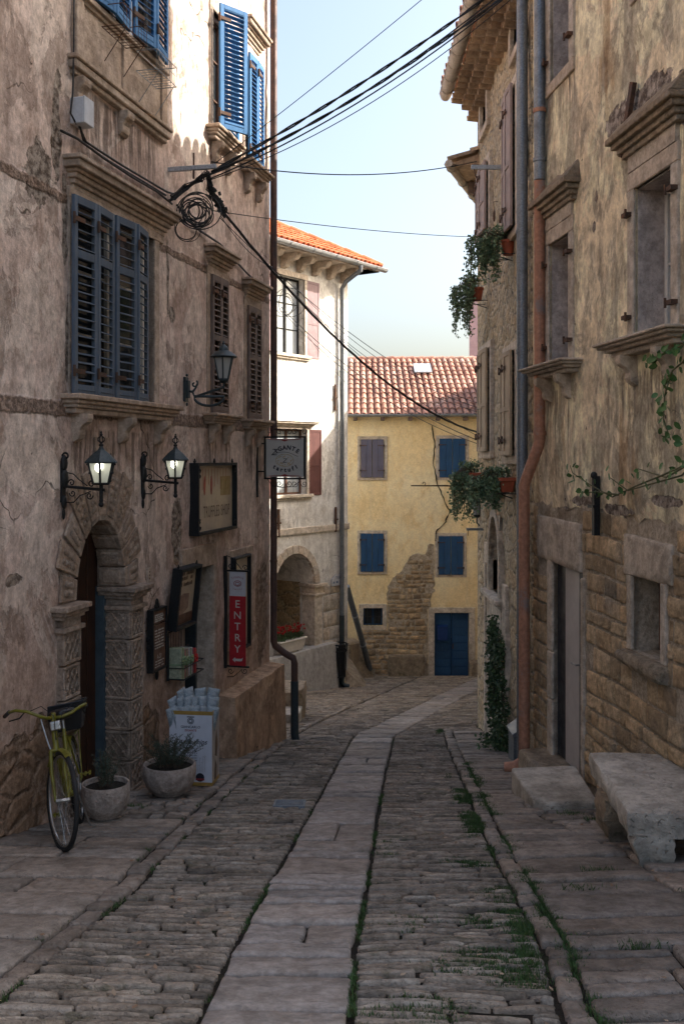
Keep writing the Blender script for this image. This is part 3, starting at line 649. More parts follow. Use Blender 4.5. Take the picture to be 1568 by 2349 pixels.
def stones(mb, u0, u1, z0, z1, hr, lr, y=0., skip=(), poly=None, seed=1, proud=(.008, .03), edge=.018, gap=.012, wob=.02, amp=.006, keep=1., nx=2, ny=2):
    rs = random.Random(seed); z = z0; k = 0
    fn = lambda a, b, h: Vector((a, y - h, b))
    while z < z1 - .04:
        H = rs.uniform(*hr); zt = min(z + H, z1); x = u0 - rs.uniform(0, lr[0]); k += 1
        while x < u1:
            L = rs.uniform(*lr); x0, x1 = max(x, u0), min(x + L, u1); x += L
            if x1 - x0 < .05: continue
            segs = [(x0, x1)]
            for (a, b, c, d) in skip:
                if zt > c + .02 and z < d - .02:
                    ns = []
                    for (p, q) in segs:
                        if q <= a or p >= b: ns.append((p, q)); continue
                        if p < a: ns.append((p, a))
                        if q > b: ns.append((b, q))
                    segs = ns
            for (p, q) in segs:
                if q - p < .06: continue
                if poly and not all(inpoly(lerp(p, q, a_), lerp(z, zt, b_), poly) for a_, b_ in ((.5, .5), (.08, .5), (.92, .5), (.5, .85))): continue
                if rs.random() > keep: continue
                g2 = gap / 2; wz = lambda uu, zz: zz + wob * nz(uu * 1.3, zz * 1.3, seed)
                Q = [(p + g2, wz(p, z) + g2), (q - g2, wz(q, z) + g2), (q - g2, wz(q, zt) - g2), (p + g2, wz(p, zt) - g2)]
                pad(mb, Q, fn, rs.uniform(*proud), edge, .05, nx, ny, amp, seed=seed + x, bul=0.)
        z = zt
# ================================================================ pink house (left)
u, z = FA.u, FA.z
A = House('plastered_house', 'tall pink plastered house on the left with blue louvred shutters and a carved arched doorway', FA, -1.5)
ZT = 9.0
s0, s1 = z(290, 1345), 0                      # springing height of the arch
du0, du1 = u(168), u(287); dzs = s0; dzt = z(233, 1185); dzb = -2.4
dr, dh = (du1 - du0) / 2, dzt - dzs; dcu = (du0 + du1) / 2
w1 = (u(172, .0), u(352), z(175, 906), z(180, 462))           # big shuttered window
w2 = (u(480), u(516), z(480, 948), z(480, 628)); w3 = (u(564), u(592), z(565, 962), z(565, 700))
w4 = (u(193), u(360), z(278, 76), z(278, 76) + 1.75)
w5 = (u(486), u(520), EYE + 4.02, EYE + 5.5); w6 = (u(562), u(590), EYE + 3.98, EYE + 5.42)
sd = (u(419), u(486), -3., z(486, 1295))                      # shop doorway
sw = (u(527), u(571), z(571, 1452), z(571, 1268))             # little shop window
rect = (du0, du1, dzb, dzt + .02, .32)
m = MB()
wallgrid(m, 3.0, 14.86, -4.4, ZT, [rect, w1 + (.16,), w2 + (.16,), w3 + (.16,), w4 + (.16,), w5 + (.16,), w6 + (.16,), sd + (.3,), sw + (.22,)], step=.16, amp=.022, seed=1)
shell(m, 3.0, 14.86, -4.4, ZT, 6)
A.part(m, 'wall', M['plA'], smooth=False, auto=35)
# roof with tiled overhang (above the picture)
m = MB(); m.box(2.8, 15.2, -.35, 6.4, ZT + .0, ZT + .12); o = A.part(m, 'roof', M['tileP'])
# fill between rectangle and arch, soffit
m = MB(); N = 20; arc = [(dcu - dr * math.cos(math.pi * i / N), dzs + dh * math.sin(math.pi * i / N)) for i in range(N + 1)]
for (a, b), (c, d) in zip(arc, arc[1:]):
    m.add([(a, 0, b), (c, 0, d), (c, 0, dzt + .02), (a, 0, dzt + .02)], [(0, 1, 2, 3)])
A.part(m, 'arch_spandrel', M['stC'])
m = MB()
NV = 11                                      # soffit voussoirs
for k in range(NV):
    a0, a1 = math.pi * k / NV + .012, math.pi * (k + 1) / NV - .012
    P = lambda t, e: (dcu - (dr - e) * math.cos(t), dzs + (dh - e) * math.sin(t))
    (x0, y0), (x1, y1) = P(a0, .03), P(a1, .03); (X0, Y0), (X1, Y1) = P(a0, -.04), P(a1, -.04)
    m.hexa([Vector(v) for v in ((x0, -.02, y0), (x1, -.02, y1), (x0, .27, y0), (x1, .27, y1), (X0, -.02, Y0), (X1, -.02, Y1), (X0, .27, Y0), (X1, .27, Y1))])
    (x0, y0), (x1, y1) = P(a0 + .04, .045), P(a1 - .04, .045)
    if k > NV // 2: m.hexa([Vector(v) for v in ((x0, .03, y0), (x1, .03, y1), (x0, .22, y0), (x1, .22, y1), (X0, .03, Y0), (X1, .03, Y1), (X0, .22, Y0), (X1, .22, Y1))])
A.part(m, 'arch_stones', M['stC'], bev=.008)
m = MB(); rs = random.Random(2); NR = 11     # raised radiating blocks round the arch
for k in range(NR):
    a0, a1 = math.pi * k / NR + .02, math.pi * (k + 1) / NR - .02; mid = (a0 + a1) / 2
    L = (.34 + .30 * abs(math.sin(mid * 1.0)) ** 3) * (1 if k % 2 else .78); L = .72 if k == NR // 2 else L
    P = lambda t, e: (dcu - (dr + e) * math.cos(t), dzs + (dh + e * 1.05) * math.sin(t) + .0)
    for (e0, e1, pr, ins) in ((.02, L, .028, 0), (.07, L - .06, .045, .035)):
        q = [P(a0 + ins, e0), P(a1 - ins, e0), P(a1 - ins, e1), P(a0 + ins, e1)]
        if pr > .03:
            nn = 5
            for i in range(nn):     # rough carved centre
                for j in range(2):
                    c = Vector(q[0]).lerp(Vector(q[1]), (j + .5) / 2).lerp(Vector(q[3]).lerp(Vector(q[2]), (j + .5) / 2), (i + .5) / nn); m.ball((c.x, -.028, c.y), .03, (1, .5, 1))
            continue
        m.prism([(a, b) for a, b in q], 0, pr, lambda a, b, c: Vector((a, -c, b)))
A.part(m, 'arch_surround', M['stC'], bev=.008)
# pilasters: carved blocks left and right of the opening, wrapping into the jamb
def carved(mb, a, b, c, d, y0, y1, side):
    """one block with a sunk panel and diagonal lattice on its street face and on its jamb face"""
    mb.box(a, b, y0, y1, c, d)
    fr = .028; p = .016
    def face(fn, A0, A1, B0, B1):
        for (r0, r1, t0, t1) in ((A0, A1, B0, B0 + fr), (A0, A1, B1 - fr, B1), (A0, A0 + fr, B0 + fr, B1 - fr), (A1 - fr, A1, B0 + fr, B1 - fr)):
            vs = [fn(r, t, q) for t in (t0, t1) for q in (0, p) for r in (r0, r1)]; mb.hexa(vs)
        W, H = A1 - A0 - 2 * fr, B1 - B0 - 2 * fr; nn = max(1, round(W / .09)); mm = max(1, round(H / .12)); cw, ch = W / nn, H / mm
        for i in range(nn):
            for j in range(mm):
                x0, z0 = A0 + fr + i * cw, B0 + fr + j * ch
                for (s_, e_) in (((0, 0), (1, 1)), ((0, 1), (1, 0))):
                    mb.tube([fn(x0 + s_[0] * cw, z0 + s_[1] * ch, .006), fn(x0 + e_[0] * cw, z0 + e_[1] * ch, .006)], .0085, 5)
                c_ = fn(x0 + cw / 2, z0 + ch / 2, .008); mb.ball(c_, .017)
    face(lambda r, t, q: Vector((r, y0 - q, t)), a, b, c, d)
    if side > 0: face(lambda r, t, q: Vector((a - q, r, t)), y0, y1, c, d)
zz = [dzs - .16 - .30 * i for i in range(8)]; gzd = -.164 * 9.8 + .04
for side, (a, b) in ((1, (du1 - .012, du1 + .27)), (-1, (du0 - .30, du0 + .01))):
    m = MB()
    zc = dzs - .23
    while zc > gzd + .15:
        d_ = .02 if int((dzs - zc) / .3) % 2 else 0
        carved(m, a, b - d_, zc - .285, zc, -.06, .26, side); zc -= .30
    m.box(a, b + .03, -.09, .26, gzd - .3, zc)
    # capital
    for (t0, t1, pr) in ((-.23, -.19, .035), (-.19, -.12, .0), (-.12, -.085, .03), (-.085, -.045, .06), (-.045, .0, .085)):
        m.box(a - (pr if side > 0 else 0), b + pr if side > 0 else b + .0 + pr * .6, -.07 - pr, .26, dzs + t0, dzs + t1)
        if side < 0: m.box(a - pr, a + .01, -.07 - pr, .2, dzs + t0, dzs + t1)
    A.part(m, 'door_pilaster', M['stC'], bev=.006)
# door leaf and blue side frame
m = MB(); m.box(du0 - .1, du1 + .1, .30, .36, dzb, dzt + .1)
for i in range(5): m.box(du0 + .02 + i * .19, du0 + .19 + i * .19, .275, .31, dzb, dzt)
dl = A.part(m, 'door', M['doorW'], bev=.004)
m = MB(); m.box(du1 - .06, du1 - .012, .20, .30, dzb, dzs); A.part(m, 'door_frame', M['frameD'], parent=dl)
# shop doorway
m = MB(); surround(m, sd[0], sd[1], -3, sd[3], .09, .03, bot=False, wt=.27); A.part(m, 'shop_door_surround', M['stA'], bev=.01)
m = MB(); m.box(sd[1] - .012, sd[1] + .02, .0, .31, -3, sd[3]); A.part(m, 'door_jamb', M['stG'])
m = MB(); m.box(sd[0] - .1, sd[1] + .1, .30, .33, -3, sd[3] + .1); dd = A.part(m, 'shop_door', M['doorW'])
m = MB(); m.box(sd[1] - .14, sd[1] - .09, .16, .30, -3, sd[3]); A.part(m, 'door_frame', M['lampG'], parent=dd)
m = MB(); surround(m, *sw, .10, .03); A.part(m, 'small_window_surround', M['stA'], bev=.008)
window(A, *sw, y=.2, wood='winW', bars=0, leaf=1)
# plinth of the far end, battered
m = MB(); pa, pb = u(497), 14.80; pt = z(497, 1600)
N = 24
for i in range(N):
    a, b = lerp(pa, pb, i / N), lerp(pa, pb, (i + 1) / N); j = lambda t: .012 * nz(t * 3, 0)
    m.hexa([Vector(v) for v in ((a, -.34 + j(a), -4.4), (b, -.34 + j(b), -4.4), (a, 0.05, -4.4), (b, .05, -4.4), (a, -.24 + j(a), pt + j(a)), (b, -.24 + j(b), pt + j(b)), (a, .05, pt + .03), (b, .05, pt + .03))])
A.part(m, 'plinth', M['plinth'])
# windows: backing, shutters, cornices, sills
for k, (W, name) in enumerate(((w1, 'b'), (w2, 's'), (w3, 's'), (w4, 'b'), (w5, 's'), (w6, 's'))):
    window(A, *W, y=.13, wood='winW' if k not in (0, 3) else 'white', bars=2, leaf=2 if k in (0, 3) else 1)
def leafpart(h, W, H, org, ang, mat, fn=louvre, flip=False, hz=(.12, .88), **k):
    """a shutter leaf hinged at org (u, y, z); ang opens it towards the street"""
    m = MB(); fn(m, W, H, **k); rot = (0, 0, R(ang)); o = m.obj('shutter', M[mat], h.e, loc=(org[0], org[1], org[2] - h.zb), rot=rot, bev=.003)
    for t in hz: hm = MB(); hinge(hm, Matrix.Translation((0, 0, H * t))); hm.obj('hinge', M['rust'], o)
    return o
# window 1: two pairs of bifold leaves
H = w1[3] - w1[2] + .02; ua, ub = FA.u(173, .09), FA.u(350, .12); Lw = (ub - ua) / 4.06
for (x0, y0, ang, W) in ((ua, -.05, 4, Lw), (ua + Lw, -.08, -4, Lw), (ua + 2.06 * Lw, -.065, 5, Lw), (ua + 3.06 * Lw, -.11, -10, Lw)):
    leafpart(A, W, H, (x0, y0, w1[2] - .01), -ang, 'blueS', rails=(0, .29, 1), pitch=.078, st=.055, lang=24)
m = MB(); mould(m, u(150) + .13, u(385) - .15, z(150, 425), z(150, 354), CORN); m.box(u(150) + .15, u(385) - .15, -.02, .02, w1[3], z(150, 425)); A.part(m, 'cornice', M['stA'], bev=.007)
m = MB(); surround(m, w1[0], w1[1], w1[2], w1[3], .12, .018, bot=False, wt=.1); A.part(m, 'window_surround', M['stA'], bev=.006)
def sill(h, a, b, zt, H=.15, cs=(), ch=.28, cp=.17, mat='stA', prof=SILL, cw=.11):
    m = MB(); mould(m, a, b, zt - H, zt, prof); o = h.part(m, 'window_sill', M[mat], bev=.008)
    for c in cs:
        m = MB(); corbel(m, c, cw, zt - H, ch, cp); h.part(m, 'corbel', M[mat], parent=o, bev=.006)
    return o
sill(A, u(147) + .13, u(381) - .13, w1[2] - .0, .17, (u(170), u(275), u(357)), .25, .16)
for W, c0, cy in ((w2, 467, 557), (w3, 556, 636)):
    H = W[3] - W[2]; hw = (W[1] - W[0]) / 2
    leafpart(A, hw, H, (W[0], -.02, W[2]), -2, 'brownS', rails=(0, .45, 1), pitch=.07, st=.04)
    leafpart(A, hw, H, (W[0] + hw, -.03, W[2]), 2, 'brownS', rails=(0, .45, 1), pitch=.07, st=.04)
    zc = z(c0, cy); m = MB(); mould(m, W[0] - .02, W[1] + .02, zc - .24, zc, CORN); m.box(W[0] - .1, W[1] + .1, -.02, .02, W[3], zc - .24); A.part(m, 'cornice', M['stA'], bev=.006)
    m = MB(); surround(m, *W, .1, .018, bot=False); A.part(m, 'window_surround', M['stA'], bev=.005)
    sill(A, W[0] - .02, W[1] + .02, W[2], .13, (W[0] + .02, W[1] - .02), .24, .13, cw=.09)
# upper storey
m = MB(); za = z(162, 126)
a4, b4 = u(164), u(372); m.box(a4, b4, -.035, .03, za, w4[2] - .06)
for c in (a4 + .06, (a4 + b4) / 2, b4 - .06): m.box(c - .07, c + .07, -.06, .0, za, w4[2] - .05)
A.part(m, 'apron_panel', M['stA'], bev=.006)
m = MB(); mould(m, a4 + .02, b4 - .02, za - .17, za, [(0, .05), (.3, .08), (.75, .10)]); o = A.part(m, 'apron_ledge', M['stA'], bev=.01)
for c in (a4 + .1, (a4 + b4) / 2, ):
    m = MB(); corbel(m, c, .16, za - .17, .24, .11); A.part(m, 'corbel', M['stA'], parent=o, bev=.008)
m = MB(); mould(m, a4 + .08, b4 - .08, w4[2] - .09, w4[2], [(0, .06), (.4, .09)]); surround(m, w4[0], w4[1], w4[2], w4[3], .12, .02, bot=False); A.part(m, 'window_surround', M['stA'], bev=.006)
Lw = (w4[1] - w4[0]) / 4
for (k, ang, yy) in ((0, -8, -.06), (1, 6, -.11), (2, -9, -.08), (3, 7, -.14)):
    leafpart(A, Lw * .98, 1.74, (w4[0] + k * Lw + (.02 if k > 1 else -.03), yy, w4[2] + .01), ang, 'blueB', rails=(0, .5, 1), pitch=.062, st=.055)
leafpart(A, .42, 1.52, (w5[0] - .03, -.10, w5[2] + .0), -33, 'blueB', rails=(0, 1), pitch=.058, st=.06, lang=-28)
leafpart(A, .40, 1.52, (w5[1] + .44, -.02, w5[2] + .0), 180, 'blueB', rails=(0, 1), pitch=.058, st=.06)
for k in (0, 1): leafpart(A, .30, 1.46, (w6[0] + k * .30 - .03, -.05 - .02 * k, w6[2]), -3 + 6 * k, 'blueB', rails=(0, 1), pitch=.058, st=.05)
for W in (w5, w6):
    m = MB(); surround(m, *W, .1, .02, bot=False); A.part(m, 'window_surround', M['stA'], bev=.005)
    sill(A, W[0] - .04, W[1] + .04, W[2] - .0, .15, (W[0] + .01, W[1] - .01), .27, .15, cw=.1)
m = MB(); mould(m, w6[0] - .03, w6[1] + .03, w6[3] + .2, w6[3] + .46, CORN); A.part(m, 'cornice', M['stA'], bev=.006)
# brown downpipe at the far corner, cast foot
def wpt(fr, uu, out, zz): return fr.w(uu, out, zz)
pc = FA
def hp(uu, out, zz): return Vector((uu, -out, zz))
pu = 14.74; m = MB()
zj = at(620, 1470, 14.35).z
m.tube([hp(pu, .10, 8.9), hp(pu, .10, zj), hp(pu, .12, zj - .06), hp(pu + .03, .24, zj - .16), hp(pu + .04, .38, zj - .24), hp(pu + .04, .40, zj - .32), hp(pu + .04, .40, -1.95)], .05, 12)
for zc in (8.3, 6.1, 4.3, 2.1, .2): m.tube([hp(pu, .10, zc), hp(pu, .10, zc + .035)], .058, 12)
pp = A.part(m, 'drainpipe', M['brownP'], smooth=False, auto=40)
m = MB(); m.tube([hp(pu + .04, .40, -1.5), hp(pu + .04, .40, -2.25), hp(pu + .04, .42, -2.36), hp(pu + .04, .48, -2.42), hp(pu + .05, .54, -2.42)], .058, 12); A.part(m, 'pipe_foot', M['lampG'], parent=pp, auto=40)

# ================================================================ white corner house
u, z = FW.u, FW.z
Wh = House('corner_house', 'white weathered house with orange tiled roof, rose shutters and an arched niche', FW, -4.4)
ez = EYE + 4.85
k1 = (u(634), u(698), z(690, 815), z(690, 640)); k2 = (u(634), u(703), z(703, 1133), z(703, 985))
na, nb = u(628), u(721); nzb, nzs = z(700, 1488), z(721, 1338); nr = (nb - na) / 2
hole = (na, nb, nzb, nzs + nr + .01, 1.5)
m = MB(); wallgrid(m, -7, 0, -6.2, ez, [k1 + (.25,), k2 + (.25,), hole], step=.25, amp=.02, seed=4, fr=.8); shell(m, -7, 0, -6.2, ez, 7)
arc = [((na + nb) / 2 - nr * math.cos(math.pi * i / 18), nzs + nr * math.sin(math.pi * i / 18)) for i in range(19)]
for (a, b), (c, d) in zip(arc, arc[1:]):
    m.add([(a, 0, b), (c, 0, d), (c, 0, hole[3]), (a, 0, hole[3])], [(0, 1, 2, 3)]); m.add([(a, 0, b), (c, 0, d), (c, 1.5, d), (a, 1.5, b)], [(0, 1, 2, 3)])
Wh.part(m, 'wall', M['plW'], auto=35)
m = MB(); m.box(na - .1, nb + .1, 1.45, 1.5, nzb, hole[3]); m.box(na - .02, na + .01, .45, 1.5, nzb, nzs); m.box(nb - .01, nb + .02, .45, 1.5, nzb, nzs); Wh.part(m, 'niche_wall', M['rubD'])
m = MB(); NV = 13; cu = (na + nb) / 2
for k in range(NV):
    a0, a1 = math.pi * k / NV + .006, math.pi * (k + 1) / NV - .006; q = [(cu - rr * math.cos(t), nzs + rr * math.sin(t)) for t, rr in ((a0, nr), (a1, nr), (a1, nr + .2), (a0, nr + .2))]
    m.prism(q, -.05, .035, lambda a, b, c: Vector((a, -c, b)))
Wh.part(m, 'arch_surround', M['stW'], bev=.006)
m = MB()
m.box(nb - .02, nb + .30, -.03, .38, nzb, nzs - .3); m.box(nb - .06, nb + .36, -.07, .42, nzs - .32, nzs - .26); m.box(nb - .03, nb + .33, -.04, .40, nzs - .26, nzs - .1); m.box(nb - .1, nb + .42, -.11, .44, nzs - .1, nzs - .02)
Wh.part(m, 'niche_pillar', M['stW'], bev=.012)
m = MB(); bz = z(700, 1486)
for i in range(20):
    a, b = lerp(-4, u(757), i / 20), lerp(-4, u(757), (i + 1) / 20); j = lambda t: .02 * nz(t * 3, 4)
    m.hexa([Vector(v) for v in ((a, -.30 + j(a), -6.2), (b, -.30 + j(b), -6.2), (a, .05, -6.2), (b, .05, -6.2), (a, -.24 + j(a), bz), (b, -.24 + j(b), bz), (a, .05, bz), (b, .05, bz))])
Wh.part(m, 'base_wall', M['plW'])
m = MB(); stones(m, nb + .36, -.12, nzb - .3, nzs - .1, (.32, .45), (.5, .8), y=.0, seed=7, proud=(.004, .012), edge=.012, gap=.02, amp=.004); Wh.part(m, 'quoins', M['stW'], smooth=True)
zc = z(700, 1218); m = MB(); m.box(-6, .04, -.05, .03, zc - .06, zc + .1); Wh.part(m, 'string_course', M['stW'], bev=.01)
for W, leafs in ((k1, 'pinkS'), (k2, 'redS')):
    window(Wh, *W, y=.2, wood='dark' if W is k1 else 'winW', glass='glassW', bars=2, leaf=2, fw=.05)
    m = MB(); surround(m, *W, .13, .02, bot=False); Wh.part(m, 'window_surround', M['stW'], bev=.006)
    m = MB(); mould(m, W[0] - .05, W[1] + .1, W[2] - .13, W[2], [(0, .05), (.4, .09)]); Wh.part(m, 'window_sill', M['stW'], bev=.01)
    H = W[3] - W[2]
    leafpart(Wh, .52, H + .04, (W[1] + .60, -.02, W[2] - .04), 180, leafs, fn=panel_shutter); leafpart(Wh, .5, H, (W[0] - .6, -.035, W[2]), 0, leafs, fn=panel_shutter)
m = MB(); zk = z(703, 972); mould(m, k2[0] - .1, k2[1] + .15, zk - .12, zk + .05, CORN); Wh.part(m, 'cornice', M['stW'], bev=.008)
# iron wall ties
for (x, ya, yb) in ((766, 882, 942), (767, 1163, 1220), (636, 1168, 1232)):
    m = MB(); m.box(u(x) - .025, u(x) + .025, -.06, -.02, z(x, yb), z(x, ya)); mid = (z(x, ya) + z(x, yb)) / 2; m.box(u(x) - .06, u(x) + .06, -.075, -.04, mid - .02, mid + .02); Wh.part(m, 'wall_tie', M['rust'])
# eave: stone brackets, soffit, gutter, roof
ov = .62; m = MB(); m.box(-7.3, .55, -ov, .3, ez - .0, ez + .06); m.box(-.02, .55, -ov, 7, ez, ez + .06); Wh.part(m, 'soffit', M['stG'])
for i in range(9):
    cu_ = -.25 - i * .62
    if cu_ > -4.5:
        m = MB(); pts = [(0, ez), (.5, ez), (.5, ez - .08), (.42, ez - .16), (.22, ez - .18), (.14, ez - .3), (0, ez - .34)]; m.prism(pts, cu_ - .09, cu_ + .09, lambda a, b, c: Vector((c, -a, b))); Wh.part(m, 'eave_bracket', M['stG'], bev=.012)
def gutter(mb, p0, p1, r=.075, n=8, strap=.9):
    p0, p1 = Vector(p0), Vector(p1); d = (p1 - p0); L = d.length; d.normalize(); s_ = d.cross(Vector((0, 0, 1))).normalized(); vs = []
    for p in (p0, p1):
        for rr in (r, r - .008):
            for k in range(n + 1): th = math.pi * k / n; vs.append(p + s_ * (rr * math.cos(th)) - Vector((0, 0, rr * math.sin(th))))
    q = n + 1; fs = []
    for k in range(n): fs += [(k, k + 1, 2 * q + k + 1, 2 * q + k), (q + k, 3 * q + k, 3 * q + k + 1, q + k + 1), (k, q + k, q + k + 1, k + 1), (2 * q + k, 2 * q + k + 1, 3 * q + k + 1, 3 * q + k)]
    fs += [(0, 2 * q, 3 * q, q), (n, q + n, 3 * q + n, 2 * q + n)]; mb.add(vs, fs)
    for p in (p0, p1): mb.add([p + s_ * (r * math.cos(math.pi * k / n)) - Vector((0, 0, r * math.sin(math.pi * k / n))) for k in range(n + 1)], [tuple(range(n + 1))])
    mb.tube([p0 + s_ * r, p1 + s_ * r], .009, 5); mb.tube([p0 - s_ * r, p1 - s_ * r], .009, 5)
    i = .3
    while i < L:
        c = p0 + d * i; mb.tube([c + s_ * ((r + .006) * math.cos(math.pi * k / n)) - Vector((0, 0, (r + .006) * math.sin(math.pi * k / n))) for k in range(n + 1)], .011, 4); i += strap
m = MB(); gutter(m, (-7.3, -ov - .09, ez + .09), (.72, -ov - .09, ez + .09), .085); Wh.part(m, 'gutter', M['zinc'], auto=40)
th = R(27); m = MB(); o_ = Vector((.6, -ov - .05, ez + .12)); usd = Vector((0, -math.cos(th), -math.sin(th))); nr_ = Vector((0, -math.sin(th), math.cos(th)))
L = 4.5; org = Vector((-7.4, 0, 0)) + Vector((0, o_.y + L * math.cos(th), o_.z + L * math.sin(th)))
cutf = lambda x, s_: (x - 7.4 - .6) > 0 or (L - s_) * math.cos(th) * 1.0 > (8.0 - x) * 1.0 + .15
tiles(m, org, (1, 0, 0), usd, nr_, 40, 12, .2, .375, seed=3, cut=cutf)
# hip slab under the tiles, and the other slope
hx = L * math.cos(th); m.add([(-7.4, o_.y, o_.z - .04), (.6, o_.y, o_.z - .04), (.6 - hx, o_.y + hx, o_.z - .04 + hx * math.tan(th)), (-7.4, o_.y + hx, o_.z - .04 + hx * math.tan(th))], [(0, 1, 2, 3)])
m.add([(.6, o_.y, o_.z - .04), (.6, o_.y + 2 * hx, o_.z - .04), (.6 - hx, o_.y + hx, o_.z - .04 + hx * math.tan(th))], [(0, 1, 2)])
for i in range(12):
    t = i / 12; p = Vector((.6, o_.y, o_.z)).lerp(Vector((.6 - hx, o_.y + hx, o_.z + hx * math.tan(th))), t); q = Vector((.6, o_.y, o_.z)).lerp(Vector((.6 - hx, o_.y + hx, o_.z + hx * math.tan(th))), t + 1.12 / 12)
    m.tube([p + Vector((0, 0, .03)), q + Vector((0, 0, .07))], [.10, .085], 8)
Wh.part(m, 'roof', M['tileO'], auto=50)
# downpipe
m = MB(); pu = u(784, .1); gz_ = -.164 * 25.9
m.tube([Vector(v) for v in ((pu - .05, -ov - .09, ez + .02), (pu - .05, -ov - .09, ez - .1), (pu - .03, -.25, ez - .34), (pu, -.10, ez - .5), (pu, -.10, gz_ + .6))], .058, 10)
for zc in (3.9, 1.2, -1.4): m.tube([(pu, -.10, zc), (pu, -.10, zc + .04)], .07, 10)
o = Wh.part(m, 'drainpipe', M['zincP'], auto=40)
m = MB(); m.tube([Vector(v) for v in ((pu, -.10, gz_ + 1.9), (pu, -.10, gz_ + .16), (pu + .04, -.16, gz_ + .09), (pu + .1, -.26, gz_ + .06))], .066, 10); Wh.part(m, 'pipe_foot', M['lampG'], parent=o, auto=40)
# sloping buttress stone at the corner foot
m = MB(); m.hexa([at(*v) for v in ((786, 1583, 25.6), (843, 1583, 25.9), (790, 1560, 27.5), (843, 1572, 27.5), (786, 1530, 25.7), (800, 1545, 26.), (790, 1500, 27.5), (806, 1515, 27.5))])
tag(m.obj('buttress_stone', M['rough'], bev=.03), 'sloping buttress stone at the foot of the white corner house beside its downpipe', 'stone buttress')

# ================================================================ yellow house
u, z = FY.u, FY.z
Y = House('yellow_house', 'low ochre yellow house closing the street with deep blue shutters and door', FY, -5.1)
ez = EYE + (1050 - 955) / F * 31
fx = {}
W_ = [('1', 827, 880, 1008, 1095, 'greyY'), ('2', 1007, 1067, 1006, 1095, 'blueY'), ('3', 827, 880, 1224, 1311, 'blueY'), ('4', 1005, 1062, 1230, 1318, 'blueY')]
sm = (u(833), u(877), z(833, 1436), z(833, 1395)); dr_ = (u(996), u(1075), -5.3, z(996, 1406))
m = MB(); wallgrid(m, -.9, 4.6, -5.6, ez, [sm + (.25,), dr_ + (.2,)], step=.3, amp=.03, fr=.6, seed=9); shell(m, -.9, 4.6, -5.6, ez, 7.5); Y.part(m, 'wall', M['plY'], auto=35)
for (_, a, b, c, d, mt) in W_:
    W = (u(a), u(b), z(a, d), z(a, c)); m = MB(); surround(m, W[0] - .02, W[1] + .02, W[2], W[3], .085, .025, wt=.10); Y.part(m, 'window_surround', M['stW'], bev=.006)
    hw = (W[1] - W[0]) / 2; H = W[3] - W[2]
    for k in (0, 1):
        mm = MB(); plank_shutter(mm, hw - .01, H, n=2); T = Matrix.Translation((W[0] + (hw + .005) * k + .005, -.03, W[2])); o = mm.obj('shutter', M[mt], Y.e, loc=(W[0] + (hw + .005) * k, -.03, W[2] - Y.zb), bev=.004)
        for t in (.18, .84):
            mm = MB(); x0 = -.03 if k == 0 else hw * .45; mm.box(x0, x0 + hw * .6, -.045, -.03, H * t - .013, H * t + .013); mm.box(x0 if k == 0 else x0 + hw * .6 - .03, (x0 if k == 0 else x0 + hw * .6 - .03) + .03, -.06, .0, H * t - .03, H * t + .03); mm.obj('hinge', M['rust'], o)
m = MB(); surround(m, *sm, .13, .03); Y.part(m, 'small_window_surround', M['stW'], bev=.008)
o = window(Y, *sm, y=.2, wood='blueY', bars=0, leaf=2)
m = MB(); [m.tube([(lerp(sm[0], sm[1], t), .06, sm[2]), (lerp(sm[0], sm[1], t), .06, sm[3])], .009, 5) for t in (.2, .4, .6, .8)]; m.tube([(sm[0] - .05, .05, lerp(sm[2], sm[3], .5)), (sm[1], .05, lerp(sm[2], sm[3], .5))], .011, 5); Y.part(m, 'window_grille', M['iron'], parent=o)
m = MB(); surround(m, dr_[0], dr_[1], -5.3, dr_[3], .19, .03, bot=False, wt=.17); Y.part(m, 'door_surround', M['stW'], bev=.01)
m = MB(); hw = (dr_[1] - dr_[0]) / 2
for k in (0, 1):
    a = dr_[0] + hw * k; m.box(a + .006, a + hw - .006, .12, .18, -5.3, dr_[3])
    for i in range(9): zz0 = -5.05 + i * .245; m.box(a + .03, a + hw - .03, .105, .125, zz0, min(zz0 + .225, dr_[3] - .02))
do = Y.part(m, 'door', M['blueY'], bev=.006); m = MB(); m.box(dr_[0] + hw + .03, dr_[0] + hw + .06, .07, .1, -4.25, -4.1); Y.part(m, 'handle', M['rust'], parent=do)
# exposed stonework
poly = [(u(x), z(x, y)) for x, y in ((1085, 1360), (1074, 1355), (1062, 1386), (1031, 1386), (1016, 1403), (1002, 1430), (981, 1446), (970, 1466), (967, 1493), (970, 1560), (970, 1576), (900, 1576), (886, 1578), (895, 1690), (1068, 1690), (1068, 1519), (1076, 1516), (1076, 1492), (1086, 1477))]
poly = [(u(x / 1.0), zz) for x, zz in []] or poly
def fullpx(l): return [(u(x / 1.09), z(x / 1.09, y / 1.09)) for x, y in l]
poly = fullpx([(1085, 1360), (1073, 1358), (1062, 1385), (1031, 1385), (1016, 1403), (1002, 1429), (981, 1445), (970, 1466), (967, 1493), (970, 1577), (905, 1579), (908, 1620), (930, 1700), (1068, 1700), (1068, 1519), (1076, 1517), (1076, 1492), (1086, 1477)])
m = MB(); rs = random.Random(4); jag = []
for (a, b), (c, d) in zip(poly, poly[1:] + poly[:1]):
    n_ = max(1, int(math.hypot(c - a, d - b) / .09)); jag += [(lerp(a, c, i / n_) + rs.uniform(-.025, .025), lerp(b, d, i / n_) + rs.uniform(-.025, .025)) for i in range(n_)]
m.prism(jag, -.04, .026, lambda a, b, c: Vector((a, -c, b))); so_ = Y.part(m, 'exposed_mortar', M['mort'])
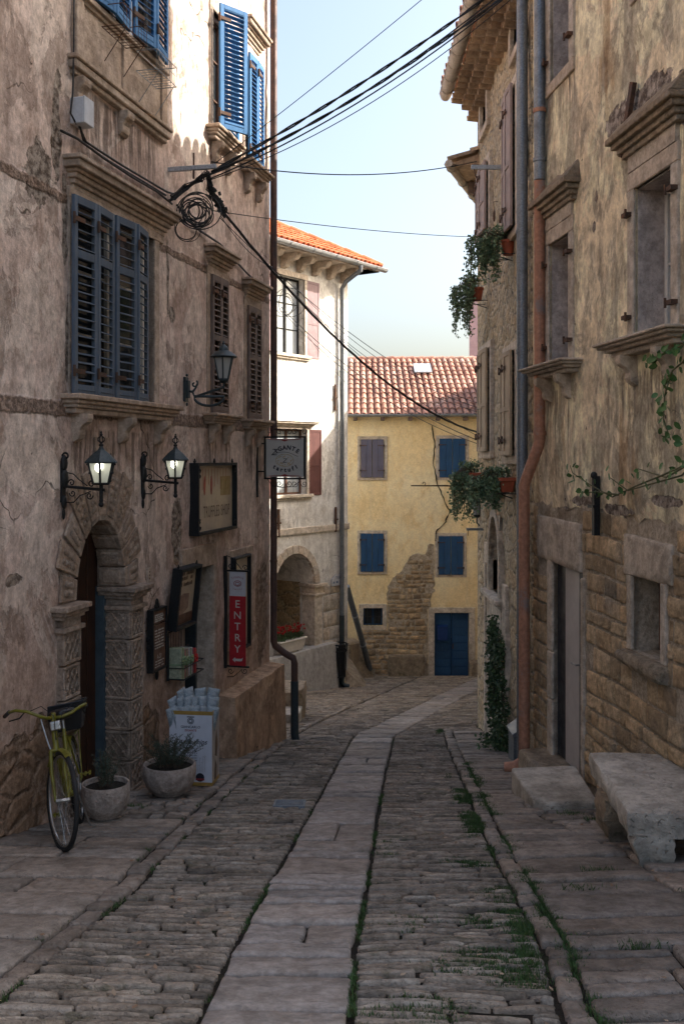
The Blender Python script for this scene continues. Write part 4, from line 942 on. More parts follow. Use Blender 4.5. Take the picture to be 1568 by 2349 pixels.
m = MB(); stones(m, u(830), u(1000), -5.3, z(1000, 1245), (.10, .22), (.14, .38), y=-.022, poly=jag, seed=12, proud=(.006, .022), edge=.016, gap=.022, nx=1, ny=1, wob=.05, amp=.012); Y.part(m, 'exposed_stones', M['stR'], parent=so_, smooth=True)
# long crack
m = MB(); ck = [(1078, 1064), (1086, 1110), (1082, 1156), (1093, 1209), (1114.5, 1263), (1124, 1278), (1112.6, 1305), (1090, 1328), (1086, 1358)]; pts = []
for (a, b), (c, d) in zip(ck, ck[1:]):
    for i in range(6): pts.append((lerp(a, c, i / 6) + rs.uniform(-1.3, 1.3), lerp(b, d, i / 6)))
m.tube([Vector((u(x / 1.09), -.028, z(x / 1.09, y / 1.09))) for x, y in pts], [rs.uniform(.008, .024) for _ in pts], 5); Y.part(m, 'wall_crack', M['soil'])
# large block and base stones
m = MB(); m.box(u(890), u(972), -.22, .05, -5.5, z(890, 1500)); o = Y.part(m, 'base_block', M['rough'], bev=.06, seg=2)
# roof
m = MB(); th = R(22); L = 6.0; rz_ = ez + .02; usd = Vector((0, -math.cos(th), -math.sin(th))); nr_ = Vector((0, -math.sin(th), math.cos(th)))
org = Vector((-1.1, -.42 + L * math.cos(th), rz_ + L * math.sin(th))); tiles(m, org, (1, 0, 0), usd, nr_, 30, 12, .21, .5, seed=5)
m.add([tuple(org + nr_ * -.03), tuple(org + Vector((6.3, 0, 0)) - nr_ * .03), tuple(org + Vector((6.3, 0, 0)) + usd * L - nr_ * .03), tuple(org + usd * L - nr_ * .03)], [(0, 1, 2, 3)])
for i in range(17): m.tube([org + Vector((i * .36, 0, .0)), org + Vector((i * .36 + .4, 0, .02))], [.10, .12], 8)
m.add([tuple(org + nr_ * -.03), tuple(org + Vector((6.3, 0, 0)) - nr_ * .03), tuple(org + Vector((6.3, 7, -2.6))), tuple(org + Vector((0, 7, -2.6)))], [(0, 1, 2, 3)])
ro = Y.part(m, 'roof', M['tileP'], auto=50)
m = MB(); s0_ = org + usd * 1.0 + nr_ * .12; a, b = 3.55, 4.55
m.hexa([s0_ + Vector((a, 0, 0)) + usd * p + nr_ * q for q in (0, .04) for p in (0, 1.0) for a in (3.55, 4.15)]); o = Y.part(m, 'skylight', M['glassW'], parent=ro)
m = MB(); gutter(m, (-1.1, -.5, ez + .03), (5.2, -.5, ez + .05), .07); Y.part(m, 'gutter', M['zinc'], auto=40)
for i in range(6):
    x = .35 + i * .85; m = MB(); m.box(x, x + .12, -.40, .1, ez - .14, ez - .02); Y.part(m, 'rafter_end', M['brownS'], bev=.01)
m = MB(); m.box(-1, 5.2, -.42, .1, ez - .02, ez + .0); Y.part(m, 'soffit', M['stG'])
# things at the yellow house
m = MB(); a, b, c, d = u(1003), u(1026), z(1003, 1469), z(1003, 1434); W0, H0 = b - a, d - c
pb = top('letterbox', 'blue metal letterbox fixed on the left leaf of the blue double door', 'letterbox', FY.w(a, -.105, c), FY.rz)
m.box(0, W0, -.13, 0, 0, H0 * .86); m.obj('box', M['mail'], pb, bev=.006); m = MB(); m.hexa([Vector(v) for v in ((-.01, -.15, H0 * .86), (W0 + .01, -.15, H0 * .86), (-.01, 0, H0 * .86), (W0 + .01, 0, H0 * .86), (-.01, -.15, H0 * .9), (W0 + .01, -.15, H0 * .9), (-.01, 0, H0), (W0 + .01, 0, H0))]); m.obj('lid', M['mail'], pb, bev=.004)
m = MB(); P = FY.w(u(1094), .2, gz(4.2, 30.6)); m.box(-.28, .28, -.22, .2, -.2, .45); o = m.obj('stone_block', M['rough'], loc=P, bev=.07, seg=2); tag(o, 'rough stone block lying right of the blue double door', 'stone block')
m = MB(); m.box(0, .11, -.012, 0, 0, .12); T = top('number_plaque', 'small pale house number plaque on bare stone left of the blue double door', 'house number', FY.w(u(966), .05, z(966, 1527)), FY.rz); m.obj('plate', M['pale'], T)
m = MB(); text(m, '1', .1, lambda a, b: Vector((a + .055, -.014, b + .022))); m.obj('digit', M['ink'], T)
T = top('diagonal_pipe', 'grey metal pipe slanting down from the white corner house to the ground', 'pipe', at(848, 1540, 30.3)); m = MB()
p0, p1 = Vector((0, 0, .06)), at(795, 1345, 28.6) - at(848, 1540, 30.3); m.tube([p0, p1], .085, 10); m.obj('pipe', M['zincP'], T, auto=40); m = MB()
for t in (.3, .65): c_ = p0.lerp(p1, t); m.tube([c_, c_ + (p1 - p0).normalized() * .05], .098, 10)
m.obj('collar', M['steel'], T, auto=40)
# low stone remnant wall between the corner house and the yellow house
m = MB(); m.hexa([Vector(v) for v in ((.25, 28.5, -5.4), (1.15, 30.4, -5.4), (-.6, 29.2, -5.4), (.4, 31., -5.4), (.22, 28.5, -3.6), (.55, 30.4, -3.9), (-.6, 29.2, -3.6), (.4, 31, -3.9))])
tag(m.obj('ramped_stone_wall', M['rough'], bev=.05), 'sloping stone wall stub between white corner house and yellow house', 'stone wall')
# ================================================================ plastered and stone house (right, near)
u, z = FR_.u, FR_.z
H1 = House('stone_and_plaster_house', 'near right house with moldy cream plaster above and bare ashlar stones below', FR_, -2.0)
ZR = 9.8
r1 = (u(1462), u(1548), z(1475, 778), z(1462, 433)); r2 = (u(1265), u(1311), r1[2] - .02, z(1264, 563)); r3 = (u(1268), u(1312), z(1255, 205), z(1255, 205) + 1.5)
rd = (u(1270), u(1336), -3.5, z(1336, 1303)); r5 = (u(1453), u(1520), z(1453, 1492), z(1453, 1318)); zp = EYE - .45
r6 = (r1[0] + .05, r1[1] + .05, r3[2], r3[3])
m = MB(); wallgrid(m, 0, 8.4, zp - .08, ZR, [r1 + (.34,), r2 + (.3,), r3 + (.3,), r6 + (.3,)], step=.14, amp=.02, seed=11, y=-.022)
# ragged lower edge of the render
for i, v in enumerate(m.v):
    if abs(v[2] - (zp - .08)) < 1e-3: m.v[i] = (v[0], v[1] + .012, v[2] + .13 * nz(v[0] * 2.3, 3) + .06 * nz(v[0] * 7, 8))
H1.part(m, 'plaster_wall', M['plR'], auto=35)
m = MB(); wallgrid(m, 0, 8.4, -4.5, zp + .3, [rd + (.22,), r5 + (.3,)], step=.2, amp=.015, seed=12); shell(m, 0, 8.4, -4.5, ZR, 6, y=.0); H1.part(m, 'wall', M['mort'], auto=35)
lint = (u(1237), u(1335), rd[3] + .0, z(1237, 1180)); lin5 = (u(1437), u(1546), r5[3], z(1437, 1222))
m = MB(); sk = [(rd[0] - .17, rd[1] + .09, -5, rd[3] + .02), (lint[0] - .02, lint[1] + .02, lint[2] - .05, lint[3]), (lin5[0], lin5[1], lin5[2] - .02, lin5[3]), (r5[0] - .11, r5[1] + .11, r5[2] - .14, r5[3] + .02)]
stones(m, .0, 8.4, -4.2, zp - .06, (.12, .26), (.15, .44), skip=sk, seed=21, proud=(.010, .024), edge=.009, gap=.030, wob=.045, amp=.0065, nx=5, ny=4, keep=.97)
H1.part(m, 'ashlar_stones', M['stR'], smooth=True)
fn = lambda a, b, h: Vector((a, -h, b))
m = MB(); pad(m, [(lint[0], lint[2] - .02), (lint[1], lint[2] - .05), (lint[1], lint[3] - .02), (lint[0], lint[3])], fn, .035, .014, .1, 8, 6, .006, seed=3); m.box(lint[0] + .02, lint[1] - .02, -.02, .3, lint[2], lint[3] - .05); H1.part(m, 'door_lintel', M['stR2'], smooth=False, auto=50)
m = MB(); pad(m, [(lin5[0], lin5[2] - .01), (lin5[1], lin5[2] - .0), (lin5[1], lin5[3] - .03), (lin5[0], lin5[3])], fn, .035, .014, .1, 8, 6, .006, seed=6); H1.part(m, 'window_lintel', M['stR2'], auto=50)
m = MB(); zz0 = -2.1
for (a, b) in ((-2.6, -.95), (-.95, -.42), (-.42, rd[3])): m.box(rd[0] - .16, rd[0] + .0, -.03, .25, a, b - .012)
H1.part(m, 'door_jamb', M['stG'], bev=.012)
m = MB(); m.box(rd[1], rd[1] + .085, -.03, .22, -2.2, rd[3] - .1); H1.part(m, 'door_jamb', M['stR2'], bev=.012)
m = MB(); fl = z(1300, 1756); y0 = .02
m.box(rd[0], rd[1], y0 + .06, y0 + .12, -3, rd[3] + .1); o = H1.part(m, 'door', M['doorD'])
wd = rd[1] - rd[0]
m = MB(); m.box(rd[0] + wd * .0, rd[0] + wd * .32, y0 + .02, y0 + .06, fl, rd[3] + .05); H1.part(m, 'door_frame', M['doorD'], parent=o, bev=.006)
m = MB(); m.box(rd[0] + wd * .32, rd[0] + wd * .82, y0 + .01, y0 + .045, fl, rd[3] + .05); H1.part(m, 'door_panel', M['doorL'], parent=o, bev=.006)
m = MB(); m.box(rd[0] + wd * .82, rd[1], y0 + .0, y0 + .05, fl, rd[3] + .05); H1.part(m, 'door_stile', M['doorD'], parent=o, bev=.006)
m = MB(); hz = z(1322, 1522); m.tube([(rd[1] - .09, y0, hz), (rd[1] - .09, y0 - .06, hz), (rd[1] - .2, y0 - .065, hz)], .011, 8); H1.part(m, 'door_handle', M['chrome'], parent=o, auto=40)
# surrounds, cornices, sills
def rough_top(mb, a, b, zt, h, y=0., pr=.17):
    n_ = 14
    for i in range(n_):
        p, q = lerp(a, b, i / n_), lerp(a, b, (i + 1) / n_); f = lambda t: h * (1 + .35 * nz(t * 5, 2))
        mb.hexa([Vector(v) for v in ((p, y - pr, zt), (q, y - pr, zt), (p, y + .05, zt), (q, y + .05, zt), (p, y - pr + .02, zt + .012), (q, y - pr + .02, zt + .012), (p, y - .02, zt + f(p)), (q, y - .02, zt + f(q)))])
for W, cn in ((r1, 1), (r2, 1), (r3, 0), (r6, 0)):
    m = MB(); surround(m, *W, .13, .045, bot=not cn, wt=.16); H1.part(m, 'window_surround', M['stG'], bev=.008)
    if cn:
        zc = W[3] + .16 + .14; m = MB(); mould(m, W[0] - .12, W[1] + .12, zc, zc + .2, [(0, .06), (.25, .09), (.5, .13), (.75, .17)], y=-.02); rough_top(m, W[0] - .29, W[1] + .29, zc + .2, .17, y=-.02)
        mm = MB(); mm.box(W[0] - .1, W[1] + .1, -.05, .0, W[3] + .16, zc); H1.part(mm, 'frieze', M['stG'])
        H1.part(m, 'cornice', M['rough'], bev=.008)
        sill(H1, W[0] - .12, W[1] + .12, W[2], .13, (W[0] + .0, W[1] - .0), .26, .19, mat='stR2', prof=[(0, .14), (.35, .19), (.6, .24), (.8, .27)], cw=.11)
    m = MB(); m.box(W[0], W[0] + .012, .0, .26, W[2], W[3]); m.box(W[1] - .012, W[1], .0, .26, W[2], W[3]); m.box(W[0] + .012, W[1] - .012, .0, .26, W[3] - .012, W[3]); H1.part(m, 'window_reveal', M['plRv'])
    window(H1, *W, y=.27, wood='white' if W is r1 else 'winW', glass='glass', bars=1, leaf=1, fw=.06)
    for t in (.16, .84):
        for sx in (-1, 1):
            m = MB(); xx = W[0] - .08 if sx < 0 else W[1] + .08; m.box(xx - .05, xx + .05, -.10, -.04, lerp(W[2], W[3], t) - .018, lerp(W[2], W[3], t) + .018); m.tube([(xx - .05 * sx, -.10, lerp(W[2], W[3], t) - .04), (xx - .05 * sx, -.10, lerp(W[2], W[3], t) + .04)], .012, 6); H1.part(m, 'shutter_hook', M['rust'])
for a_ in (r5[0] - .10, r5[1]): m = MB(); m.box(a_, a_ + .10, -.03, .06, r5[2], r5[3]); H1.part(m, 'window_jamb', M['stG'], bev=.01)
m = MB(); pad(m, [(r5[0] - .16, r5[2] - .12), (r5[1] + .16, r5[2] - .14), (r5[1] + .14, r5[2]), (r5[0] - .18, r5[2] - .01)], fn, .12, .03, .14, 6, 2, .012, seed=4); m.box(r5[0] - .12, r5[1] + .12, -.08, .2, r5[2] - .1, r5[2] - .005); H1.part(m, 'window_sill', M['rough'], auto=50)
window(H1, *r5, y=.26, wood='winW', glass='glass', bars=0, leaf=1)
# downpipes at the corner
def X(p): return p
m = MB(); gp = lambda uu, out, zz: Vector((uu, -out, zz)); ug = u(1237, .1)
zb1, zb2 = z(1237, 1010), z(1215, 1110)
for (za_, zb_, mt, nm) in ((11, z(1237, 430), 'zincP', 'upper_drainpipe'),):
    m = MB(); m.tube([gp(ug, .1, za_), gp(ug, .1, zb_)], .062, 14)
    for q in (8.5, 5.0): m.tube([gp(ug, .1, q), gp(ug, .1, q + .04)], .072, 14)
    H1.part(m, nm, M[mt], auto=40)
m = MB(); ul = ug; m.tube([gp(ug, .1, z(1237, 432)), gp(ug, .1, zb1), gp(ug - .0, .11, zb1 - .06), gp(ul - .1, .22, zb2 + .08), gp(ul - .12, .24, zb2), gp(ul - .12, .24, -1.62), gp(ul - .13, .25, -1.72), gp(ul - .16, .34, -1.79), gp(ul - .2, .44, -1.80)], [.062] * 6 + [.068, .07, .062], 14)
for q, oo in ((z(1237, 280), 0), (1.95, 0)): m.tube([gp(ug, .1, q), gp(ug, .1, q + .045)], .072, 14)
for q in (.75, -.6): m.tube([gp(ul - .12, .24, q), gp(ul - .12, .24, q + .03)], .068, 14)
H1.part(m, 'copper_drainpipe', M['copper'], auto=40)
# iron cross tie and bars
m = MB(); c = (u(1455), z(1455, 280)); T = Matrix.Translation((c[0], -.07, c[1])) @ Matrix.Rotation(R(24), 4, 'Y'); m.box(-.035, .035, -.02, .02, -.3, .33, T=T)
T2 = Matrix.Translation((c[0], -.10, c[1] - .06)) @ Matrix.Rotation(R(-3), 4, 'Y'); m.box(-.19, .16, -.012, .012, -.03, .03, T=T2); H1.part(m, 'wall_tie', M['rust'])
m = MB(); c = u(1380); m.box(c - .03, c + .03, -.09, -.03, z(1380, 1228), z(1380, 1092)); m.box(c - .09, c + .05, -.11, -.08, z(1380, 1165), z(1380, 1158)); m.ball((c, -.08, z(1380, 1090)), .035); H1.part(m, 'iron_bar', M['iron'])
m = MB(); m.box(-.1, 8.6, -.25, 6.2, ZR, ZR + .15); H1.part(m, 'roof', M['tileP'])
# door sill blocks
P = FR_.w((rd[0] + rd[1]) / 2, 0, 0)
m = MB(); fz = fl - .005
pad(m, [(rd[0] - .25, -.34), (rd[1] + .06, -.34), (rd[1] + .06, .16), (rd[0] - .25, .16)], lambda a, b, h: Vector((a, b, h)), fz, .03, .5, 6, 3, .012, seed=2); H1.part(m, 'door_sill', M['rough'], auto=60)
tz = gz(2, 9.6) + .19
T = Vector((2.0, 9.5, tz)); m = MB()
pts = [(-.28, -.46), (-.15, -.60), (.30, -.56), (.34, .5), (-.32, .42)]
q = []; 
m.prism(pts, -.24, 0, lambda a, b, c: Vector((a, b, c))); o = m.obj('stone_step', M['bench'], loc=T, bev=.03, seg=3); tag(o, 'worn pale stone step with clipped corner below the grey door', 'stone step')
# bench
bt = EYE - 2.47; T = top('stone_bench', 'rough limestone slab bench on two rock blocks against the ashlar wall', 'bench', (2.4, 7.5, gz(2.4, 7.5)))
def bl(x, y, zz): return Vector((x - 2.4, y - 7.5, zz - gz(2.4, 7.5)))
m = MB(); outline = [(1.98, 6.93), (2.35, 6.86), (2.9, 6.95), (2.78, 7.7), (2.66, 8.3), (2.4, 8.36), (2.06, 8.34), (2.02, 7.6)]
def rockslab(mb, out, z0, z1, nlev=4, ins=.03, am=.018, seed=0.):
    """irregular slab: outline resampled, sides roughened"""
    pts = []
    for (a, b), (c, d) in zip(out, out[1:] + out[:1]):
        n_ = max(2, int(math.hypot(c - a, d - b) / .09)); pts += [(lerp(a, c, i / n_), lerp(b, d, i / n_)) for i in range(n_)]
    cx, cy = sum(p[0] for p in pts) / len(pts), sum(p[1] for p in pts) / len(pts); n_ = len(pts); vs = []; lv = nlev + 1
    for k in range(lv):
        t = k / nlev; zz = lerp(z0, z1, t)
        for (x, y) in pts:
            d = Vector((x - cx, y - cy)).normalized(); r = am * 2 * noise.noise(Vector((x * 5 + seed, y * 5, zz * 7))) + am * noise.noise(Vector((x * 14, y * 14, zz * 16 + seed))) - (ins * (1 - t) ** 2 if t < 1 else .012)
            vs.append((x + d.x * r, y + d.y * r, zz + (am * .3 * noise.noise(Vector((x * 4, y * 4, seed))) if k == nlev else 0)))
    fs = [(k * n_ + i, k * n_ + (i + 1) % n_, (k + 1) * n_ + (i + 1) % n_, (k + 1) * n_ + i) for k in range(lv - 1) for i in range(n_)]
    # top rings
    base = (lv - 1) * n_
    for s_ in (.93, .6, .25):
        o = len(vs); vs += [(lerp(cx, x, s_), lerp(cy, y, s_), z1 + .012 + am * .4 * noise.noise(Vector((lerp(cx, x, s_) * 5, lerp(cy, y, s_) * 5, seed)))) for (x, y) in pts]; fs += [(base + i, base + (i + 1) % n_, o + (i + 1) % n_, o + i) for i in range(n_)]; base = o
    fs.append(tuple(base + i for i in range(n_))); fs.append(tuple(range(n_))[::-1]); mb.add(vs, fs)
rockslab(m, [(p[0] - 2.4, p[1] - 7.5) for p in outline], bt - .17 - gz(2.4, 7.5), bt - gz(2.4, 7.5), ins=.03, am=.012); m.obj('seat', M['bench'], T, auto=38)
for (cx, cy, wx, wy) in ((2.16, 7.02, .15, .13), (2.14, 7.75, .15, .17)):
    m = MB(); g0 = gz(cx, cy); pl = lambda a, b: (cx + a - 2.4, cy + b - 7.5)
    rockslab(m, [pl(-wx, -wy), pl(wx, -wy * .9), pl(wx * 1.1, wy), pl(-wx * .9, wy)], g0 - .05 - gz(2.4, 7.5), bt - .16 - gz(2.4, 7.5), nlev=6, ins=.12, am=.04, seed=cx + cy); m.obj('support', M['rough'] if cy > 7.5 else M['bench'], T, auto=40)
# ================================================================ rubble house beyond
u, z = FS.u, FS.z
S = House('rubble_stone_house', 'rubble stone house beyond the downpipes with tan shutters and a deep tiled eave', FS, -2.6)
zs = EYE + 5.85; 
g1 = (u(1107), u(1121), z(1110, 300), z(1110, 190)); g2 = (u(1166), u(1190), z(1168, 545), z(1168, 235)); g3 = (u(1178), u(1200), z(1178, 130), z(1178, 130) + 1.1)
g4 = (u(1109), u(1130), z(1118, 1035), z(1118, 805)); g5 = (u(1163), u(1189), z(1175, 1045), z(1175, 810)); g7 = (u(1105), u(1127), z(1112, 545), z(1112, 395))
na_, nb_ = u(1130), u(1152); ncu = (na_ + nb_) / 2; nr2 = (nb_ - na_) / 2; nsp, nbt = z(1140, 1290), z(1140, 1362)
dA = (u(1131), u(1153), -3.6, z(1140, 1230)); dB = (u(1115), u(1125), -3.6, z(1115, 1290))
nz0 = nsp + .0
holes = [g1 + (.2,), g2 + (.2,), g3 + (.2,), g4 + (.2,), g5 + (.2,), g7 + (.2,), (na_, nb_, nbt, nsp + nr2 * 1.5, .3)]
m = MB(); wallgrid(m, 0, 4.62, -4.6, zs, holes, step=.12, amp=.045, fr=1.6, seed=31); shell(m, 0, 4.62, -4.6, zs, 6); S.part(m, 'wall', M['rub'], auto=50)
m = MB()
for i in range(14):
    a0, a1 = math.pi * i / 14, math.pi * (i + 1) / 14; f = lambda t: (ncu - nr2 * math.cos(t), nsp + nr2 * 1.5 * math.sin(t)); (a, b), (c, d) = f(a0), f(a1)
    m.add([(a, -.04, b), (c, -.04, d), (c, -.04, nsp + nr2 * 1.5 + .03), (a, -.04, nsp + nr2 * 1.5 + .03)], [(0, 1, 2, 3)]); m.add([(a, -.04, b), (c, -.04, d), (c, .3, d), (a, .3, b)], [(0, 1, 2, 3)])
    g_ = lambda t, e: (ncu - (nr2 + e) * math.cos(t), nsp + (nr2 * 1.5 + e) * math.sin(t)); m.prism([g_(a0, .0), g_(a1, .0), g_(a1, .12), g_(a0, .12)], -.02, .07, lambda a, b, c: Vector((a, -c, b)))
m.box(na_ - .12, na_, -.07, .1, nbt, nsp); m.box(nb_, nb_ + .12, -.07, .1, nbt, nsp); m.box(na_ - .02, nb_ + .02, .16, .32, nbt - .1, nsp + 1); S.part(m, 'arched_niche', M['stW'], bev=.006)
m = MB(); mould(m, na_ - .12, nb_ + .12, nbt - .16, nbt, [(0, .06), (.3, .1), (.6, .15)]); mould(m, na_ - .02, nb_ + .02, nsp + nr2 * 1.5 + .28, nsp + nr2 * 1.5 + .42, [(0, .08), (.4, .14), (.7, .2)]); m.ball((ncu, -.08, nsp + nr2 * 1.5 + .2), .09, (1, .6, 1)); S.part(m, 'niche_moulding', M['stW'], bev=.008)
for (a, b) in ((na_ - .55, na_ - .18), (nb_ + .28, nb_ + .5)):
    m = MB(); zt_ = z(1120, 1290) if a < na_ - .3 else z(1170, 1400); surround(m, a + .08, b - .06, -3.4, zt_, .1, .05, bot=False, wt=.3); m.box(a + .05, b - .05, .0, .03, -3.4, zt_); S.part(m, 'stone_frame', M['stW'], bev=.008)
m = MB(); m.box(na_ - .1, nb_ + .1, -.045, .03, -3.4, nbt - .18); S.part(m, 'niche_pedestal', M['stW'], bev=.01)
for W, st_ in ((g1, None), (g3, None), (g2, 'roseR'), (g4, 'tanS'), (g5, 'tanS'), (g7, 'roseR')):
    m = MB(); surround(m, *W, .11, .055); S.part(m, 'window_surround', M['stW'], bev=.008); window(S, *W, y=.17, wood='winW', bars=1, leaf=1)
H_ = lambda W: W[3] - W[2]
for W, mt in ((g2, 'roseR'), (g4, 'tanS'), (g5, 'tanS'), (g7, 'roseR')):
    hw = (W[1] - W[0]) / 2
    for k in (0, 1): leafpart(S, hw, H_(W), (W[0] + hw * k, -.065 - .03 * k, W[2]), -4 + 6 * k, mt, fn=panel_shutter, hz=(.15, .85))
for W in (g4, g7): leafpart(S, .34, H_(W) + .02, (W[0] - .37, -.03, W[2]), 12, 'brownS', fn=panel_shutter, hz=(.15, .85))
# tiled eave (three rows of projecting tiles) and gutter
gx = 2.2 - 1.52
for row, (pr, zz_, n_) in enumerate(((.14, zs - .26, 20), (.26, zs - .13, 20), (.39, zs, 20))):
    m = MB(); rs = random.Random(row)
    for i in range(n_):
        c = .02 + i * .235 + (.11 if row % 2 else 0); r_ = .115; pts = []
        vs = []
        for yy in (-pr - rs.uniform(0, .03), .1):
            for rr in (r_, r_ - .016):
                for k in range(9): th = math.pi * k / 8; vs.append(Vector((c - rr * math.cos(th), yy, zz_ - rr * math.sin(th) * 1.0 - .02 - yy * .12)))
        m.add(vs, [(k, k + 1, 18 + k + 1, 18 + k) for k in range(8)] + [(9 + k, 27 + k, 27 + k + 1, 9 + k + 1) for k in range(8)] + [(k, 9 + k, 10 + k, k + 1) for k in range(8)])
    m.box(0, 4.75, -pr + .02, .1, zz_ + .0 + pr * .12, zz_ + .04 + pr * .12); S.part(m, 'eave_tile_course', M['tileU'], auto=50)
m = MB(); th = R(18)
m.hexa([Vector(v) for v in ((-.1, -.44, zs + .12), (4.8, -.44, zs + .12), (-.1, 5, zs + .12 + 5.54 * math.tan(th)), (4.8, 5, zs + .12 + 5.54 * math.tan(th)), (-.1, -.44, zs + .16), (4.8, -.44, zs + .16), (-.1, 5, zs + .16 + 5.54 * math.tan(th)), (4.8, 5, zs + .16 + 5.54 * math.tan(th)))])
usd = Vector((0, -math.cos(th), -math.sin(th))); nr_ = Vector((0, -math.sin(th), math.cos(th))); tiles(m, Vector((-.1, -.50 + 2.4 * math.cos(th), zs + .17 + 2.4 * math.sin(th))), (1, 0, 0), usd, nr_, 20, 6, .245, .4, seed=8); S.part(m, 'roof', M['tileP'], auto=50)
m = MB(); gutter(m, (-.15, -.50, zs + .12), (4.8, -.50, zs + .12), .10, strap=.5); m.tube([(-.2, -.50, zs + .1), (4.8, -.50, zs + .1)], .085, 10); S.part(m, 'gutter', M['beigeP'], auto=40)
m = MB(); ugp = u(1199, .08); m.tube([(ugp, -.09, 9.5), (ugp, -.09, z(1199, 1735))], .066, 14)
for yy in (550, 815, 1110, 1445): q = z(1199, yy); m.tube([(ugp, -.09, q), (ugp, -.09, q + .02)], .073, 14); m.tube([(ugp, -.09, q - .03), (ugp, -.09, q - .01)], .073, 14)
S.part(m, 'drainpipe', M['zincP'], auto=40)
m = MB(); m.box(u(1171, .1), u(1183, .1), -.13, -.02, z(1170, 1730), z(1170, 1640)); m.hexa([Vector(v) for v in [(u(1170, .1), -.15, z(1170, 1640)), (u(1184, .1), -.15, z(1170, 1640)), (u(1170, .1), 0, z(1170, 1640)), (u(1184, .1), 0, z(1170, 1640)), (u(1170, .1), -.15, z(1170, 1636)), (u(1184, .1), -.15, z(1170, 1636)), (u(1170, .1), 0, z(1170, 1618)), (u(1184, .1), 0, z(1170, 1618))]])
T = top('meter_box', 'grey metal meter box with sloping lid half hidden behind the grey downpipe', 'meter box', (2.2, 12.5, z(1170, 1730))); T.rotation_euler = (0, 0, FS.rz)
for i, v in enumerate(m.v): p = FS.w(v[0], -v[1], v[2]) - T.location; q = Quaternion((0, 0, 1), -FS.rz) @ p; m.v[i] = tuple(q)
m.obj('box', M['zincP'], T, bev=.004)
# ================================================================ lower house round the bend, and neighbours
FT = Fr((2.36 + 6 * .317, 16.3 + 6 * .948), (-.317, -.948))
T3 = House('neighbour_house', 'lower house at the bend whose tiled eave shows behind the rubble house', FT, -3); zt = EYE + 4.72
m = MB(); wallgrid(m, 0, 6.0, -6, zt, [], step=.4, amp=.03, seed=40); shell(m, 0, 6.0, -6, zt, 5.5); T3.part(m, 'wall', M['plR'])
m = MB(); th = R(15); m.hexa([Vector(v) for v in ((-.4, -.45, zt), (6.35, -.45, zt), (-.4, 6, zt + .0), (6.35, 6, zt + .0), (-.4, -.45, zt + .05), (6.35, -.45, zt + .05), (-.4, 6, zt + .05 + 6.4 * math.tan(th)), (6.35, 6, zt + .05 + 6.4 * math.tan(th)))])
usd = Vector((0, -math.cos(th), -math.sin(th))); nr_ = Vector((0, -math.sin(th), math.cos(th))); tiles(m, Vector((-.4, -.5 + 2 * math.cos(th), zt + .08 + 2 * math.sin(th))), (1, 0, 0), usd, nr_, 29, 5, .235, .4, seed=9); T3.part(m, 'roof', M['tileU'], auto=50)
m = MB(); gutter(m, (-.4, -.53, zt + .03), (6.4, -.53, zt + .03), .08); m.tube([(-.4, -.53, zt + .02), (6.45, -.53, zt + .02)], .065, 8); T3.part(m, 'gutter', M['beigeP'], auto=40)
m = MB(); m.box(0, .1, -.5, .05, zt - .1, zt); m.box(5.3, 5.42, -.42, .05, zt - .22, zt - .02); m.box(4.4, 4.52, -.42, .05, zt - .22, zt - .02); T3.part(m, 'rafter_end', M['brownS'])
FL = Fr((5.1, 40), (1, -.14)); LV = House('lilac_house', 'far lilac rendered house corner rising behind the faded tile roof', FL, -6)
m = MB(); m.box(0, 8, 0, 7, -7, EYE + 6.5); LV.part(m, 'wall', M['plL']); m = MB(); m.box(-.03, 8.3, -.03, 7.3, EYE + 6.5, EYE + 6.6); LV.part(m, 'roof', M['tileP'])
FU = Fr((4.65, 34), (0, -1)); U = House('unseen_gabled_house', 'gabled house round the bend that shades the corner house', FU, -5.2)  # out of view; roofline shaped to shade the corner house and yellow roof
m = MB(); m.prism([(0, -6), (12, -6), (12, EYE + 2.), (6, EYE + 4.95), (0, EYE + 2.)], 0, 7, lambda a, b, c: Vector((a, c, b))); U.part(m, 'wall', M['plR'])
m = MB()
for sg in (-1, 1): m.prism([(6, EYE + 4.97), (6 + sg * 6.3, EYE + 1.87), (6 + sg * 6.3, EYE + 1.97), (6, EYE + 5.07)], 0, 7, lambda a, b, c: Vector((a, c, b)))
U.part(m, 'roof', M['tileP'])
# ================================================================ things on and along the pink house
u, z = FA.u, FA.z
def wl(x, y, fr=FA, out=0.): return fr.w(fr.u(x), out, fr.z(x, y))
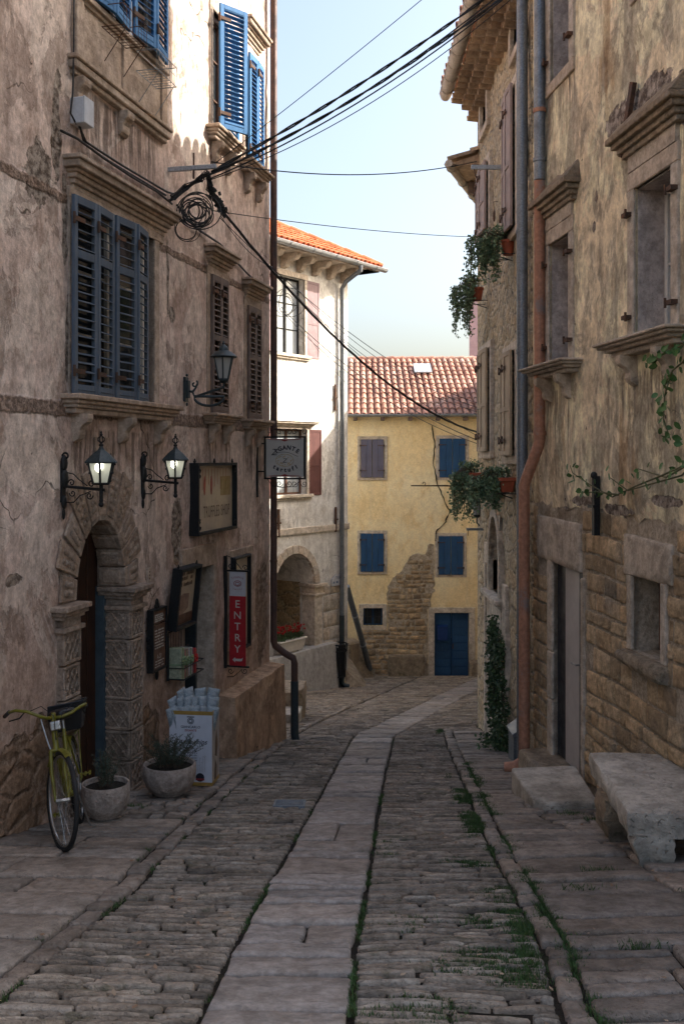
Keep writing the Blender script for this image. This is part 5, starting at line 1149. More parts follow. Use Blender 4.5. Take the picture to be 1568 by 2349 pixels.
# --- iron wall lanterns with pyramid roofs (lit)
def lantern(loc, rz, label, out=.38):
    T = top('wall_lantern', label, 'wall lamp', loc, rz, 'lit iron lanterns beside the arched door'); V = Vector
    # origin: wall point at the height of the roof rim; -y is out of the wall
    m = MB(); m.box(-.03, .03, -.03, 0, -.36, .0); m.ball((0, -.03, -.02), .045, (1, .6, 1.6)); m.ball((0, -.035, -.16), .05, (1, .6, 1.8)); m.ball((0, -.03, -.36), .035, (1, .6, 1.8)); m.ball((0, -.025, -.46), .022, (1, .6, 2.4))
    m.scroll((-.045, .04), .035, 1.1, lambda a, b: V((0, a, b)), .009, 0.)
    m.obj('bracket', M['iron'], T, auto=50)
    m = MB(); m.tube([V((0, -.02, -.22)), V((0, -out - .03, -.25))], .013, 8); m.tube([V((0, -out, -.36)), V((0, -out, -.205))], .017, 8); m.ball((0, -out, -.375), .024); m.ball((0, -out, -.34), .02)
    for (c, r0, st, sg) in (((-.10, -.19), .033, 0, 1), ((-.29, -.20), .036, 3.1, -1), ((-.11, -.28), .03, 0, -1), ((-.27, -.30), .034, 3.1, 1)): m.scroll(c, r0, 1.2, lambda a, b: V((0, a, b)), .0055, st, sg)
    m.tube([V((0, -.05, -.10)), V((0, -.12, -.115)), V((0, -.17, -.16)), V((0, -.25, -.215))], .005, 5); m.tube([V((0, -.04, -.36)), V((0, -.12, -.36)), V((0, -.18, -.30)), V((0, -.28, -.265))], .005, 5)
    m.obj('arm', M['iron'], T, auto=50)
    c = V((0, -out, 0)); a0 = R(20); rb, rt, zb, zt = .072, .118, -.195, -.012; n6 = 6
    def ring(r, zz): return [c + V((r * math.cos(a0 + k * math.pi / 3), r * math.sin(a0 + k * math.pi / 3), zz)) for k in range(6)]
    lo, hi = ring(rb, zb), ring(rt, zt); m = MB()
    for k in range(6):
        m.tube([lo[k], hi[k]], .0105, 5); m.tube([lo[k], lo[(k + 1) % 6]], .010, 5); m.tube([hi[k], hi[(k + 1) % 6]], .010, 5)
        for t in (.12, .5, .9): p = lo[k].lerp(hi[k], t); m.ball(p + (p - c).normalized() * .012 * 0 + V(((p.x - c.x) * .1, (p.y - c.y) * .1, 0)), .010)
    m.lathe([(.02, zb - .012), (rb, zb - .012), (rb, zb), (.02, zb)], 6, c, a0); m.obj('cage', M['iron'], T)
    m = MB(); li, hi_ = ring(rb - .006, zb), ring(rt - .006, zt)
    for k in range(6): m.add([li[k], li[(k + 1) % 6], hi_[(k + 1) % 6], hi_[k]], [(0, 1, 2, 3)])
    m.obj('glass', M['lampglass'], T)
    m = MB(); m.lathe([(.145, -.022), (.15, -.012), (.145, -.004), (.085, .055), (.03, .095), (.018, .12), (.012, .13)], 6, c, a0); m.obj('roof', M['lampG'], T)
    m = MB(); m.lathe([(.02, .125), (.022, .14), (.010, .15), (.008, .165)], 8, c)
    for k in range(4): th = k * math.pi / 2; m.tube([c + V((.006 * math.cos(th), .006 * math.sin(th), .155)), c + V((.03 * math.cos(th), .03 * math.sin(th), .175)), c + V((.03 * math.cos(th), .03 * math.sin(th), .195)), c + V((.006 * math.cos(th), .006 * math.sin(th), .215))], .005, 4)
    m.ball(c + V((0, 0, .225)), .014); m.ball(c + V((0, 0, .245)), .010); m.obj('finial', M['iron'], T, auto=50)
    m = MB(); m.ball(c + V((.0, 0, -.05)), .032, (1, 1, 1.2)); b = m.obj('bulb', M['bulb'], T, smooth=True)
    return T
L1 = lantern(wl(140, 1057), FA.rz, 'lit black iron lantern left of and above the carved arch')
L2 = dup(L1, wl(323, 1052), FA.rz, 'lit black iron lantern right of the carved arch, beside the framed truffle sign')
# the panes: white glass lit from inside needs the bulb seen through it
for o in list(bpy.data.objects):
    if o.name.startswith('bulb'): o.location = (.0, 0, 0)
# --- green grey street lamp on a curved arm
def street_lamp(loc, rz, label):
    T = top('street_lamp', label, 'street lamp', loc, rz); V = Vector; out = .47
    m = MB(); m.box(-.045, .045, -.03, 0, -.14, .14); m.box(-.03, .03, -.06, -.03, -.1, .1); m.ball((0, -.03, .16), .016); m.ball((0, -.03, -.17), .014, (1, 1, 1.6)); m.obj('wall_plate', M['lampG'], T, bev=.004)
    m = MB(); pts = [V((0, -.05, -.02)), V((0, -.10, -.03)), V((0, -.12, -.08))] + [V((0, -.30 - .18 * math.cos(R(a)), -.09 - .10 * math.sin(R(a)))) for a in range(0, 181, 15)] + [V((0, -out - .005, .02)), V((0, -out, .07))]
    m.tube(pts, .015, 8); m.scroll((-.12, .06), .045, .9, lambda a, b: V((0, a, b)), .011, 2.2); m.tube([V((0, -.10, -.03)), V((0, -.14, .02)), V((0, -.15, .06))], [.014, .011, .008], 6); m.obj('arm', M['lampG'], T, auto=50)
    c = V((0, -out, 0)); a0 = R(15); m = MB()
    m.lathe([(.02, .06), (.045, .075), (.065, .10), (.062, .115)], 6, c, a0); lo = [c + V((.06 * math.cos(a0 + k * math.pi / 3), .06 * math.sin(a0 + k * math.pi / 3), .11)) for k in range(6)]; hi = [c + V((.115 * math.cos(a0 + k * math.pi / 3), .115 * math.sin(a0 + k * math.pi / 3), .36)) for k in range(6)]
    for k in range(6): m.tube([lo[k], hi[k]], .010, 5); m.tube([hi[k], hi[(k + 1) % 6]], .009, 5)
    m.obj('cage', M['lampG'], T, auto=50); m = MB()
    for k in range(6): s_ = lambda p: c + (p - c) * .96; m.add([s_(lo[k]), s_(lo[(k + 1) % 6]), s_(hi[(k + 1) % 6]), s_(hi[k])], [(0, 1, 2, 3)])
    m.obj('glass', M['frost'], T); m = MB(); m.lathe([(.15, .352), (.155, .362), (.10, .41), (.06, .43), (.055, .455), (.03, .485), (.012, .50), (.016, .51), (.004, .54)], 12, c, a0); m.obj('roof', M['lampG'], T, auto=40)
    return T
street_lamp(wl(423, 893), FA.rz, 'unlit green grey street lamp on a curved arm between the upper shutters')
# --- framed sign boxes
def frame_box(mb, W, H, D, t=.035):
    mb.box(0, t, -D, 0, 0, H); mb.box(W - t, W, -D, 0, 0, H); mb.box(t, W - t, -D, 0, 0, t); mb.box(t, W - t, -D, 0, H - t, H)
def fleur(mb, x, y, zz, s=.03): mb.ball((x, y, zz), s * .4, (1, .5, 2)); mb.ball((x - s * .4, y, zz), s * .3, (1.2, .5, 1)); mb.ball((x + s * .4, y, zz), s * .3, (1.2, .5, 1))
def squiggle(mb, x0, x1, zz, y, h=.012, seed=0, fill=.8):
    """a line of unreadably small printing, as separate marks"""
    rs = random.Random(seed); x = x0
    while x < x1:
        w_ = rs.uniform(.4, 1.1) * h
        if rs.random() < fill: mb.box(x, x + w_ * .75, y - .001, y, zz, zz + h * rs.uniform(.7, 1.))
        x += w_
a, b = u(433), u(524); W = b - a; H = z(433, 1062) - z(433, 1230)
T = top('framed_sign', 'large framed truffles shop sign with hanging utensils print above the shop door', 'sign', wl(433, 1230), FA.rz); m = MB(); frame_box(m, W, H, .12, .035)
for x in (.03, W / 2, W - .03): fleur(m, x, -.06, H + .015, .05)
m.obj('frame', M['iron'], T, bev=.004); m = MB(); m.box(.03, W - .03, -.06, -.045, .03, H - .03); m.obj('board', M['signP'], T); yb = -.062
m = MB(); text(m, 'TRUFFLES SHOP', .20, lambda p, q: Vector((W * .56 + p, yb, .19 + q)), sx=.58, space=1.1); m.obj('lettering', M['inkB'], T)
m = MB()
for i in range(9): x = .2 * W + .075 * i * W; m.box(x, x + .006, yb - .0, yb + .004, H * .62 + .03 * (i % 3), H * .92)
for i, x in enumerate((.25, .42)): m.ball((x * W, yb, H * .68), .035, (1, .12, 3.4))
m.obj('print_utensils', M['redp'], T); m = MB(); m.box(.66 * W, .92 * W, yb, yb + .004, H * .52, H * .8); [m.box(.68 * W + i * .055 * W, .70 * W + i * .055 * W, yb - .003, yb, H * .6, H * .76) for i in range(4)]; m.obj('print_panel', M['ochre'], T)
m = MB(); [m.scroll((.09 * W, H * q), .035, 1.4, lambda p, r_: Vector((p, yb, r_)), .004, q * 9) for q in (.2, .3, .42, .55, .7, .78)]; m.obj('print_border', M['inkB'], T)
m = MB(); [m.scroll((x, q), .03, 1.2, lambda p, r_: Vector((p, -.11, r_)), .008, q * 5, s_) for (x, q, s_) in ((.06, H - .09, 1), (.06, H - .16, -1), (.06, .09, -1), (.06, .16, 1), (W - .06, .09, 1), (W - .06, H - .09, 1))]; m.obj('corner_scrolls', M['iron'], T)
# poster frame lower down, tilted box
a, b = u(376), u(425); W = b - a; H = z(376, 1303) - z(376, 1447)
T = top('poster_case', 'tilted narrow poster case with cream printed notice left of the shop doorway', 'poster case', wl(376, 1447, out=.03), FA.rz); T.rotation_euler = (R(6), 0, FA.rz)
m = MB(); frame_box(m, W, H, .11, .035); fleur(m, .04, -.05, H + .015, .04); fleur(m, W - .04, -.05, H + .015, .04); m.obj('frame', M['iron'], T, bev=.004); m = MB(); m.box(.03, W - .03, -.05, -.04, .03, H - .03); m.obj('poster', M['signP'], T)
m = MB(); [squiggle(m, W * .3, W * .78, H * q, -.052, .045, int(q * 99)) for q in (.86, .78, .68)]; m.obj('lettering', M['inkB'], T)
m = MB(); m.prism([(W * .12, H * .28), (W * .12, H * .48), (W * .4, H * .56), (W * .7, H * .54), (W * .7, H * .3), (W * .4, H * .2)], .051, .054, lambda p, q, c: Vector((p, -c, q))); m.obj('print_shape', M['brick'], T)
m = MB(); m.box(W * .06, W * .94, -.055, -.05, H * .06, H * .22); m.box(.12 * W, .3 * W, -.057, -.05, H * .3, H * .42); m.obj('print_foot', M['signB'], T)
# menu board
a, b = u(333), u(366); W = b - a; zt_, zb_ = z(333, 1400), z(333, 1545); H = zt_ - zb_
T = top('menu_board', 'slim brown three panel notice board in black scrolled iron between pilaster and poster case', 'notice board', wl(333, 1545, out=.02), FA.rz)
m = MB(); frame_box(m, W, H, .07, .022); m.ball((W / 2, -.03, H + .05), .035, (1, .5, 1.5)); m.ball((W / 2 - .03, -.03, H + .02), .03, (1, .5, 1)); m.ball((W / 2 + .03, -.03, H + .02), .03, (1, .5, 1)); m.ball((W / 2, -.03, -.05), .035, (1, .5, 1.6)); [m.scroll((x, q), .035, 1.1, lambda p, r_: Vector((p, -.03, r_)), .008, q * 5) for x in (-.035, W + .03) for q in (H * .4, H * .55)]; m.obj('frame', M['iron'], T, auto=50)
for k, (f0, f1) in enumerate(((.03, .40), (.42, .74), (.76, .97))):
    m = MB(); m.box(.02, W - .02, -.055, -.04, H * f0, H * f1); o = m.obj('panel', M['signB'], T, bev=.003); mm = MB()
    nl = 5 if k < 2 else 4
    for i in range(nl): squiggle(mm, W * .2, W * .8, lerp(H * f0 + .02, H * f1 - .035, i / nl), -.056, .016, k * 9 + i)
    if k == 0: mm = MB(); text(mm, 'A-20', .07, lambda p, q: Vector((W / 2 + p, -.0565, H * .19 + q)), sx=.8); [squiggle(mm, W * .2, W * .8, H * f0 + .02 + i * .028, -.056, .015, i) for i in (0, 1, 2, 7, 8)]
    mm.obj('printing', M['pale'], o)
# doorbell plate
m = MB(); m.box(0, .09, -.02, 0, 0, .15); T = top('doorbell_plate', 'small pale doorbell plate with round holes right of the arch', 'doorbell plate', wl(335, 1337), FA.rz); m.obj('plate', M['stA'], T, bev=.006); m = MB(); [m.ball((.045, -.02, q), .011, (1, .4, 1)) for q in (.04, .075, .11)]; m.obj('button', M['inkB'], T)
# gift rack: wires and wrapped boxes
rx = u(378); Wr = u(425) - rx
T = top('wire_rack', 'dark wire rack hanging under the poster case that holds wrapped gift boxes', 'rack', wl(378, 1562, out=.02), FA.rz); Hh = z(378, 1452) - z(378, 1562)
m = MB()
for i in range(13): x = .02 + (Wr - .04) * i / 12; m.tube([(x, -.02, .05), (x, -.02, Hh)], .0035, 4)
for q in (.02, Hh * .55, Hh): m.tube([(0, -.02, q), (Wr, -.02, q)], .008, 5)
m.tube([(0, -.02, .02), (0, -.20, .02), (Wr, -.20, .02), (Wr, -.02, .02)], .008, 5); m.tube([(0, -.02, .14), (0, -.20, .14), (Wr, -.20, .14), (Wr, -.02, .14)], .006, 5); m.tube([(0, -.015, 0), (0, -.015, Hh)], .014, 5); m.obj('wires', M['iron'], T)
gb = [(.02, .10, .34, 'gift1', 'tall green patterned gift box at the left end of the wire rack'), (.13, .09, .31, 'gift2', 'pink patterned gift box second in the wire rack'), (.235, .12, .30, 'gift3', 'silver grey gift box with green ribbon in the middle of the wire rack'), (.37, .10, .27, 'gift4', 'dark red gift box with a red bow at the right end of the wire rack')]
for (x, w_, h_, mt, lb) in gb:
    g = top('gift_box', lb, 'gift box', wl(378, 1560, out=.03) + FA.X * x, FA.rz, 'wrapped gift boxes in the wire rack'); m = MB(); m.box(0, w_, -.15, -.0, .0, h_); m.obj('box', M[mt], g, bev=.004)
    m = MB(); m.box(w_ * .42, w_ * .58, -.154, .003, -.002, h_ + .003); m.box(-.002, w_ + .002, -.154, .003, h_ * .45, h_ * .5); m.obj('ribbon', M['leafD' if mt != 'gift4' else 'petal'], g)
    m = MB(); rs = random.Random(int(x * 100))
    for k in range(6): th = k * 1.05; m.ball((w_ / 2 + .035 * math.cos(th), -.165, h_ * .6 + .035 * math.sin(th)), .026, (1, .35, .8))
    m.obj('bow', M['leafD' if mt != 'gift4' else 'petal'], g, smooth=True)
# --- hanging square sign
m = MB(); wq = FA.u(590); P = FA.w(wq, 0, EYE - .30 * 1.0); T = top('hanging_sign', 'square grey hanging sign with curved black lettering in a black iron frame over the street', 'hanging sign', P, FA.rz - R(90) )
# local x now points out over the street
S_ = .60; x0 = .10; zt0 = 0.
def fb(mb, a, b, c, d, t=.024, th=.018): mb.box(a, a + t, -th, th, c, d); mb.box(b - t, b, -th, th, c, d); mb.box(a + t, b - t, -th, th, c, c + t); mb.box(a + t, b - t, -th, th, d - t, d)
m = MB(); fb(m, x0, x0 + S_, 0, .60); m.box(-.0, x0, -.01, .01, .10, .118); m.box(-.0, x0, -.01, .01, .49, .508); m.box(-.012, .012, -.02, .02, -.25, .55)
m.obj('frame', M['iron'], T, bev=.003)
m = MB(); V = Vector
for zz0, sg in ((.66, 1), (-.06, -1)):
    for (cx_, st, s2) in ((.22, 0, 1), (.36, 3.1, -1), (.44, 0, 1), (.58, 3.1, -1)): m.scroll((x0 + cx_, zz0), .05, 1.3, lambda a, b: V((a, 0, b)), .0045, st, s2 * sg)
m.tube([(x0 + .05, 0, .60), (x0 + .10, 0, .68), (x0 + .2, 0, .70)], .005, 5); m.tube([(x0 + .05, 0, 0), (x0 + .12, 0, -.09), (x0 + .25, 0, -.11), (x0 + .42, 0, -.10), (x0 + .52, 0, -.02)], .005, 5); m.obj('scrollwork', M['iron'], T)
m = MB(); m.box(x0 + .03, x0 + S_ - .03, -.012, .012, .035, .565); m.obj('panel', M['signF'], T, bev=.004)
cx_ = x0 + S_ / 2; yf = -.0135
def onarc(mb, s, size, cx, cz, r, a_mid, step, y, up=1, bold=0.):
    n_ = len(s)
    for i, ch in enumerate(s):
        th = a_mid + (i - (n_ - 1) / 2) * step * -up; rot = th - math.pi / 2 if up > 0 else th + math.pi / 2; ox, oz = cx + r * math.cos(th), cz + r * math.sin(th)
        text(mb, ch, size, lambda p, q: V((ox + p * math.cos(rot) - q * math.sin(rot), y, oz + p * math.sin(rot) + q * math.cos(rot))), bold=bold)
m = MB(); onarc(m, 'IGANTE', .082, cx_ + .03, .17, .245, math.pi / 2, .245, yf, bold=.0035)
onarc(m, 'tartufi', .08, cx_ + .01, .42, .315, -math.pi / 2, .19, yf, up=-1, bold=.004)
text(m, 'Z', .13, lambda p, q: V((cx_ - .155 + p * 1.1 + q * .25, yf, .335 + q)), bold=-.001)
m.tube([(cx_ - .19 + .38 * t, yf, .31 + .07 * math.sin(math.pi * (t * .85 + .12))) for t in [i / 14 for i in range(15)]], .0028, 4)
text(m, 'Z', .085, lambda p, q: V((cx_ + p * 1.2 + q * .2, yf - .002, .232 + q))); m.obj('lettering', M['ink'], T)
m = MB(); m.tube([(cx_ + .13 * math.cos(t), yf, .265 + .085 * math.sin(t)) for t in [i * math.pi / 12 for i in range(24)]], .003, 4, closed=True); rs = random.Random(3)
for i in range(34): t = rs.uniform(0, 6.28); r_ = rs.uniform(.55, .95); m.ball((cx_ + .125 * r_ * math.cos(t), yf + .002, .265 + .08 * r_ * math.sin(t)), .007, (1.2, .3, 1))
m.obj('emblem', M['ochre'], T)
m = MB()
for (b_, t_) in ((.555, -1), (.045, 1)): m.prism([(x0 + .05, b_), (x0 + S_ - .05, b_), (x0 + S_ - .1, b_ + .008 * t_), (cx_ + .05, b_ + .012 * t_), (cx_, b_ + .03 * t_), (cx_ - .05, b_ + .012 * t_), (x0 + .1, b_ + .008 * t_)], .0125, .0145, lambda p, q, c: V((p, -c, q)))
m.obj('red_trim', M['inkR'], T)
# --- ENTRY banner on a pole frame
uq = FA.u(514); T = top('entry_banner', 'narrow red ENTRY banner with white arrow hanging beside the small shop window', 'banner', FA.w(uq, .0, z(514, 1532)), FA.rz - R(90) - R(4)); Hb = z(514, 1275) - z(514, 1532)
zA, zB = z(540, 1510) - z(514, 1532), z(540, 1302) - z(514, 1532)
m = MB(); m.box(-.0, .035, -.02, .02, 0, Hb); m.box(.0, .34, -.012, .012, zA - .02, zA + .0); m.box(0, .34, -.012, .012, zB, zB + .02)
for (c, st, sg) in (((.09, zB + .06), 0, 1), ((.29, zB + .05), 3.1, -1), ((.09, zA - .07), 0, -1), ((.28, zA - .06), 3.1, 1)): m.scroll(c, .04, 1.2, lambda a, b: V((a, 0, b)), .005, st, sg)
m.tube([(.03, 0, zB + .2), (.12, 0, zB + .17), (.24, 0, zB + .03)], .005, 5); m.tube([(.04, 0, zA - .15), (.13, 0, zA - .14), (.25, 0, zA - .04)], .005, 5); m.obj('frame', M['iron'], T, auto=50)
m = MB(); bw0, bw1 = .075, .295; zsplit = lerp(zB, zA, .26); m.box(bw0, bw1, -.006, .006, zA, zsplit); m.obj('red_cloth', M['signR'], T); m = MB(); m.box(bw0, bw1, -.006, .006, zsplit, zB); m.obj('white_cloth', M['signW'], T)
m = MB(); bc = (bw0 + bw1) / 2; lh = (zsplit - zA) / 6.2
for i, ch in enumerate('ENTRY'): text(m, ch, lh * .95, lambda p, q: V((bc + p * 1.05, -.0075, zsplit - lh * (i + 1.02) + q)), bold=.0006)
za_ = zA + lh * .52; m.add([V((bc + p, -.0075, za_ + q)) for p, q in ((-.07, 0), (-.03, .032), (-.03, .014), (.05, .016), (.075, .03), (.06, -.012), (.03, -.016), (-.03, -.014), (-.03, -.032))], [(0, 1, 2, 7, 8), (2, 3, 4, 5, 6, 7)]); m.obj('lettering', M['pale'], T)
m = MB(); zl = lerp(zsplit, zB, .5); onarc(m, 'ZIGANTE', .034, bc, zl - .08, .155, math.pi / 2, .15, -.0075); onarc(m, 'TARTUFI', .026, bc, zl + .08, .16, -math.pi / 2, .13, -.0075, up=-1); m.tube([(bc + .05 * math.cos(t), -.007, zl + .005 + .035 * math.sin(t)) for t in [i * math.pi / 8 for i in range(16)]], .004, 4, closed=True); m.tube([(bc + .03 * math.cos(t), -.007, zl + .002 + .02 * math.sin(t)) for t in [i * math.pi / 6 for i in range(12)]], .004, 4, closed=True); m.obj('logo', M['inkR'], T)
# second sign frame behind it, on the wall
T = top('wall_sign_case', 'empty looking black framed glass case on the wall behind the ENTRY banner', 'display case', FA.w(FA.u(524), .01, z(524, 1500)), FA.rz); W, H = .62, z(524, 1280) - z(524, 1500); m = MB(); frame_box(m, W, H, .09, .03); m.obj('frame', M['iron'], T, bev=.003); m = MB(); m.box(.03, W - .03, -.04, -.03, .03, H - .03); m.obj('board', M['signP'], T)
# --- crisp dispenser box with bags
bx = at(437, 1802, 10.25); bx.z = gz(bx.x, bx.y) + .012
T = top('display_box', 'white printed cardboard display box full of crisp bags on the pavement', 'display box', bx, R(-7)); W, D, H = .45, .30, .76
m = MB(); m.box(-W / 2, W / 2, 0, .006, .03, H); m.box(-W / 2, W / 2, D - .006, D, .03, H + .02); m.obj('front', M['card'], T); m = MB(); m.box(W / 2 - .006, W / 2, .006, D - .006, .03, H); m.box(-W / 2, -W / 2 + .006, .006, D - .006, .03, H); m.obj('sides', M['cardS'], T)
m = MB(); m.box(-W / 2 - .003, W / 2 + .003, -.004, D + .003, 0, .035); m.obj('gold_base', M['gold'], T); m = MB(); m.box(-W / 2 - .002, W / 2 + .003, -.003, .0, H - .035, H + .004); m.box(W / 2, W / 2 + .003, 0, D, H - .035, H + .004); m.obj('gold_edge', M['gold'], T); m = MB(); m.box(-W / 2 + .01, W / 2 - .01, .01, D - .01, H - .25, H - .2); m.obj('tray', M['dark'], T)
yb = -.0015; m = MB()
text(m, 'GIANCARLO', .036, lambda p, q: V((p, yb, H - .172 + q)), bold=.0006); text(m, 'Truffle chips', .072, lambda p, q: V((p * .95 - .0 + q * .28, yb, H - .335 + q)), bold=.001)
m.tube([(-.035 + .006 * i, yb, H - .24 + .012 * math.sin(i * 1.9) + .004 * i % .01) for i in range(12)], .0012, 3)
for i in range(6): squiggle(m, -.08, .07, H - .38 - .025 * i, yb, .007, i)
rs = random.Random(5)
for i in range(16):  # line drawing of towers and town
    x = -.12 + i * .018; h_ = rs.uniform(.05, .26); m.tube([(x, yb, H - .62), (x, yb, H - .62 + h_)], .0009, 3); m.tube([(x, yb, H - .62 + h_), (x + .018, yb, H - .62 + h_ * .9)], .0009, 3)
m.lathe([(.001, 0), (.045, 0), (.045, .001)], 20, (0, 0, 0)); k0 = len(m.v) - 60
for i in range(k0, len(m.v)): v = m.v[i]; m.v[i] = (v[0] + .10, yb - v[2], v[1] + .085)
m.tube([(.032 * math.cos(t), yb, H - .098 + .030 * math.sin(t)) for t in [i * math.pi / 8 for i in range(16)]], .003, 4, closed=True); m.tube([(.018 * math.cos(t), yb, H - .098 + .018 * math.sin(t)) for t in [i * math.pi / 6 for i in range(12)]], .004, 4, closed=True); m.box(-.038, .038, yb, 0, H - .062, H - .052)
m.obj('printing', M['ink'], T)
m = MB(); text(m, 'ZIGANTE', .030, lambda p, q: V((p, yb, H - .205 + q)), bold=.0008); m.box(.055, .145, yb - .002, yb, .055, .075); m.obj('red_printing', M['inkR'], T)
m = MB(); m.prism([(.06, .08), (.14, .05), (.17, .2), (.12, .34), (.07, .2)], 0, .002, lambda p, q, c: V((W / 2 + c, p + .06, q + .2))); m.prism([(.04, .04), (.12, .03), (.14, .16), (.08, .24)], 0, .002, lambda p, q, c: V((W / 2 + c, p + .05, q))); m.obj('side_print', M['inkB'], T)
def bag(mb, w_, h_, th, seed):
    rs = random.Random(seed); nx_, nz_ = 6, 8; vs = []
    for sd in (-1, 1):
        for j in range(nz_ + 1):
            for i in range(nx_ + 1):
                s_, t = i / nx_, j / nz_; e = (1 - (2 * s_ - 1) ** 2) ** .6 * (math.sin(math.pi * min(1, max(0, t))) ** .6 if 0 < t < 1 else 0)
                vs.append(V(((s_ - .5) * w_, sd * (th * e + .0015) + .006 * nz(s_ * 5 + seed, t * 5) * (1 if 0 < t < 1 else 0), t * h_)))
    n_ = nx_ + 1; o = n_ * (nz_ + 1); fs = []
    for b_ in (0, o): fs += [(b_ + j * n_ + i, b_ + j * n_ + i + 1, b_ + (j + 1) * n_ + i + 1, b_ + (j + 1) * n_ + i) for j in range(nz_) for i in range(nx_)]
    rim = [i for i in range(n_)] + [j * n_ + nx_ for j in range(1, nz_ + 1)] + [nz_ * n_ + i for i in range(nx_ - 1, -1, -1)] + [j * n_ for j in range(nz_ - 1, 0, -1)]
    fs += [(rim[i], rim[(i + 1) % len(rim)], o + rim[(i + 1) % len(rim)], o + rim[i]) for i in range(len(rim))]; mb.add(vs, fs)
names = ['far left', 'second from left', 'third from left', 'fourth from left', 'fifth from left', 'sixth from left', 'far right']
proto = None; rowsb = [(0, 7, .06, H - .21, 'front row'), (1, 6, .15, H - .13, 'middle row'), (2, 4, .24, H - .06, 'back row')]
for r_, n_, yy, zz0, rn_ in rowsb:
    for i in range(n_):
        x = lerp(-W / 2 + .05, W / 2 - .05, i / (n_ - 1)) * (1 if r_ < 2 else .75); g = MB(); loc = bx + Matrix.Rotation(R(-7), 3, 'Z') @ V((x, yy, zz0)); idx = i if n_ == 7 else round(i * 6 / (n_ - 1))
        if proto is None: bag(g, .13, .25, .03, 1); proto = g.obj('crisp_bag', M['bag'], smooth=True); o = proto; tag(o, None, 'crisp bag', 'crisp bags standing in the display box')
        else: o = proto.copy(); C.objects.link(o)
        rs = random.Random(r_ * 10 + i); o.location = loc; o.rotation_euler = (R(rs.uniform(-12, 2)), R(lerp(-16, 10, i / (n_ - 1)) + rs.uniform(-4, 4)), R(rs.uniform(30, 65) if i < n_ - 1 else 20)); o['label'] = 'silvery blue crisp bag, %s in the %s of the display box' % (names[idx], rn_)
# --- stone bowls with lavender
def bowl(loc, r, h, label, plabel, seed, sc=(1., 1.)):
    T = top('planter_bowl', label, 'planter', loc, 0, 'round concrete planters by the carved door'); m = MB()
    m.lathe([(r * .62, 0), (r * .66, .02), (r * .84, h * .18), (r * .98, h * .5), (r, h * .8), (r * .99, h), (r * .97, h + .008), (r * .90, h + .004), (r * .88, h * .86), (r * .3, h * .85), (.01, h * .85)], 40); m.obj('bowl', M['bowl'], T, auto=60)
    m = MB(); m.lathe([(.01, h * .83), (r * .89, h * .84), (r * .89, h * .87), (.01, h * .9)], 24); m.obj('soil', M['soil'], T)
    rs = random.Random(seed); P = top('lavender_plant', plabel, 'plant', loc + V((0, 0, h * .86))); st = MB(); lf = MB()
    for i in range(int(70 * sc[0])):
        th = rs.uniform(0, 6.28); sp = rs.uniform(.02, .22) * sc[0]; hh = rs.uniform(.14, .34) * sc[1]; b0 = V((rs.uniform(-.06, .06) * sc[0] * 1.5, rs.uniform(-.05, .05), 0)); tip = V((b0.x + sp * math.cos(th), b0.y + sp * math.sin(th), hh)); mid = (b0 + tip) / 2 + V((0, 0, .03)); st.tube([b0, mid, tip], .0022, 3)
        for k in range(34):
            t = rs.uniform(.12, 1); p = b0.lerp(mid, t * 2) if t < .5 else mid.lerp(tip, t * 2 - 1); d = V((rs.gauss(0, 1), rs.gauss(0, 1), rs.uniform(.1, 1.4))).normalized() * rs.uniform(.02, .045); s_ = d.cross(V((rs.gauss(0, 1), rs.gauss(0, 1), .3))).normalized() * .0028; lf.add([p, p + d * .5 + s_, p + d, p + d * .5 - s_], [(0, 1, 2, 3)])
    st.obj('stems', M['stem'], P); lf.obj('foliage', M['leafL'], P)
p1_ = at(228, 1892, 8.3); p1_.z = gz(p1_.x, p1_.y) + .012; bowl(p1_ + V((0, .22, 0)), .205, .27, 'round pale concrete bowl planter right behind the bicycle wheel', 'thin dark lavender bush in the bowl nearest the bicycle', 3, (.55, 1.0))
p2_ = at(378, 1838, 9.35); p2_.z = gz(p2_.x, p2_.y) + .012; bowl(p2_ + V((0, .25, 0)), .255, .27, 'wide pale concrete bowl planter in front of the crisp display box', 'bushy lavender in the wide bowl by the display box', 4, (1.25, .92))
# ================================================================ cables, coils, boxes
def sag(p, q, s, n=18, j=0., seed=0):
    p, q = Vector(p), Vector(q); out = []
    for i in range(n + 1):
        t = i / n; v = p.lerp(q, t); v.z -= s * 4 * t * (1 - t); k = j * math.sin(math.pi * t); v += V((k * nz(t * 9, seed), k * nz(t * 9, seed + 3), k * nz(t * 9, seed + 6))); out.append(v)
    return out
def cable(name, label, p, q, s, r=.009, mat='cable', twist=0, group=None, j=0.):
    """one cable, or `twist` strands wound round each other, hung between p and q"""
    m = MB(); pts = sag(p, q, s, 22 if not twist else 60, j, hash(label) % 50 if False else len(label))
    if not twist: m.tube(pts, r * .72, 6)
    else:
        r = r * .62
        for k in range(twist):
            o = []
            for i, v in enumerate(pts): th = i * .55 + k * 6.283 / twist; d = (pts[min(i + 1, len(pts) - 1)] - pts[max(0, i - 1)]).normalized(); a = d.cross(V((0, 0, 1))).normalized(); b = d.cross(a); o.append(v + (a * math.cos(th) + b * math.sin(th)) * r * 1.05)
            m.tube(o, r, 6)
    o = m.obj(name, M[mat], smooth=True); return tag(o, label, 'cable', group)
bp = wl(385, 388); be = FA.w(FA.u(385), .50, z(385, 388))       # cable bracket root and tip
T = top('cable_bracket', 'grey galvanised steel bar bracket carrying overhead cables out from the pink wall', 'bracket', bp, FA.rz); m = MB(); m.box(-.02, .02, -.56, .0, -.03, .02); m.obj('arm', M['steel'], T, bev=.004)
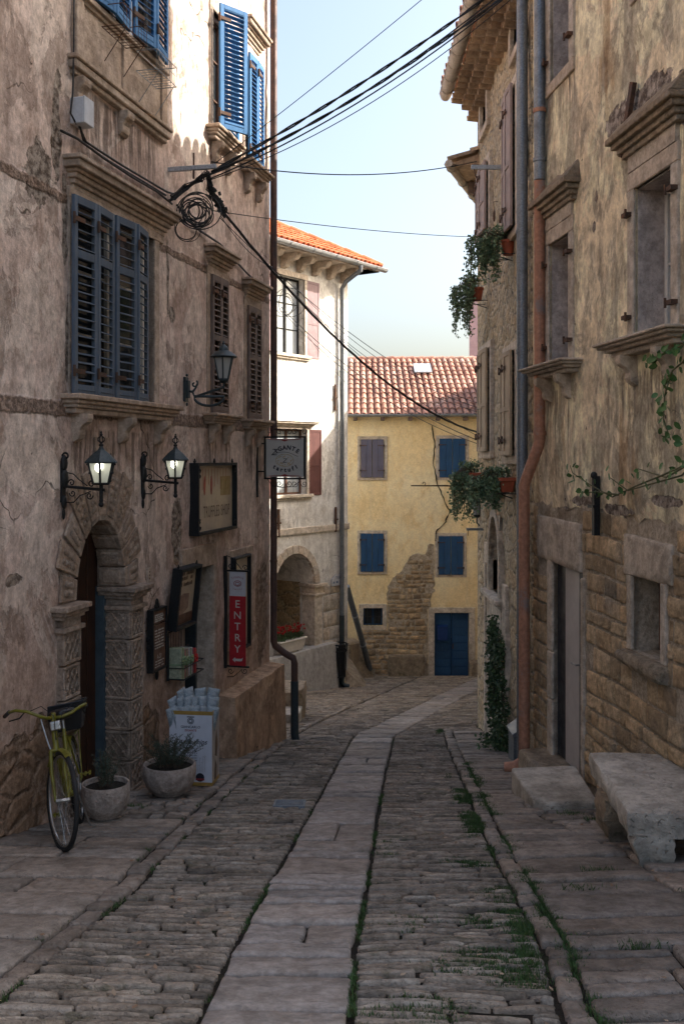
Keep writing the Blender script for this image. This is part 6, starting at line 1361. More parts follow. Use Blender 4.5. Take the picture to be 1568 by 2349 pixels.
m = MB(); m.tube([(0, -.50, .02), (0, -.50, .06), (.02, -.5, .1), (0, -.5, .13), (-.02, -.5, .1), (0, -.5, .07)], .006, 5); m.tube([(0, -.3, -.03), (0, -.3, -.12)], .012, 6); m.tube([(0, -.3, .02), (.0, -.3, .16)], .010, 6); m.obj('eye_bolt', M['rust'], T, auto=50)
tg = FA.w(FA.u(400), .22, z(400, 425)); e0 = be + V((0, 0, -.06))
far = [(V((2.12, 11.2, EYE + 5.55)), .10, .016), (V((2.12, 11.0, EYE + 5.36)), .16, .015), (V((2.14, 10.8, EYE + 5.30)), .20, .011), (V((2.1, 10.7, EYE + 5.18)), .25, .007), (V((2.12, 11.15, EYE + 5.48)), .18, .011)]
lb = ['topmost thick twisted black cable rising from the bar bracket to the top right', 'second thick black cable of the bundle rising to the top right', 'third cable of the rising bundle, slightly thinner', 'thinnest lowest wire of the bundle rising to the top right', 'fourth cable pressed between the thick ones of the rising bundle']
for (q, s_, r_), l, st in zip(far, lb, (e0, e0 + V((-.06, 0, -.05)), e0 + V((-.04, .05, -.07)), e0 + V((.0, -.05, -.10)), e0 + V((-.02, .02, -.03)))):
    cable('power_cable', l, st, q, s_, r_, twist=2 if r_ > .0145 else 0, group='cables rising over the street')
    m = MB()
cable('power_cable', 'black cable crossing level from the steel bar to the bracket on the rubble house', be + V((0, 0, .05)), at(1092, 370, 13.6), .16, .0095)
cable('power_cable', 'thin black wire crossing the sky to the upper flower pots', at(490, 483, 11.3), at(1086, 543, 15.6), .05, .007)
jn = at(512, 485, 11.2)
cable('twisted_cable', 'thick twisted cable running down past the white house to the far right', jn, at(1097, 992, 16.6), .42, .0135, twist=3)
cable('power_cable', 'thin wire running beside the thick twisted cable down the pink wall', at(506, 495, 11.2), at(625, 612, 14.2), .1, .007)
cable('power_cable', 'upper of two paired wires falling from the white house to the right', at(660, 640, 21), at(1095, 935, 17), .35, .007, group='paired wires falling to the right')
cable('power_cable', 'lower of two paired wires falling from the white house to the right', at(660, 655, 21), at(1095, 945, 17), .37, .007, group='paired wires falling to the right')
cable('power_cable', 'black wire from the coil on the white house across the faded roof', at(645, 705, 22), at(1095, 1010, 17.4), .30, .010)
cable('power_cable', 'second black wire under it from the coil across the faded roof', at(645, 712, 22), at(1095, 1018, 17.4), .36, .008)
cable('power_cable', 'thin slack wire dropping over the corner of the white house', at(690, 745, 22), at(795, 880, 25), .08, .006)
cable('power_cable', 'thin wire fanning down from the big coil to the far right shutters', at(505, 500, 11.2), at(1097, 925, 16.4), .30, .006)
cable('power_cable', 'lowest thin wire fanning down to the far right across the yellow wall top', at(690, 690, 19), at(1095, 1000, 17.4), .20, .007)
cable('power_cable', 'thin wire just under the rising bundle', be, V((2.1, 10.5, EYE + 5.9)), .05, .006)
# cables along the pink wall
def wallcable(label, pts, r=.009, out=.05, mat='cable'):
    m = MB(); P = [wl(x, y, out=out) for x, y in pts]; q = []
    for a_, b_ in zip(P, P[1:]): q += [a_.lerp(b_, t / 4) for t in range(4)]
    q.append(P[-1]); m.tube(q, r, 6); return tag(m.obj('wall_cable', M[mat], smooth=True), label, 'cable')
wallcable('upper black cable running from the junction box down to the bracket tangle', [(170, 290), (185, 325), (215, 345), (270, 380), (330, 415), (372, 440), (395, 447)], .011)
wallcable('lower black cable running from the junction box down to the bracket tangle', [(172, 292), (182, 330), (225, 362), (290, 405), (350, 440), (385, 468)], .011)
wallcable('old grey cable clipped along the tall window cornice', [(128, 300), (165, 318), (235, 368), (310, 412), (370, 448)], .012)
wallcable('thin black cable dropping straight down to the junction box', [(158, 0), (157, 130), (155, 215), (150, 260), (163, 285)], .008)
wallcable('black conduit running down from the tangle above the small windows', [(400, 470), (440, 520), (500, 560), (560, 625), (606, 668)], .013, .03)
T = top('junction_box', 'white plastic junction box on the pink wall above the big window cornice', 'junction box', wl(171, 290), FA.rz); m = MB(); m.box(-.085, .085, -.13, 0, 0, .235); m.obj('box', M['boxW'], T, bev=.008); m = MB(); m.box(-.088, .088, -.145, -.125, .0, .24); m.obj('lid', M['boxW'], T, bev=.006)
# coil of spare cable and tangle
def coil(label, c, r, n, seed, ax=(1, 0), tilt=.2, cat='cable coil', sq=1.1, rt=.006):
    m = MB(); rs = random.Random(seed)
    for k in range(n):
        rr = r * rs.uniform(.55, 1.15); cc = c + V((rs.uniform(-.35, .35) * r, rs.uniform(-.1, .1) * r, rs.uniform(-.4, .4) * r)); ph = rs.uniform(0, 6.28); tl = rs.uniform(-.25, .25) + tilt
        sq_ = rs.uniform(.7, 1.3); m.tube([cc + V((rr * sq_ * math.cos(t + ph) * ax[0], rr * math.cos(t + ph) * ax[1] + rr * tl * math.sin(t + ph), rr * sq * math.sin(t + ph))) for t in [i * math.pi / 12 for i in range(24)]], rt * rs.uniform(.7, 1.5), 5, closed=True)
    return tag(m.obj('cable_coil', M['cable'], smooth=True), label, cat)
coil('large tangled coil of black cable hanging under the steel bracket', at(448, 480, 10.95), .17, 13, 1, (.95, .3))
coil('small loose loop of thin cable below left of the large coil', at(425, 520, 10.9), .11, 3, 2, (.95, .3), rt=.004)
coil('coil of spare black cable hung by the window of the white corner house', at(655, 700, 21.9), .34, 5, 3, (.95, .3), sq=1.)
m = MB(); rs = random.Random(9)
pth = [at(395, 455, 10.8), at(425, 430, 10.9), at(458, 408, 10.9), at(478, 398, 10.95), at(480, 430, 11), at(498, 462, 11.1), at(514, 488, 11.2)]
for k in range(16):
    m.tube([p + V((rs.gauss(0, .018), rs.gauss(0, .018), rs.gauss(0, .022))) for p in pth for _ in (0, 1)], rs.uniform(.004, .009), 5)
for k in range(60): a_ = pth[4].lerp(pth[6], rs.random()) + V((rs.gauss(0, .02), rs.gauss(0, .02), rs.gauss(0, .025))); m.box(-.02, .02, -.012, .012, -.015, .015, T=Matrix.Translation(a_) @ Matrix.Rotation(rs.uniform(0, 3), 4, 'Y'))
tag(m.obj('cable_splice', M['cable'], smooth=False), 'knotted bundle of black cable joints between bracket and twisted cable', 'cable joint')
# bracket on the rubble house
T = top('cable_bracket', 'short grey steel bar bracket on the rubble house beneath the tiled eave', 'bracket', FS.w(FS.u(1146), 0, FS.z(1146, 383)), FS.rz); m = MB(); m.box(-.02, .02, -.40, .02, -.03, .03); m.obj('arm', M['steel'], T, bev=.004); m = MB(); m.tube([(0, -.36, -.02), (.01, -.34, -.12), (0, -.3, -.2)], .008, 5); m.obj('hook', M['rust'], T)
# wire flower racks on the upper apron
for i, (xa, ya, lb_) in enumerate(((218, 62, 'rusty wire flower rack hanging left on the apron below the blue shutters'), (298, 163, 'paler wire flower rack hanging right on the apron below the blue shutters'))):
    T = top('wire_flower_rack', lb_, 'flower rack', wl(xa, ya, out=.07), FA.rz, 'empty wire flower racks'); m = MB(); Wd, Dp, Hh = .50, .22, .20
    for q in (0, Hh): m.tube([(0, 0, q), (0, -Dp, q), (Wd, -Dp, q), (Wd, 0, q)], .005, 5, closed=True)
    for k in range(9): x_ = Wd * k / 8; m.tube([(x_, 0, 0), (x_, -Dp, 0), (x_, -Dp, Hh)], .003, 4)
    for k in range(1, 4): m.tube([(0, -Dp * k / 4, 0), (Wd, -Dp * k / 4, 0)], .003, 4)
    m.tube([(0, -Dp, Hh / 2), (Wd, -Dp, Hh / 2)], .003, 4); m.tube([(.05, 0, -.3), (.05, -Dp, 0)], .005, 4); m.tube([(Wd - .05, 0, -.3), (Wd - .05, -Dp, 0)], .005, 4); m.obj('wires', M['rust'] if i == 0 else M['zinc'], T)
# ================================================================ plants on the right
def leafy(mb, c, n, sp, size, seed, droop=.3, lf=5):
    rs = random.Random(seed); c = Vector(c)
    for i in range(n):
        d = V((rs.gauss(0, 1), rs.gauss(0, 1), rs.gauss(0, 1))); d = d.normalized() * rs.random() ** .45; p = c + V((d.x * sp[0], d.y * sp[1], d.z * sp[2])); s_ = size * rs.uniform(.6, 1.3)
        a = V((rs.gauss(0, 1), rs.gauss(0, 1), rs.gauss(0, .7) - droop)).normalized(); b = a.cross(V((rs.gauss(0, 1), rs.gauss(0, 1), rs.gauss(0, 1)))).normalized(); k = a.cross(b) * .25
        mb.add([p, p + (a * .45 + b * .42 + k) * s_, p + a * s_, p + (a * .45 - b * .42 + k) * s_], [(0, 1, 2), (0, 2, 3)])
def pot_plant(px_, py_, Yd, r, h, lab, plab, tr, seed, box=False):
    c = at(px_, py_, Yd); T = top('flower_pot', lab, 'flower pot', c, FS.rz, 'terracotta pots on wall brackets of the rubble house'); m = MB()
    if box: m.hexa([V(v) for v in ((-.16, -.07, 0), (.16, -.07, 0), (-.16, .07, 0), (.16, .07, 0), (-.20, -.10, h), (.20, -.10, h), (-.20, .10, h), (.20, .10, h))]); m.box(-.215, .215, -.115, .115, h - .03, h + .015)
    else: m.lathe([(r * .68, 0), (r * .95, h * .82), (r * 1.08, h * .82), (r * 1.08, h), (r * .9, h), (r * .88, h * .85), (.01, h * .85)], 16)
    m.obj('pot', M['terra'], T, bev=.004); m = MB(); m.tube([(-.2, .12, -.02), (-.2, -.12, -.02), (.2, -.12, -.02), (.2, .12, -.02)], .006, 5); m.tube([(0, .25, -.14), (0, -.1, -.02)], .007, 5); m.tube([(-.2, .25, -.02), (-.2, .12, -.02)], .006, 5); m.tube([(.2, .25, -.02), (.2, .12, -.02)], .006, 5); m.obj('bracket', M['iron'], T)
    P = top('trailing_plant', plab, 'plant', c + V((0, 0, h))); lf = MB(); st = MB(); rs = random.Random(seed); up, nt_, drop, wd, xo = tr
    leafy(lf, (xo * .5, .02, up * .5), 300, (wd * .8, .13, up * .5), .045, seed)
    for k in range(nt_):
        th = rs.uniform(0, 6.28); x_ = xo + wd * rs.uniform(-1, .45) * .9; y_ = .16 * rs.uniform(-1.2, .8); L = drop * rs.uniform(.35, 1); pts = [V((0, 0, 0)), V((x_ * .6, y_, up * rs.uniform(.2, .7)))]
        nn = 7
        for i in range(1, nn + 1): pts.append(V((x_ + .04 * nz(i * .9, k, seed), y_ + .04 * nz(i, k + 9, seed), up * .2 - L * i / nn)))
        st.tube(pts, .0035, 4)
        for i in range(2, len(pts)): leafy(lf, pts[i], int(12 * (1.15 - i / len(pts) * .6)), (.06, .055, .065), .042, seed * 50 + k * 9 + i)
    lf.obj('foliage', M['leafD'], P); st.obj('stems', M['stem'], P)
pot_plant(1165, 585, 12.9, .10, .19, 'terracotta pot high up beside the grey downpipe', 'bushy grey green plant trailing from the highest pot', (.20, 26, .60, .30, -.24), 1)
pot_plant(1093, 690, 15.2, .10, .20, 'terracotta pot high up at the far end of the rubble house', 'long trailing plant hanging from the far upper pot against the sky', (.22, 24, .80, .20, -.18), 2)
pot_plant(1158, 1128, 12.9, .10, .17, 'rectangular terracotta pot on an iron bracket beside the grey downpipe', 'dense plant spilling left from the rectangular lower pot', (.18, 26, .42, .27, -.20), 3, True)
pot_plant(1090, 1112, 15.2, .10, .17, 'rectangular terracotta pot at the far end, partly hidden by leaves', 'trailing plant hanging low before the yellow house from the far lower pot', (.24, 28, .75, .24, -.14), 4, True)
# small lantern, rods
T = top('small_lantern', 'small pale glass lantern at the far edge of the rubble house', 'wall lamp', at(1093, 1182, 15.9)); m = MB(); m.lathe([(.05, 0), (.085, .20)], 6); m.obj('glass', M['frost'], T); m = MB(); m.lathe([(.10, .2), (.07, .25), (.02, .28), (.01, .33)], 8); m.lathe([(.03, -.04), (.06, -.01), (.06, .01)], 8); m.tube([(0, 0, -.04), (.0, 0, -.12), (.04, 0, -.16), (.10, 0, -.12), (.12, 0, -.02)], .012, 6); m.obj('metalwork', M['lampG'], T, auto=50)
T = top('iron_rod_bracket', 'long thin iron rod bracket reaching over the street in front of the yellow house', 'bracket', at(1112, 1115, 15.4)); m = MB(); p1 = at(942, 1114, 15.4) - at(1112, 1115, 15.4); m.tube([(0, 0, 0), p1], .011, 6); m.obj('rod', M['rust'], T); m = MB(); m.scroll((p1.x * .83, .04), .035, .9, lambda a_, b_: V((a_, 0, b_)), .007, -1.5, 1); m.tube([(p1.x * .83, 0, .008), (p1.x * .5, 0, .012)], .006, 5); m.obj('hook', M['rust'], T)
T = top('short_bar_bracket', 'short flat grey bar sticking out below the small pale lantern', 'bracket', at(1106, 1214, 15.6)); m = MB(); p1 = at(1069, 1213, 15.6) - at(1106, 1214, 15.6); m.box(p1.x, .08, -.015, .015, -.02, .02); m.obj('bar', M['zinc'], T); m = MB(); m.tube([(p1.x + .03, 0, -.02), (p1.x + .03, 0, -.1)], .006, 5); m.obj('ring', M['rust'], T)
# iron ring chain on rubble house
T = top('iron_ring', 'rusty iron ring hanging on the rubble wall above the flower pots', 'wall ring', FS.w(FS.u(1146), .08, FS.z(1146, 495)), FS.rz); m = MB(); m.tube([(.05 * math.cos(t), 0, .07 * math.sin(t)) for t in [i * math.pi / 8 for i in range(16)]], .010, 6, closed=True); m.obj('ring', M['rust'], T, smooth=True); m = MB(); m.tube([(0, .06, .2), (0, -.01, .2), (0, 0, .07)], .006, 5); m.obj('hook', M['rust'], T)
# climbing vine by the niche
T = top('climbing_vine', 'dark green ivy climbing the rubble house base beside the downpipes', 'climbing plant', FS.w(FS.u(1165), .05, gz(2.1, 12.6))); lf = MB(); st = MB(); rs = random.Random(7)
z0_ = T.location.z
for k in range(9):
    x0_ = rs.uniform(1148, 1172); pts = []
    for i in range(12):
        t = i / 11; yy = lerp(1765, rs.uniform(1420, 1480), t); xx = x0_ + 9 * nz(t * 3, k) + lerp(0, -6, t) + (8 if t < .2 else 0); pts.append(FS.w(FS.u(xx), .06 + .06 * rs.random(), FS.z(1160, yy)) - T.location)
    st.tube(pts, .005, 4)
    for p in pts: leafy(lf, p, 38, (.09, .16, .11), .055, k * 20 + int(p.z * 10), .5)
for k in range(22): leafy(lf, (rs.uniform(-.4, .0), rs.uniform(-.35, .1), rs.uniform(.02, .1)), 12, (.1, .1, .05), .05, k, .1)
lf.obj('foliage', M['leafI'], T); st.obj('stems', M['stem'], T)
# bramble on the near right wall
u, z = FR_.u, FR_.z
T = top('rose_branch', 'leafy rose branch arching along the near right wall by the black iron bar', 'climbing plant', FR_.w(u(1568), .1, z(1568, 1100))); st = MB(); lf = MB(); rs = random.Random(8)
def leafbig(mb, p, a, b, s_):
    n_ = a.cross(b).normalized() * .12; pr = [(0, .0), (.18, .26), (.45, .36), (.75, .24), (1, 0)]
    vs = [p + a * s_ * t + n_ * s_ * (t * (1 - t)) * 2 for t, _ in pr] + [p + a * s_ * t + b * s_ * w_ for t, w_ in pr[1:4]] + [p + a * s_ * t - b * s_ * w_ for t, w_ in pr[1:4]]
    mb.add(vs, [(0, 1, 5), (1, 2, 6, 5), (2, 3, 7, 6), (3, 4, 7), (0, 8, 1), (1, 8, 9, 2), (2, 9, 10, 3), (3, 10, 4)])
for pl in ([(1700, 1010), (1640, 1060), (1560, 1092), (1500, 1112), (1430, 1140), (1385, 1112), (1350, 1085), (1338, 1068)], [(1445, 1135), (1405, 1128), (1370, 1130)], [(1700, 1000), (1600, 1090), (1480, 1125), (1440, 1095)], [(1640, 1060), (1575, 1095), (1530, 1085), (1500, 1075)], [(1720, 700), (1640, 800), (1590, 850), (1560, 905), (1572, 960), (1580, 1010)], [(1700, 680), (1610, 790), (1555, 815), (1520, 830)]):
    P = [FR_.w(u(x), .16 + .10 * nz(x * .02, y * .02), z(x, y)) - T.location for x, y in pl]; q = []
    for a_, b_ in zip(P, P[1:]): q += [a_.lerp(b_, t / 4) for t in range(4)]
    q.append(P[-1]); st.tube(q, [lerp(.010, .004, i / (len(q) - 1)) for i in range(len(q))], 5)
    for i in range(2, len(q)):
        for k in range(2 if pl[0][1] > 900 else 4):
            if rs.random() < .62 or pl[0][1] < 900: a_ = V((rs.gauss(0, .6), rs.gauss(0, 1), rs.gauss(-.1, .6))).normalized(); b_ = a_.cross(V((rs.gauss(-1, .5), rs.gauss(0, .3), rs.gauss(0, .3)))).normalized(); leafbig(lf, q[i] + V((rs.gauss(-.01, .02), rs.gauss(0, .04), rs.gauss(0, .04))), a_, b_, rs.uniform(.05, .09))
st.obj('stems', M['stemR'], T, smooth=True); lf.obj('foliage', M['leafB'], T)
# ================================================================ white house things
u, z = FW.u, FW.z
tl = at(663, 1496, 23.9); T = top('flower_trough', 'white plastic trough of red cyclamen on the ledge under the arch', 'planter', tl, FW.rz); Wt = 1.0; m = MB(); m.hexa([V(v) for v in ((-.42, -.11, .02), (.42, -.11, .02), (-.42, .11, .02), (.42, .11, .02), (-.5, -.15, .30), (.5, -.15, .30), (-.5, .15, .30), (.5, .15, .30))]); m.box(-.52, .52, -.17, .17, .27, .32); m.obj('trough', M['trough'], T, bev=.015); m = MB(); m.box(-.35, -.25, -.1, .1, -.03, .02); m.box(.25, .35, -.1, .1, -.03, .02); m.obj('foot', M['trough'], T)
for i, (x_, lb_) in enumerate(((-.33, 'red cyclamen at the left end of the white trough'), (0., 'red cyclamen in the middle of the white trough'), (.32, 'red cyclamen at the right end of the white trough'))):
    P = top('cyclamen', lb_, 'flower', tl + FW.X * x_ + V((0, 0, .31)), FW.rz, 'red cyclamen in the white trough'); lf = MB(); pe = MB(); st = MB(); rs = random.Random(30 + i); leafy(lf, (0, 0, .05), 240, (.2, .17, .10), .055, 60 + i, -.2)
    for k in range(15):
        x0_, y0_, hh = rs.uniform(-.16, .16), rs.uniform(-.13, .1), rs.uniform(.15, .30); st.tube([(x0_ * .5, y0_ * .5, 0), (x0_, y0_, hh)], .004, 4)
        for q_ in range(5): th = q_ * 1.257 + k; a_ = V((math.cos(th) * .5, math.sin(th) * .5, .8)).normalized(); b_ = V((-math.sin(th), math.cos(th), 0)); leafbig(pe, V((x0_, y0_, hh)), a_, b_, .06)
    lf.obj('foliage', M['leafI'], P); st.obj('stems', M['stemR'], P); pe.obj('petals', M['petal'], P)
# litter bin
gb_ = at(778, 1572, 25.4); gb_.z = gz(gb_.x, gb_.y) + .1; T = top('litter_bin', 'tapered black slatted iron litter bin against the white corner house', 'litter bin', at(776, 1560, 25.35) - V((0, 0, .0)), FW.rz); m = MB()
for k in range(16): th = k * math.pi / 8; m.tube([(.17 * math.cos(th), .17 * math.sin(th), .1), (.225 * math.cos(th), .225 * math.sin(th), .92)], .013, 5)
m.obj('bars', M['iron'], T); m = MB()
for rr, q in ((.17, .1), (.215, .75), (.23, .92)): m.tube([(rr * math.cos(t), rr * math.sin(t), q) for t in [i * math.pi / 12 for i in range(24)]], .018, 6, closed=True)
m.obj('rings', M['iron'], T, smooth=True); m = MB(); m.lathe([(.155, .1), (.2, .85), (.19, .85), (.145, .12)], 16); m.obj('liner', M['black'], T); m = MB(); m.tube([(-.0, .25, -.25), (-.0, .25, .95)], .03, 8); m.obj('post', M['rust'], T)
# street plaque
T = top('street_plaque', 'small white arched street name plaque right of the niche', 'street sign', FW.w(u(757), .03, z(757, 1345)), FW.rz); Wp = u(783) - u(757); Hp = .30; m = MB(); pr = [(0, 0), (Wp, 0), (Wp, Hp * .62), (Wp * .85, Hp * .72), (Wp * .7, Hp * .95), (Wp * .5, Hp), (Wp * .3, Hp * .95), (Wp * .15, Hp * .72), (0, Hp * .62)]; m.prism(pr, 0, .03, lambda a_, b_, c_: V((a_, -c_, b_))); m.obj('plate', M['signW'], T, bev=.006)
m = MB(); text(m, 'TRG', .10, lambda p, q: V((Wp / 2 + p, -.032, Hp * .55 + q))); squiggle(m, .05, Wp - .05, Hp * .22, -.032, .06, 4); m.obj('lettering', M['blueY'], T)
# steps left, round the pink house corner
m = MB(); c = at(662, 1668, 16.9); c.z = gz(c.x, c.y)
rockslab(m, [(-.62, -.22), (.12, -.25), (.20, -.1), (.22, .35), (-.6, .5)], -.1, .17, nlev=3, ins=.02, am=.012, seed=2); T = m.obj('stone_step', M['bench'], loc=c, auto=45); tag(T, 'low pale stone step behind the far end of the pink house', 'stone step')
m = MB(); rockslab(m, [(-.7, .3), (.1, .28), (.26, .6), (.25, 1.2), (-.7, 1.3)], -.2, .42, nlev=4, ins=.03, am=.02, seed=5); T = m.obj('stone_step', M['rough'], loc=c, auto=45); tag(T, 'taller rough stone step behind the low pale step', 'stone step')
# drain grate
g = at(664, 1850, 9.2); T = top('drain_grate', 'small flush iron drain grate in the cobbles left of the flagstone strip', 'drain grate', V((g.x, g.y, gz(g.x, g.y) + .008))); m = MB(); m.box(-.13, .13, -.16, -.145, -.02, .012); m.box(-.13, .13, .145, .16, -.02, .012); m.box(-.145, -.13, -.16, .16, -.02, .012); m.box(.13, .145, -.16, .16, -.02, .012)
for i in range(9): m.box(-.13, .13, -.13 + i * .032, -.118 + i * .032, -.02, .010)
m.obj('grate', M['zincP'], T, rot=(-math.atan(.164), 0, 0))
# ================================================================ grass, moss and litter
rs = random.Random(12); m = MB()
def blade(x, y, h, w_=.0028):
    h *= .85
    th = rs.uniform(0, 6.28); dx, dy = math.cos(th), math.sin(th); b = V((x, y, gz(x, y) - .012)); l = rs.uniform(.2, .7) * h; m.add([b + V((-dy, dx, 0)) * w_, b - V((-dy, dx, 0)) * w_, b + V((dx * l * .4, dy * l * .4, h * .6)) - V((-dy, dx, 0)) * w_ * .6, b + V((dx * l, dy * l, h))], [(0, 1, 2, 3)])
n_ = 0
while n_ < 20000:
    Y_ = rs.uniform(3.4, 12) if rs.random() < .85 else rs.uniform(12, 16); k_ = interp(KR, Y_); off = rs.choice((-.13, -.10, -.08, .10)) + rs.gauss(0, .03)
    if nz(Y_ * 1.3, off * 5 + 3) < -.05 + .02 * Y_: continue
    cx_, cy_ = k_ + off, Y_
    for _ in range(rs.randint(6, 16)): blade(cx_ + rs.gauss(0, .025), cy_ + rs.gauss(0, .03), rs.uniform(.015, .05)); n_ += 1
n_ = 0
while n_ < 9000:
    Y_ = rs.uniform(3.3, 8.5); k_ = interp(KR, Y_); x_ = k_ - abs(rs.gauss(0, .38)) - .08
    if x_ < interp(SR, Y_) + .02 or nz(x_ * 2.2, Y_ * 2.2, 7) < .05 + .05 * (Y_ - 4): continue
    for _ in range(8): blade(x_ + rs.gauss(0, .05), Y_ + rs.gauss(0, .008), rs.uniform(.012, .035)); n_ += 1
for (tab, o_, y0_, y1_, N_) in ((KL, -.08, 3.5, 10, 900), (KL, .1, 3.5, 14, 700), (SR, .01, 3.6, 10, 1500), (SL, -.01, 4, 9, 500)):
    k = 0
    while k < N_:
        Y_ = rs.uniform(y0_, y1_)
        if nz(Y_ * 2.1, o_ * 40 + 11) < .12: k += .2; continue
        for _ in range(7): blade(interp(tab, Y_) + o_ + rs.gauss(0, .012), Y_ + rs.gauss(0, .02), rs.uniform(.012, .035)); k += 1
for (x_, y_) in ((2.15, 8.55), (2.02, 8.75), (1.75, 6.75), (2.3, 5.3), (1.5, 6.3), (2.2, 6.2), (1.55, 5.2), (-1.9, 9.1), (2.45, 5.4)):
    for _ in range(90): blade(x_ + rs.gauss(0, .06), y_ + rs.gauss(0, .03), rs.uniform(.02, .07))
tag(m.obj('grass', M['leafG']), 'short green grass and moss tufts growing in the joints along the right kerb', 'grass', kind='stuff')
m = MB()
for i in range(150):
    Y_ = rs.uniform(3.8, 11); x_ = rs.choice((rs.uniform(.2, 1.2), rs.uniform(1.3, 2.5), rs.uniform(-1.7, -.6))); b = V((x_, Y_, gz(x_, Y_) + .018)); th = rs.uniform(0, 6.28); s_ = rs.uniform(.008, .028); a_ = V((math.cos(th), math.sin(th), .15)) * s_; c_ = V((-math.sin(th), math.cos(th), .2)) * s_ * .5; m.add([b - a_, b + c_, b + a_, b - c_], [(0, 1, 2, 3)])
tag(m.obj('leaf_litter', M['litter']), 'small dry leaves and crumbs scattered over the paving', 'litter', kind='stuff')
# ================================================================ bicycle leaning by the door
fb_ = V((-2.02, 7.34, 0)); rb_ = V((-2.20, 8.42, 0)); g0 = gz(-2.1, 7.4) + .02; ax = (fb_ - rb_); slope = -.164
T = top('bicycle', 'olive yellow city bicycle with swept handlebars and black basket parked by the arched door', 'bicycle', V((rb_.x, rb_.y, gz(rb_.x, rb_.y) + .015)))
hd = math.atan2(ax.y, ax.x); pitch = math.atan2(gz(fb_.x, fb_.y) - gz(rb_.x, rb_.y), ax.length)
T.rotation_mode = 'XYZ'; Mx = Matrix.Rotation(hd, 4, 'Z') @ Matrix.Rotation(-pitch, 4, 'Y') @ Matrix.Rotation(R(9), 4, 'X')
T.rotation_euler = Mx.to_euler()
# local: x forward (towards the camera), z up, y to the bike's left; rear wheel at x=0, wheel radius .34
WR = .345; WB = 1.08
def wheel(name, loc, rot=(0, 0, 0), par=None):
    W = bpy.data.objects.new(name, None); C.objects.link(W); W.parent = par or T; W.location = loc; W.rotation_euler = rot
    m = MB(); m.tube([(WR * math.cos(t), 0, WR * math.sin(t)) for t in [i * math.pi / 24 for i in range(48)]], .019, 8, closed=True); m.obj('tyre', M['rubber'], W, smooth=True)
    m = MB(); m.tube([((WR - .024) * math.cos(t), 0, (WR - .024) * math.sin(t)) for t in [i * math.pi / 24 for i in range(48)]], .012, 6, closed=True); m.obj('rim', M['chrome'], W, smooth=True)
    m = MB()
    for k in range(28): t = k * 2 * math.pi / 28; s_ = .028 * (1 if k % 2 else -1); t2 = t + .35 * (1 if k % 4 < 2 else -1); m.tube([(.02 * math.cos(t2), s_, .02 * math.sin(t2)), ((WR - .03) * math.cos(t), 0, (WR - .03) * math.sin(t))], .0013, 3)
    m.obj('spokes', M['chrome'], W); m = MB(); m.tube([(0, -.05, 0), (0, .05, 0)], .018, 8); m.obj('hub', M['chrome'], W, auto=50); return W
rw = wheel('rear_wheel', (0, 0, WR)); 
hx = WB - .09; steer = R(24)
Fk = bpy.data.objects.new('front_fork', None); C.objects.link(Fk); Fk.parent = T
head_b, head_t = V((WB - .115, 0, .66)), V((WB - .175, 0, .86))
axd = (head_t - head_b).normalized(); Q = Matrix.Translation(head_b) @ Matrix.Rotation(steer, 4, axd) @ Matrix.Translation(-head_b)
def q_(p): return Q @ V(p)
m = MB()
for sy in (-.05, .05): m.tube([q_((WB - .12, sy * .9, .70)), q_((WB - .09, sy, .55)), q_((WB - .03, sy, .42)), q_((WB, sy, WR))], [.014, .014, .011, .009], 8)
m.tube([q_((WB - .12, -.05, .70)), q_((WB - .12, .05, .70))], .015, 8); m.tube([q_(head_b), q_(head_t + V((-.02, 0, .10)))], .016, 10); m.obj('fork', M['bike'], Fk, auto=50)
fw = wheel('front_wheel', (0, 0, 0), par=T); fw.matrix_local = Q @ Matrix.Translation((WB, 0, WR))
m = MB()
for x_, z_, a0, a1, par, mat_, nm in ((0, WR, 20, 175, T, 'bike', 'rear_mudguard'),):
    m = MB(); pts = [(x_ + (WR + .03) * math.cos(R(a)), 0, z_ + (WR + .03) * math.sin(R(a))) for a in range(a0, a1, 8)]; vs = []
    for p in pts: vs += [V((p[0], -.026, p[2] - .008)), V((p[0], 0, p[2])), V((p[0], .026, p[2] - .008))]
    m.add(vs, [(3 * i + k, 3 * i + k + 1, 3 * i + k + 4, 3 * i + k + 3) for i in range(len(pts) - 1) for k in (0, 1)]); m.obj(nm, M[mat_], par)
m = MB(); vs = []; pts = [q_((WB + (WR + .03) * math.cos(R(a)), 0, WR + (WR + .03) * math.sin(R(a)))) for a in range(62, 150, 8)]
for p in pts: vs += [p + V((0, -.026, -.008)), p, p + V((0, .026, -.008))]
m.add(vs, [(3 * i + k, 3 * i + k + 1, 3 * i + k + 4, 3 * i + k + 3) for i in range(len(pts) - 1) for k in (0, 1)]); m.obj('front_mudguard', M['bike'], T)
bb = V((.46, 0, .30)); seat_t = V((.30, 0, .80)); rear = V((0, 0, WR)); m = MB()
m.tube([bb, seat_t], .015, 10); m.tube([head_b + V((0, 0, .03)), V((.75, 0, .36)), bb], .018, 10); m.tube([head_t - V((0, 0, .03)), V((.80, 0, .56)), V((.60, 0, .42)), bb.lerp(seat_t, .3)], .014, 10); m.tube([head_b, head_t], .022, 10)
for sy in (-.045, .045): m.tube([bb + V((0, sy * .6, 0)), rear + V((0, sy, 0))], .010, 8); m.tube([seat_t + V((0, sy * .4, -.06)), rear + V((0, sy, 0))], .009, 8)
m.tube([bb - V((0, .05, 0)), bb + V((0, .05, 0))], .024, 10); m.obj('frame', M['bike'], T, auto=50)
m = MB(); hs = q_(head_t + V((-.02, 0, .10)))
def hb(p): return Q @ (V(p) + head_t + V((-.02, 0, .10)))
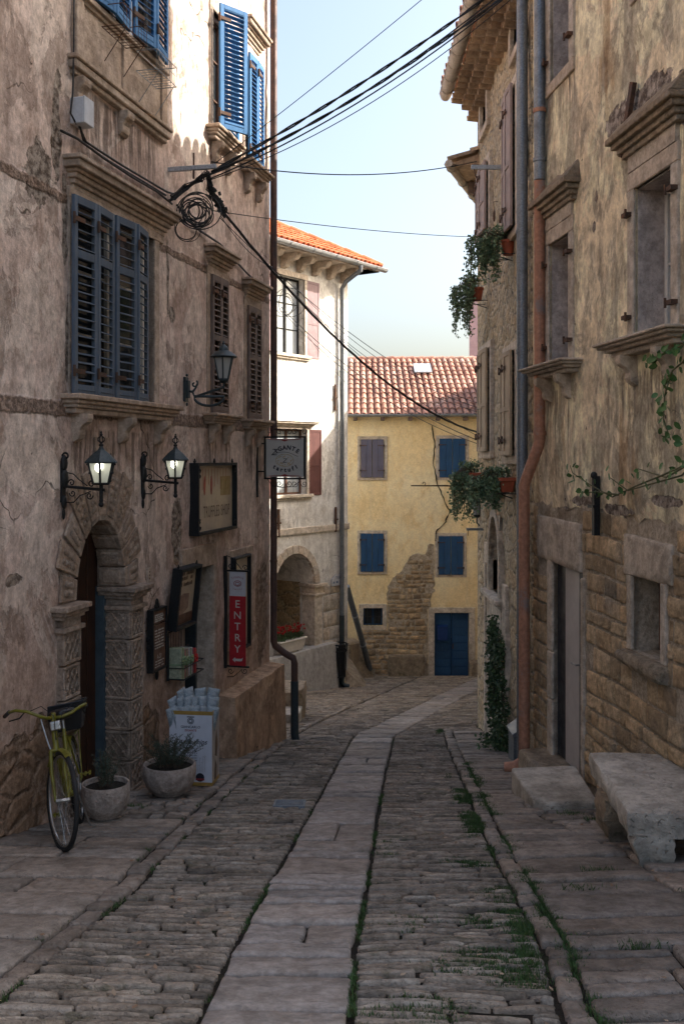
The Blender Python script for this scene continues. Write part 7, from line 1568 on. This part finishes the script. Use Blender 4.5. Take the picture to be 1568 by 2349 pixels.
L_ = [(0, 0, -.02), (.03, .06, -.015), (.05, .13, .01), (.02, .20, .045), (-.05, .27, .06), (-.14, .30, .045), (-.22, .30, .03)]
for s_ in (1, -1): m.tube([hb((a, b * s_, c)) for a, b, c in L_[:-1]], .0125, 8)
m.tube([hb((-.0, 0, -.05)), hb((0, 0, .02))], .018, 8); m.obj('handlebar', M['bike'], T, smooth=True)
for s_ in (1, -1):
    m = MB(); m.tube([hb((a, b * s_, c)) for a, b, c in ((-.13, .30, .048), (-.24, .305, .015))], .0165, 8); m.obj('grip', M['black'], T, auto=50)
    m = MB(); m.tube([hb((.0, .22 * s_, .04)), hb((-.02, .25 * s_, .0)), hb((-.14, .295 * s_, -.02))], .006, 5); m.obj('brake_lever', M['black'], T, auto=50)
    m = MB(); m.tube([hb((.01, .2 * s_, .04)), hb((.10, .12 * s_, .08)), hb((.12, .03 * s_, .0)), hb((.06, 0, -.2))], .0028, 4); m.obj('brake_cable', M['iron'], T)
m = MB(); c = hb((.06, 0, -.075)); m.box(-.02, .03, -.04, .04, -.035, .035, T=Matrix.Translation(c)); m.obj('headlight', M['chrome'], T, bev=.010, seg=3)
m = MB(); m.lathe([(.001, 0), (.06, .0), (.10, .02), (.115, .05), (.10, .075), (.05, .085), (.001, .085)], 16)
for i, v in enumerate(m.v): x_ = v[0]; m.v[i] = (v[0] * (1.25 if v[0] < 0 else 1.5), v[1] * (1 if v[0] < 0 else max(.3, 1 - v[0] * 6)), v[2])
m.obj('saddle', M['black'], T, loc=seat_t + V((-.03, 0, .08)), smooth=True)
m = MB(); m.tube([seat_t - V((0, 0, .02)), seat_t + V((-.02, 0, .1))], .012, 8); m.obj('seat_post', M['chrome'], T, auto=50)
# basket and rear rack
m = MB(); m.tube([(.16, -.07, .74), (-.28, -.07, .74), (-.28, .07, .74), (.16, .07, .74)], .007, 6); [m.tube([(-.12, s_, .74), (0, s_ * .8, WR)], .006, 6) for s_ in (-.07, .07)]; m.obj('rack', M['bike'], T)
m = MB(); x0_, x1_, y0_, y1_ = -.30, .10, -.16, .16
m.hexa([V(v) for v in ((x0_ + .05, y0_ + .05, .76), (x1_ - .05, y0_ + .05, .76), (x0_ + .05, y1_ - .05, .76), (x1_ - .05, y1_ - .05, .76), (x0_, y0_, .98), (x1_, y0_, .98), (x0_, y1_, .98), (x1_, y1_, .98))])
for k in range(14): m.tube([(lerp(x0_ + .05, x1_ - .05, k / 13), y0_ + .045, .76), (lerp(x0_, x1_, k / 13), y0_ - .006, .985)], .004, 4)
m.tube([(x0_, y0_, .985), (x1_, y0_, .985), (x1_, y1_, .985), (x0_, y1_, .985)], .009, 6, closed=True); m.obj('basket', M['black'], T)
m = MB(); m.lathe([(.085, -.006), (.09, 0), (.085, .006)], 24)
for i, v in enumerate(m.v): m.v[i] = (v[0] + bb.x, v[2] - .055, v[1] + bb.z)
m.tube([bb + V((0, -.06, 0)), bb + V((.10, -.075, -.12))], .010, 6); m.tube([bb + V((0, .06, 0)), bb + V((-.10, .075, .12))], .010, 6); m.obj('crank', M['chrome'], T, auto=50)
for s_, c_ in ((-1, bb + V((.10, -.085, -.12))), (1, bb + V((-.10, .085, .12)))):
    m = MB(); [m.box(-.045, .045, *sorted((s_ * a, s_ * (a + .016))), -.014, .014, T=Matrix.Translation(c_)) for a in (.0, .034, .068)]; m.box(-.01, .01, *sorted((0, s_ * .085)), -.008, .008, T=Matrix.Translation(c_)); m.obj('pedal', M['bike'], T, bev=.003)
m = MB(); m.tube([bb + V((-.02, .05, 0)), V((.30, .10, -.0)), V((.27, .14, -.02))], .009, 6); m.obj('kickstand', M['chrome'], T)
m = MB(); a_, b_ = hb((.02, -.1, -.02)), V((WB - .16, -.02, .64)); m.tube(sag(a_, b_, .05, 14), .006, 5); m.obj('chain_lock', M['steel'], T)
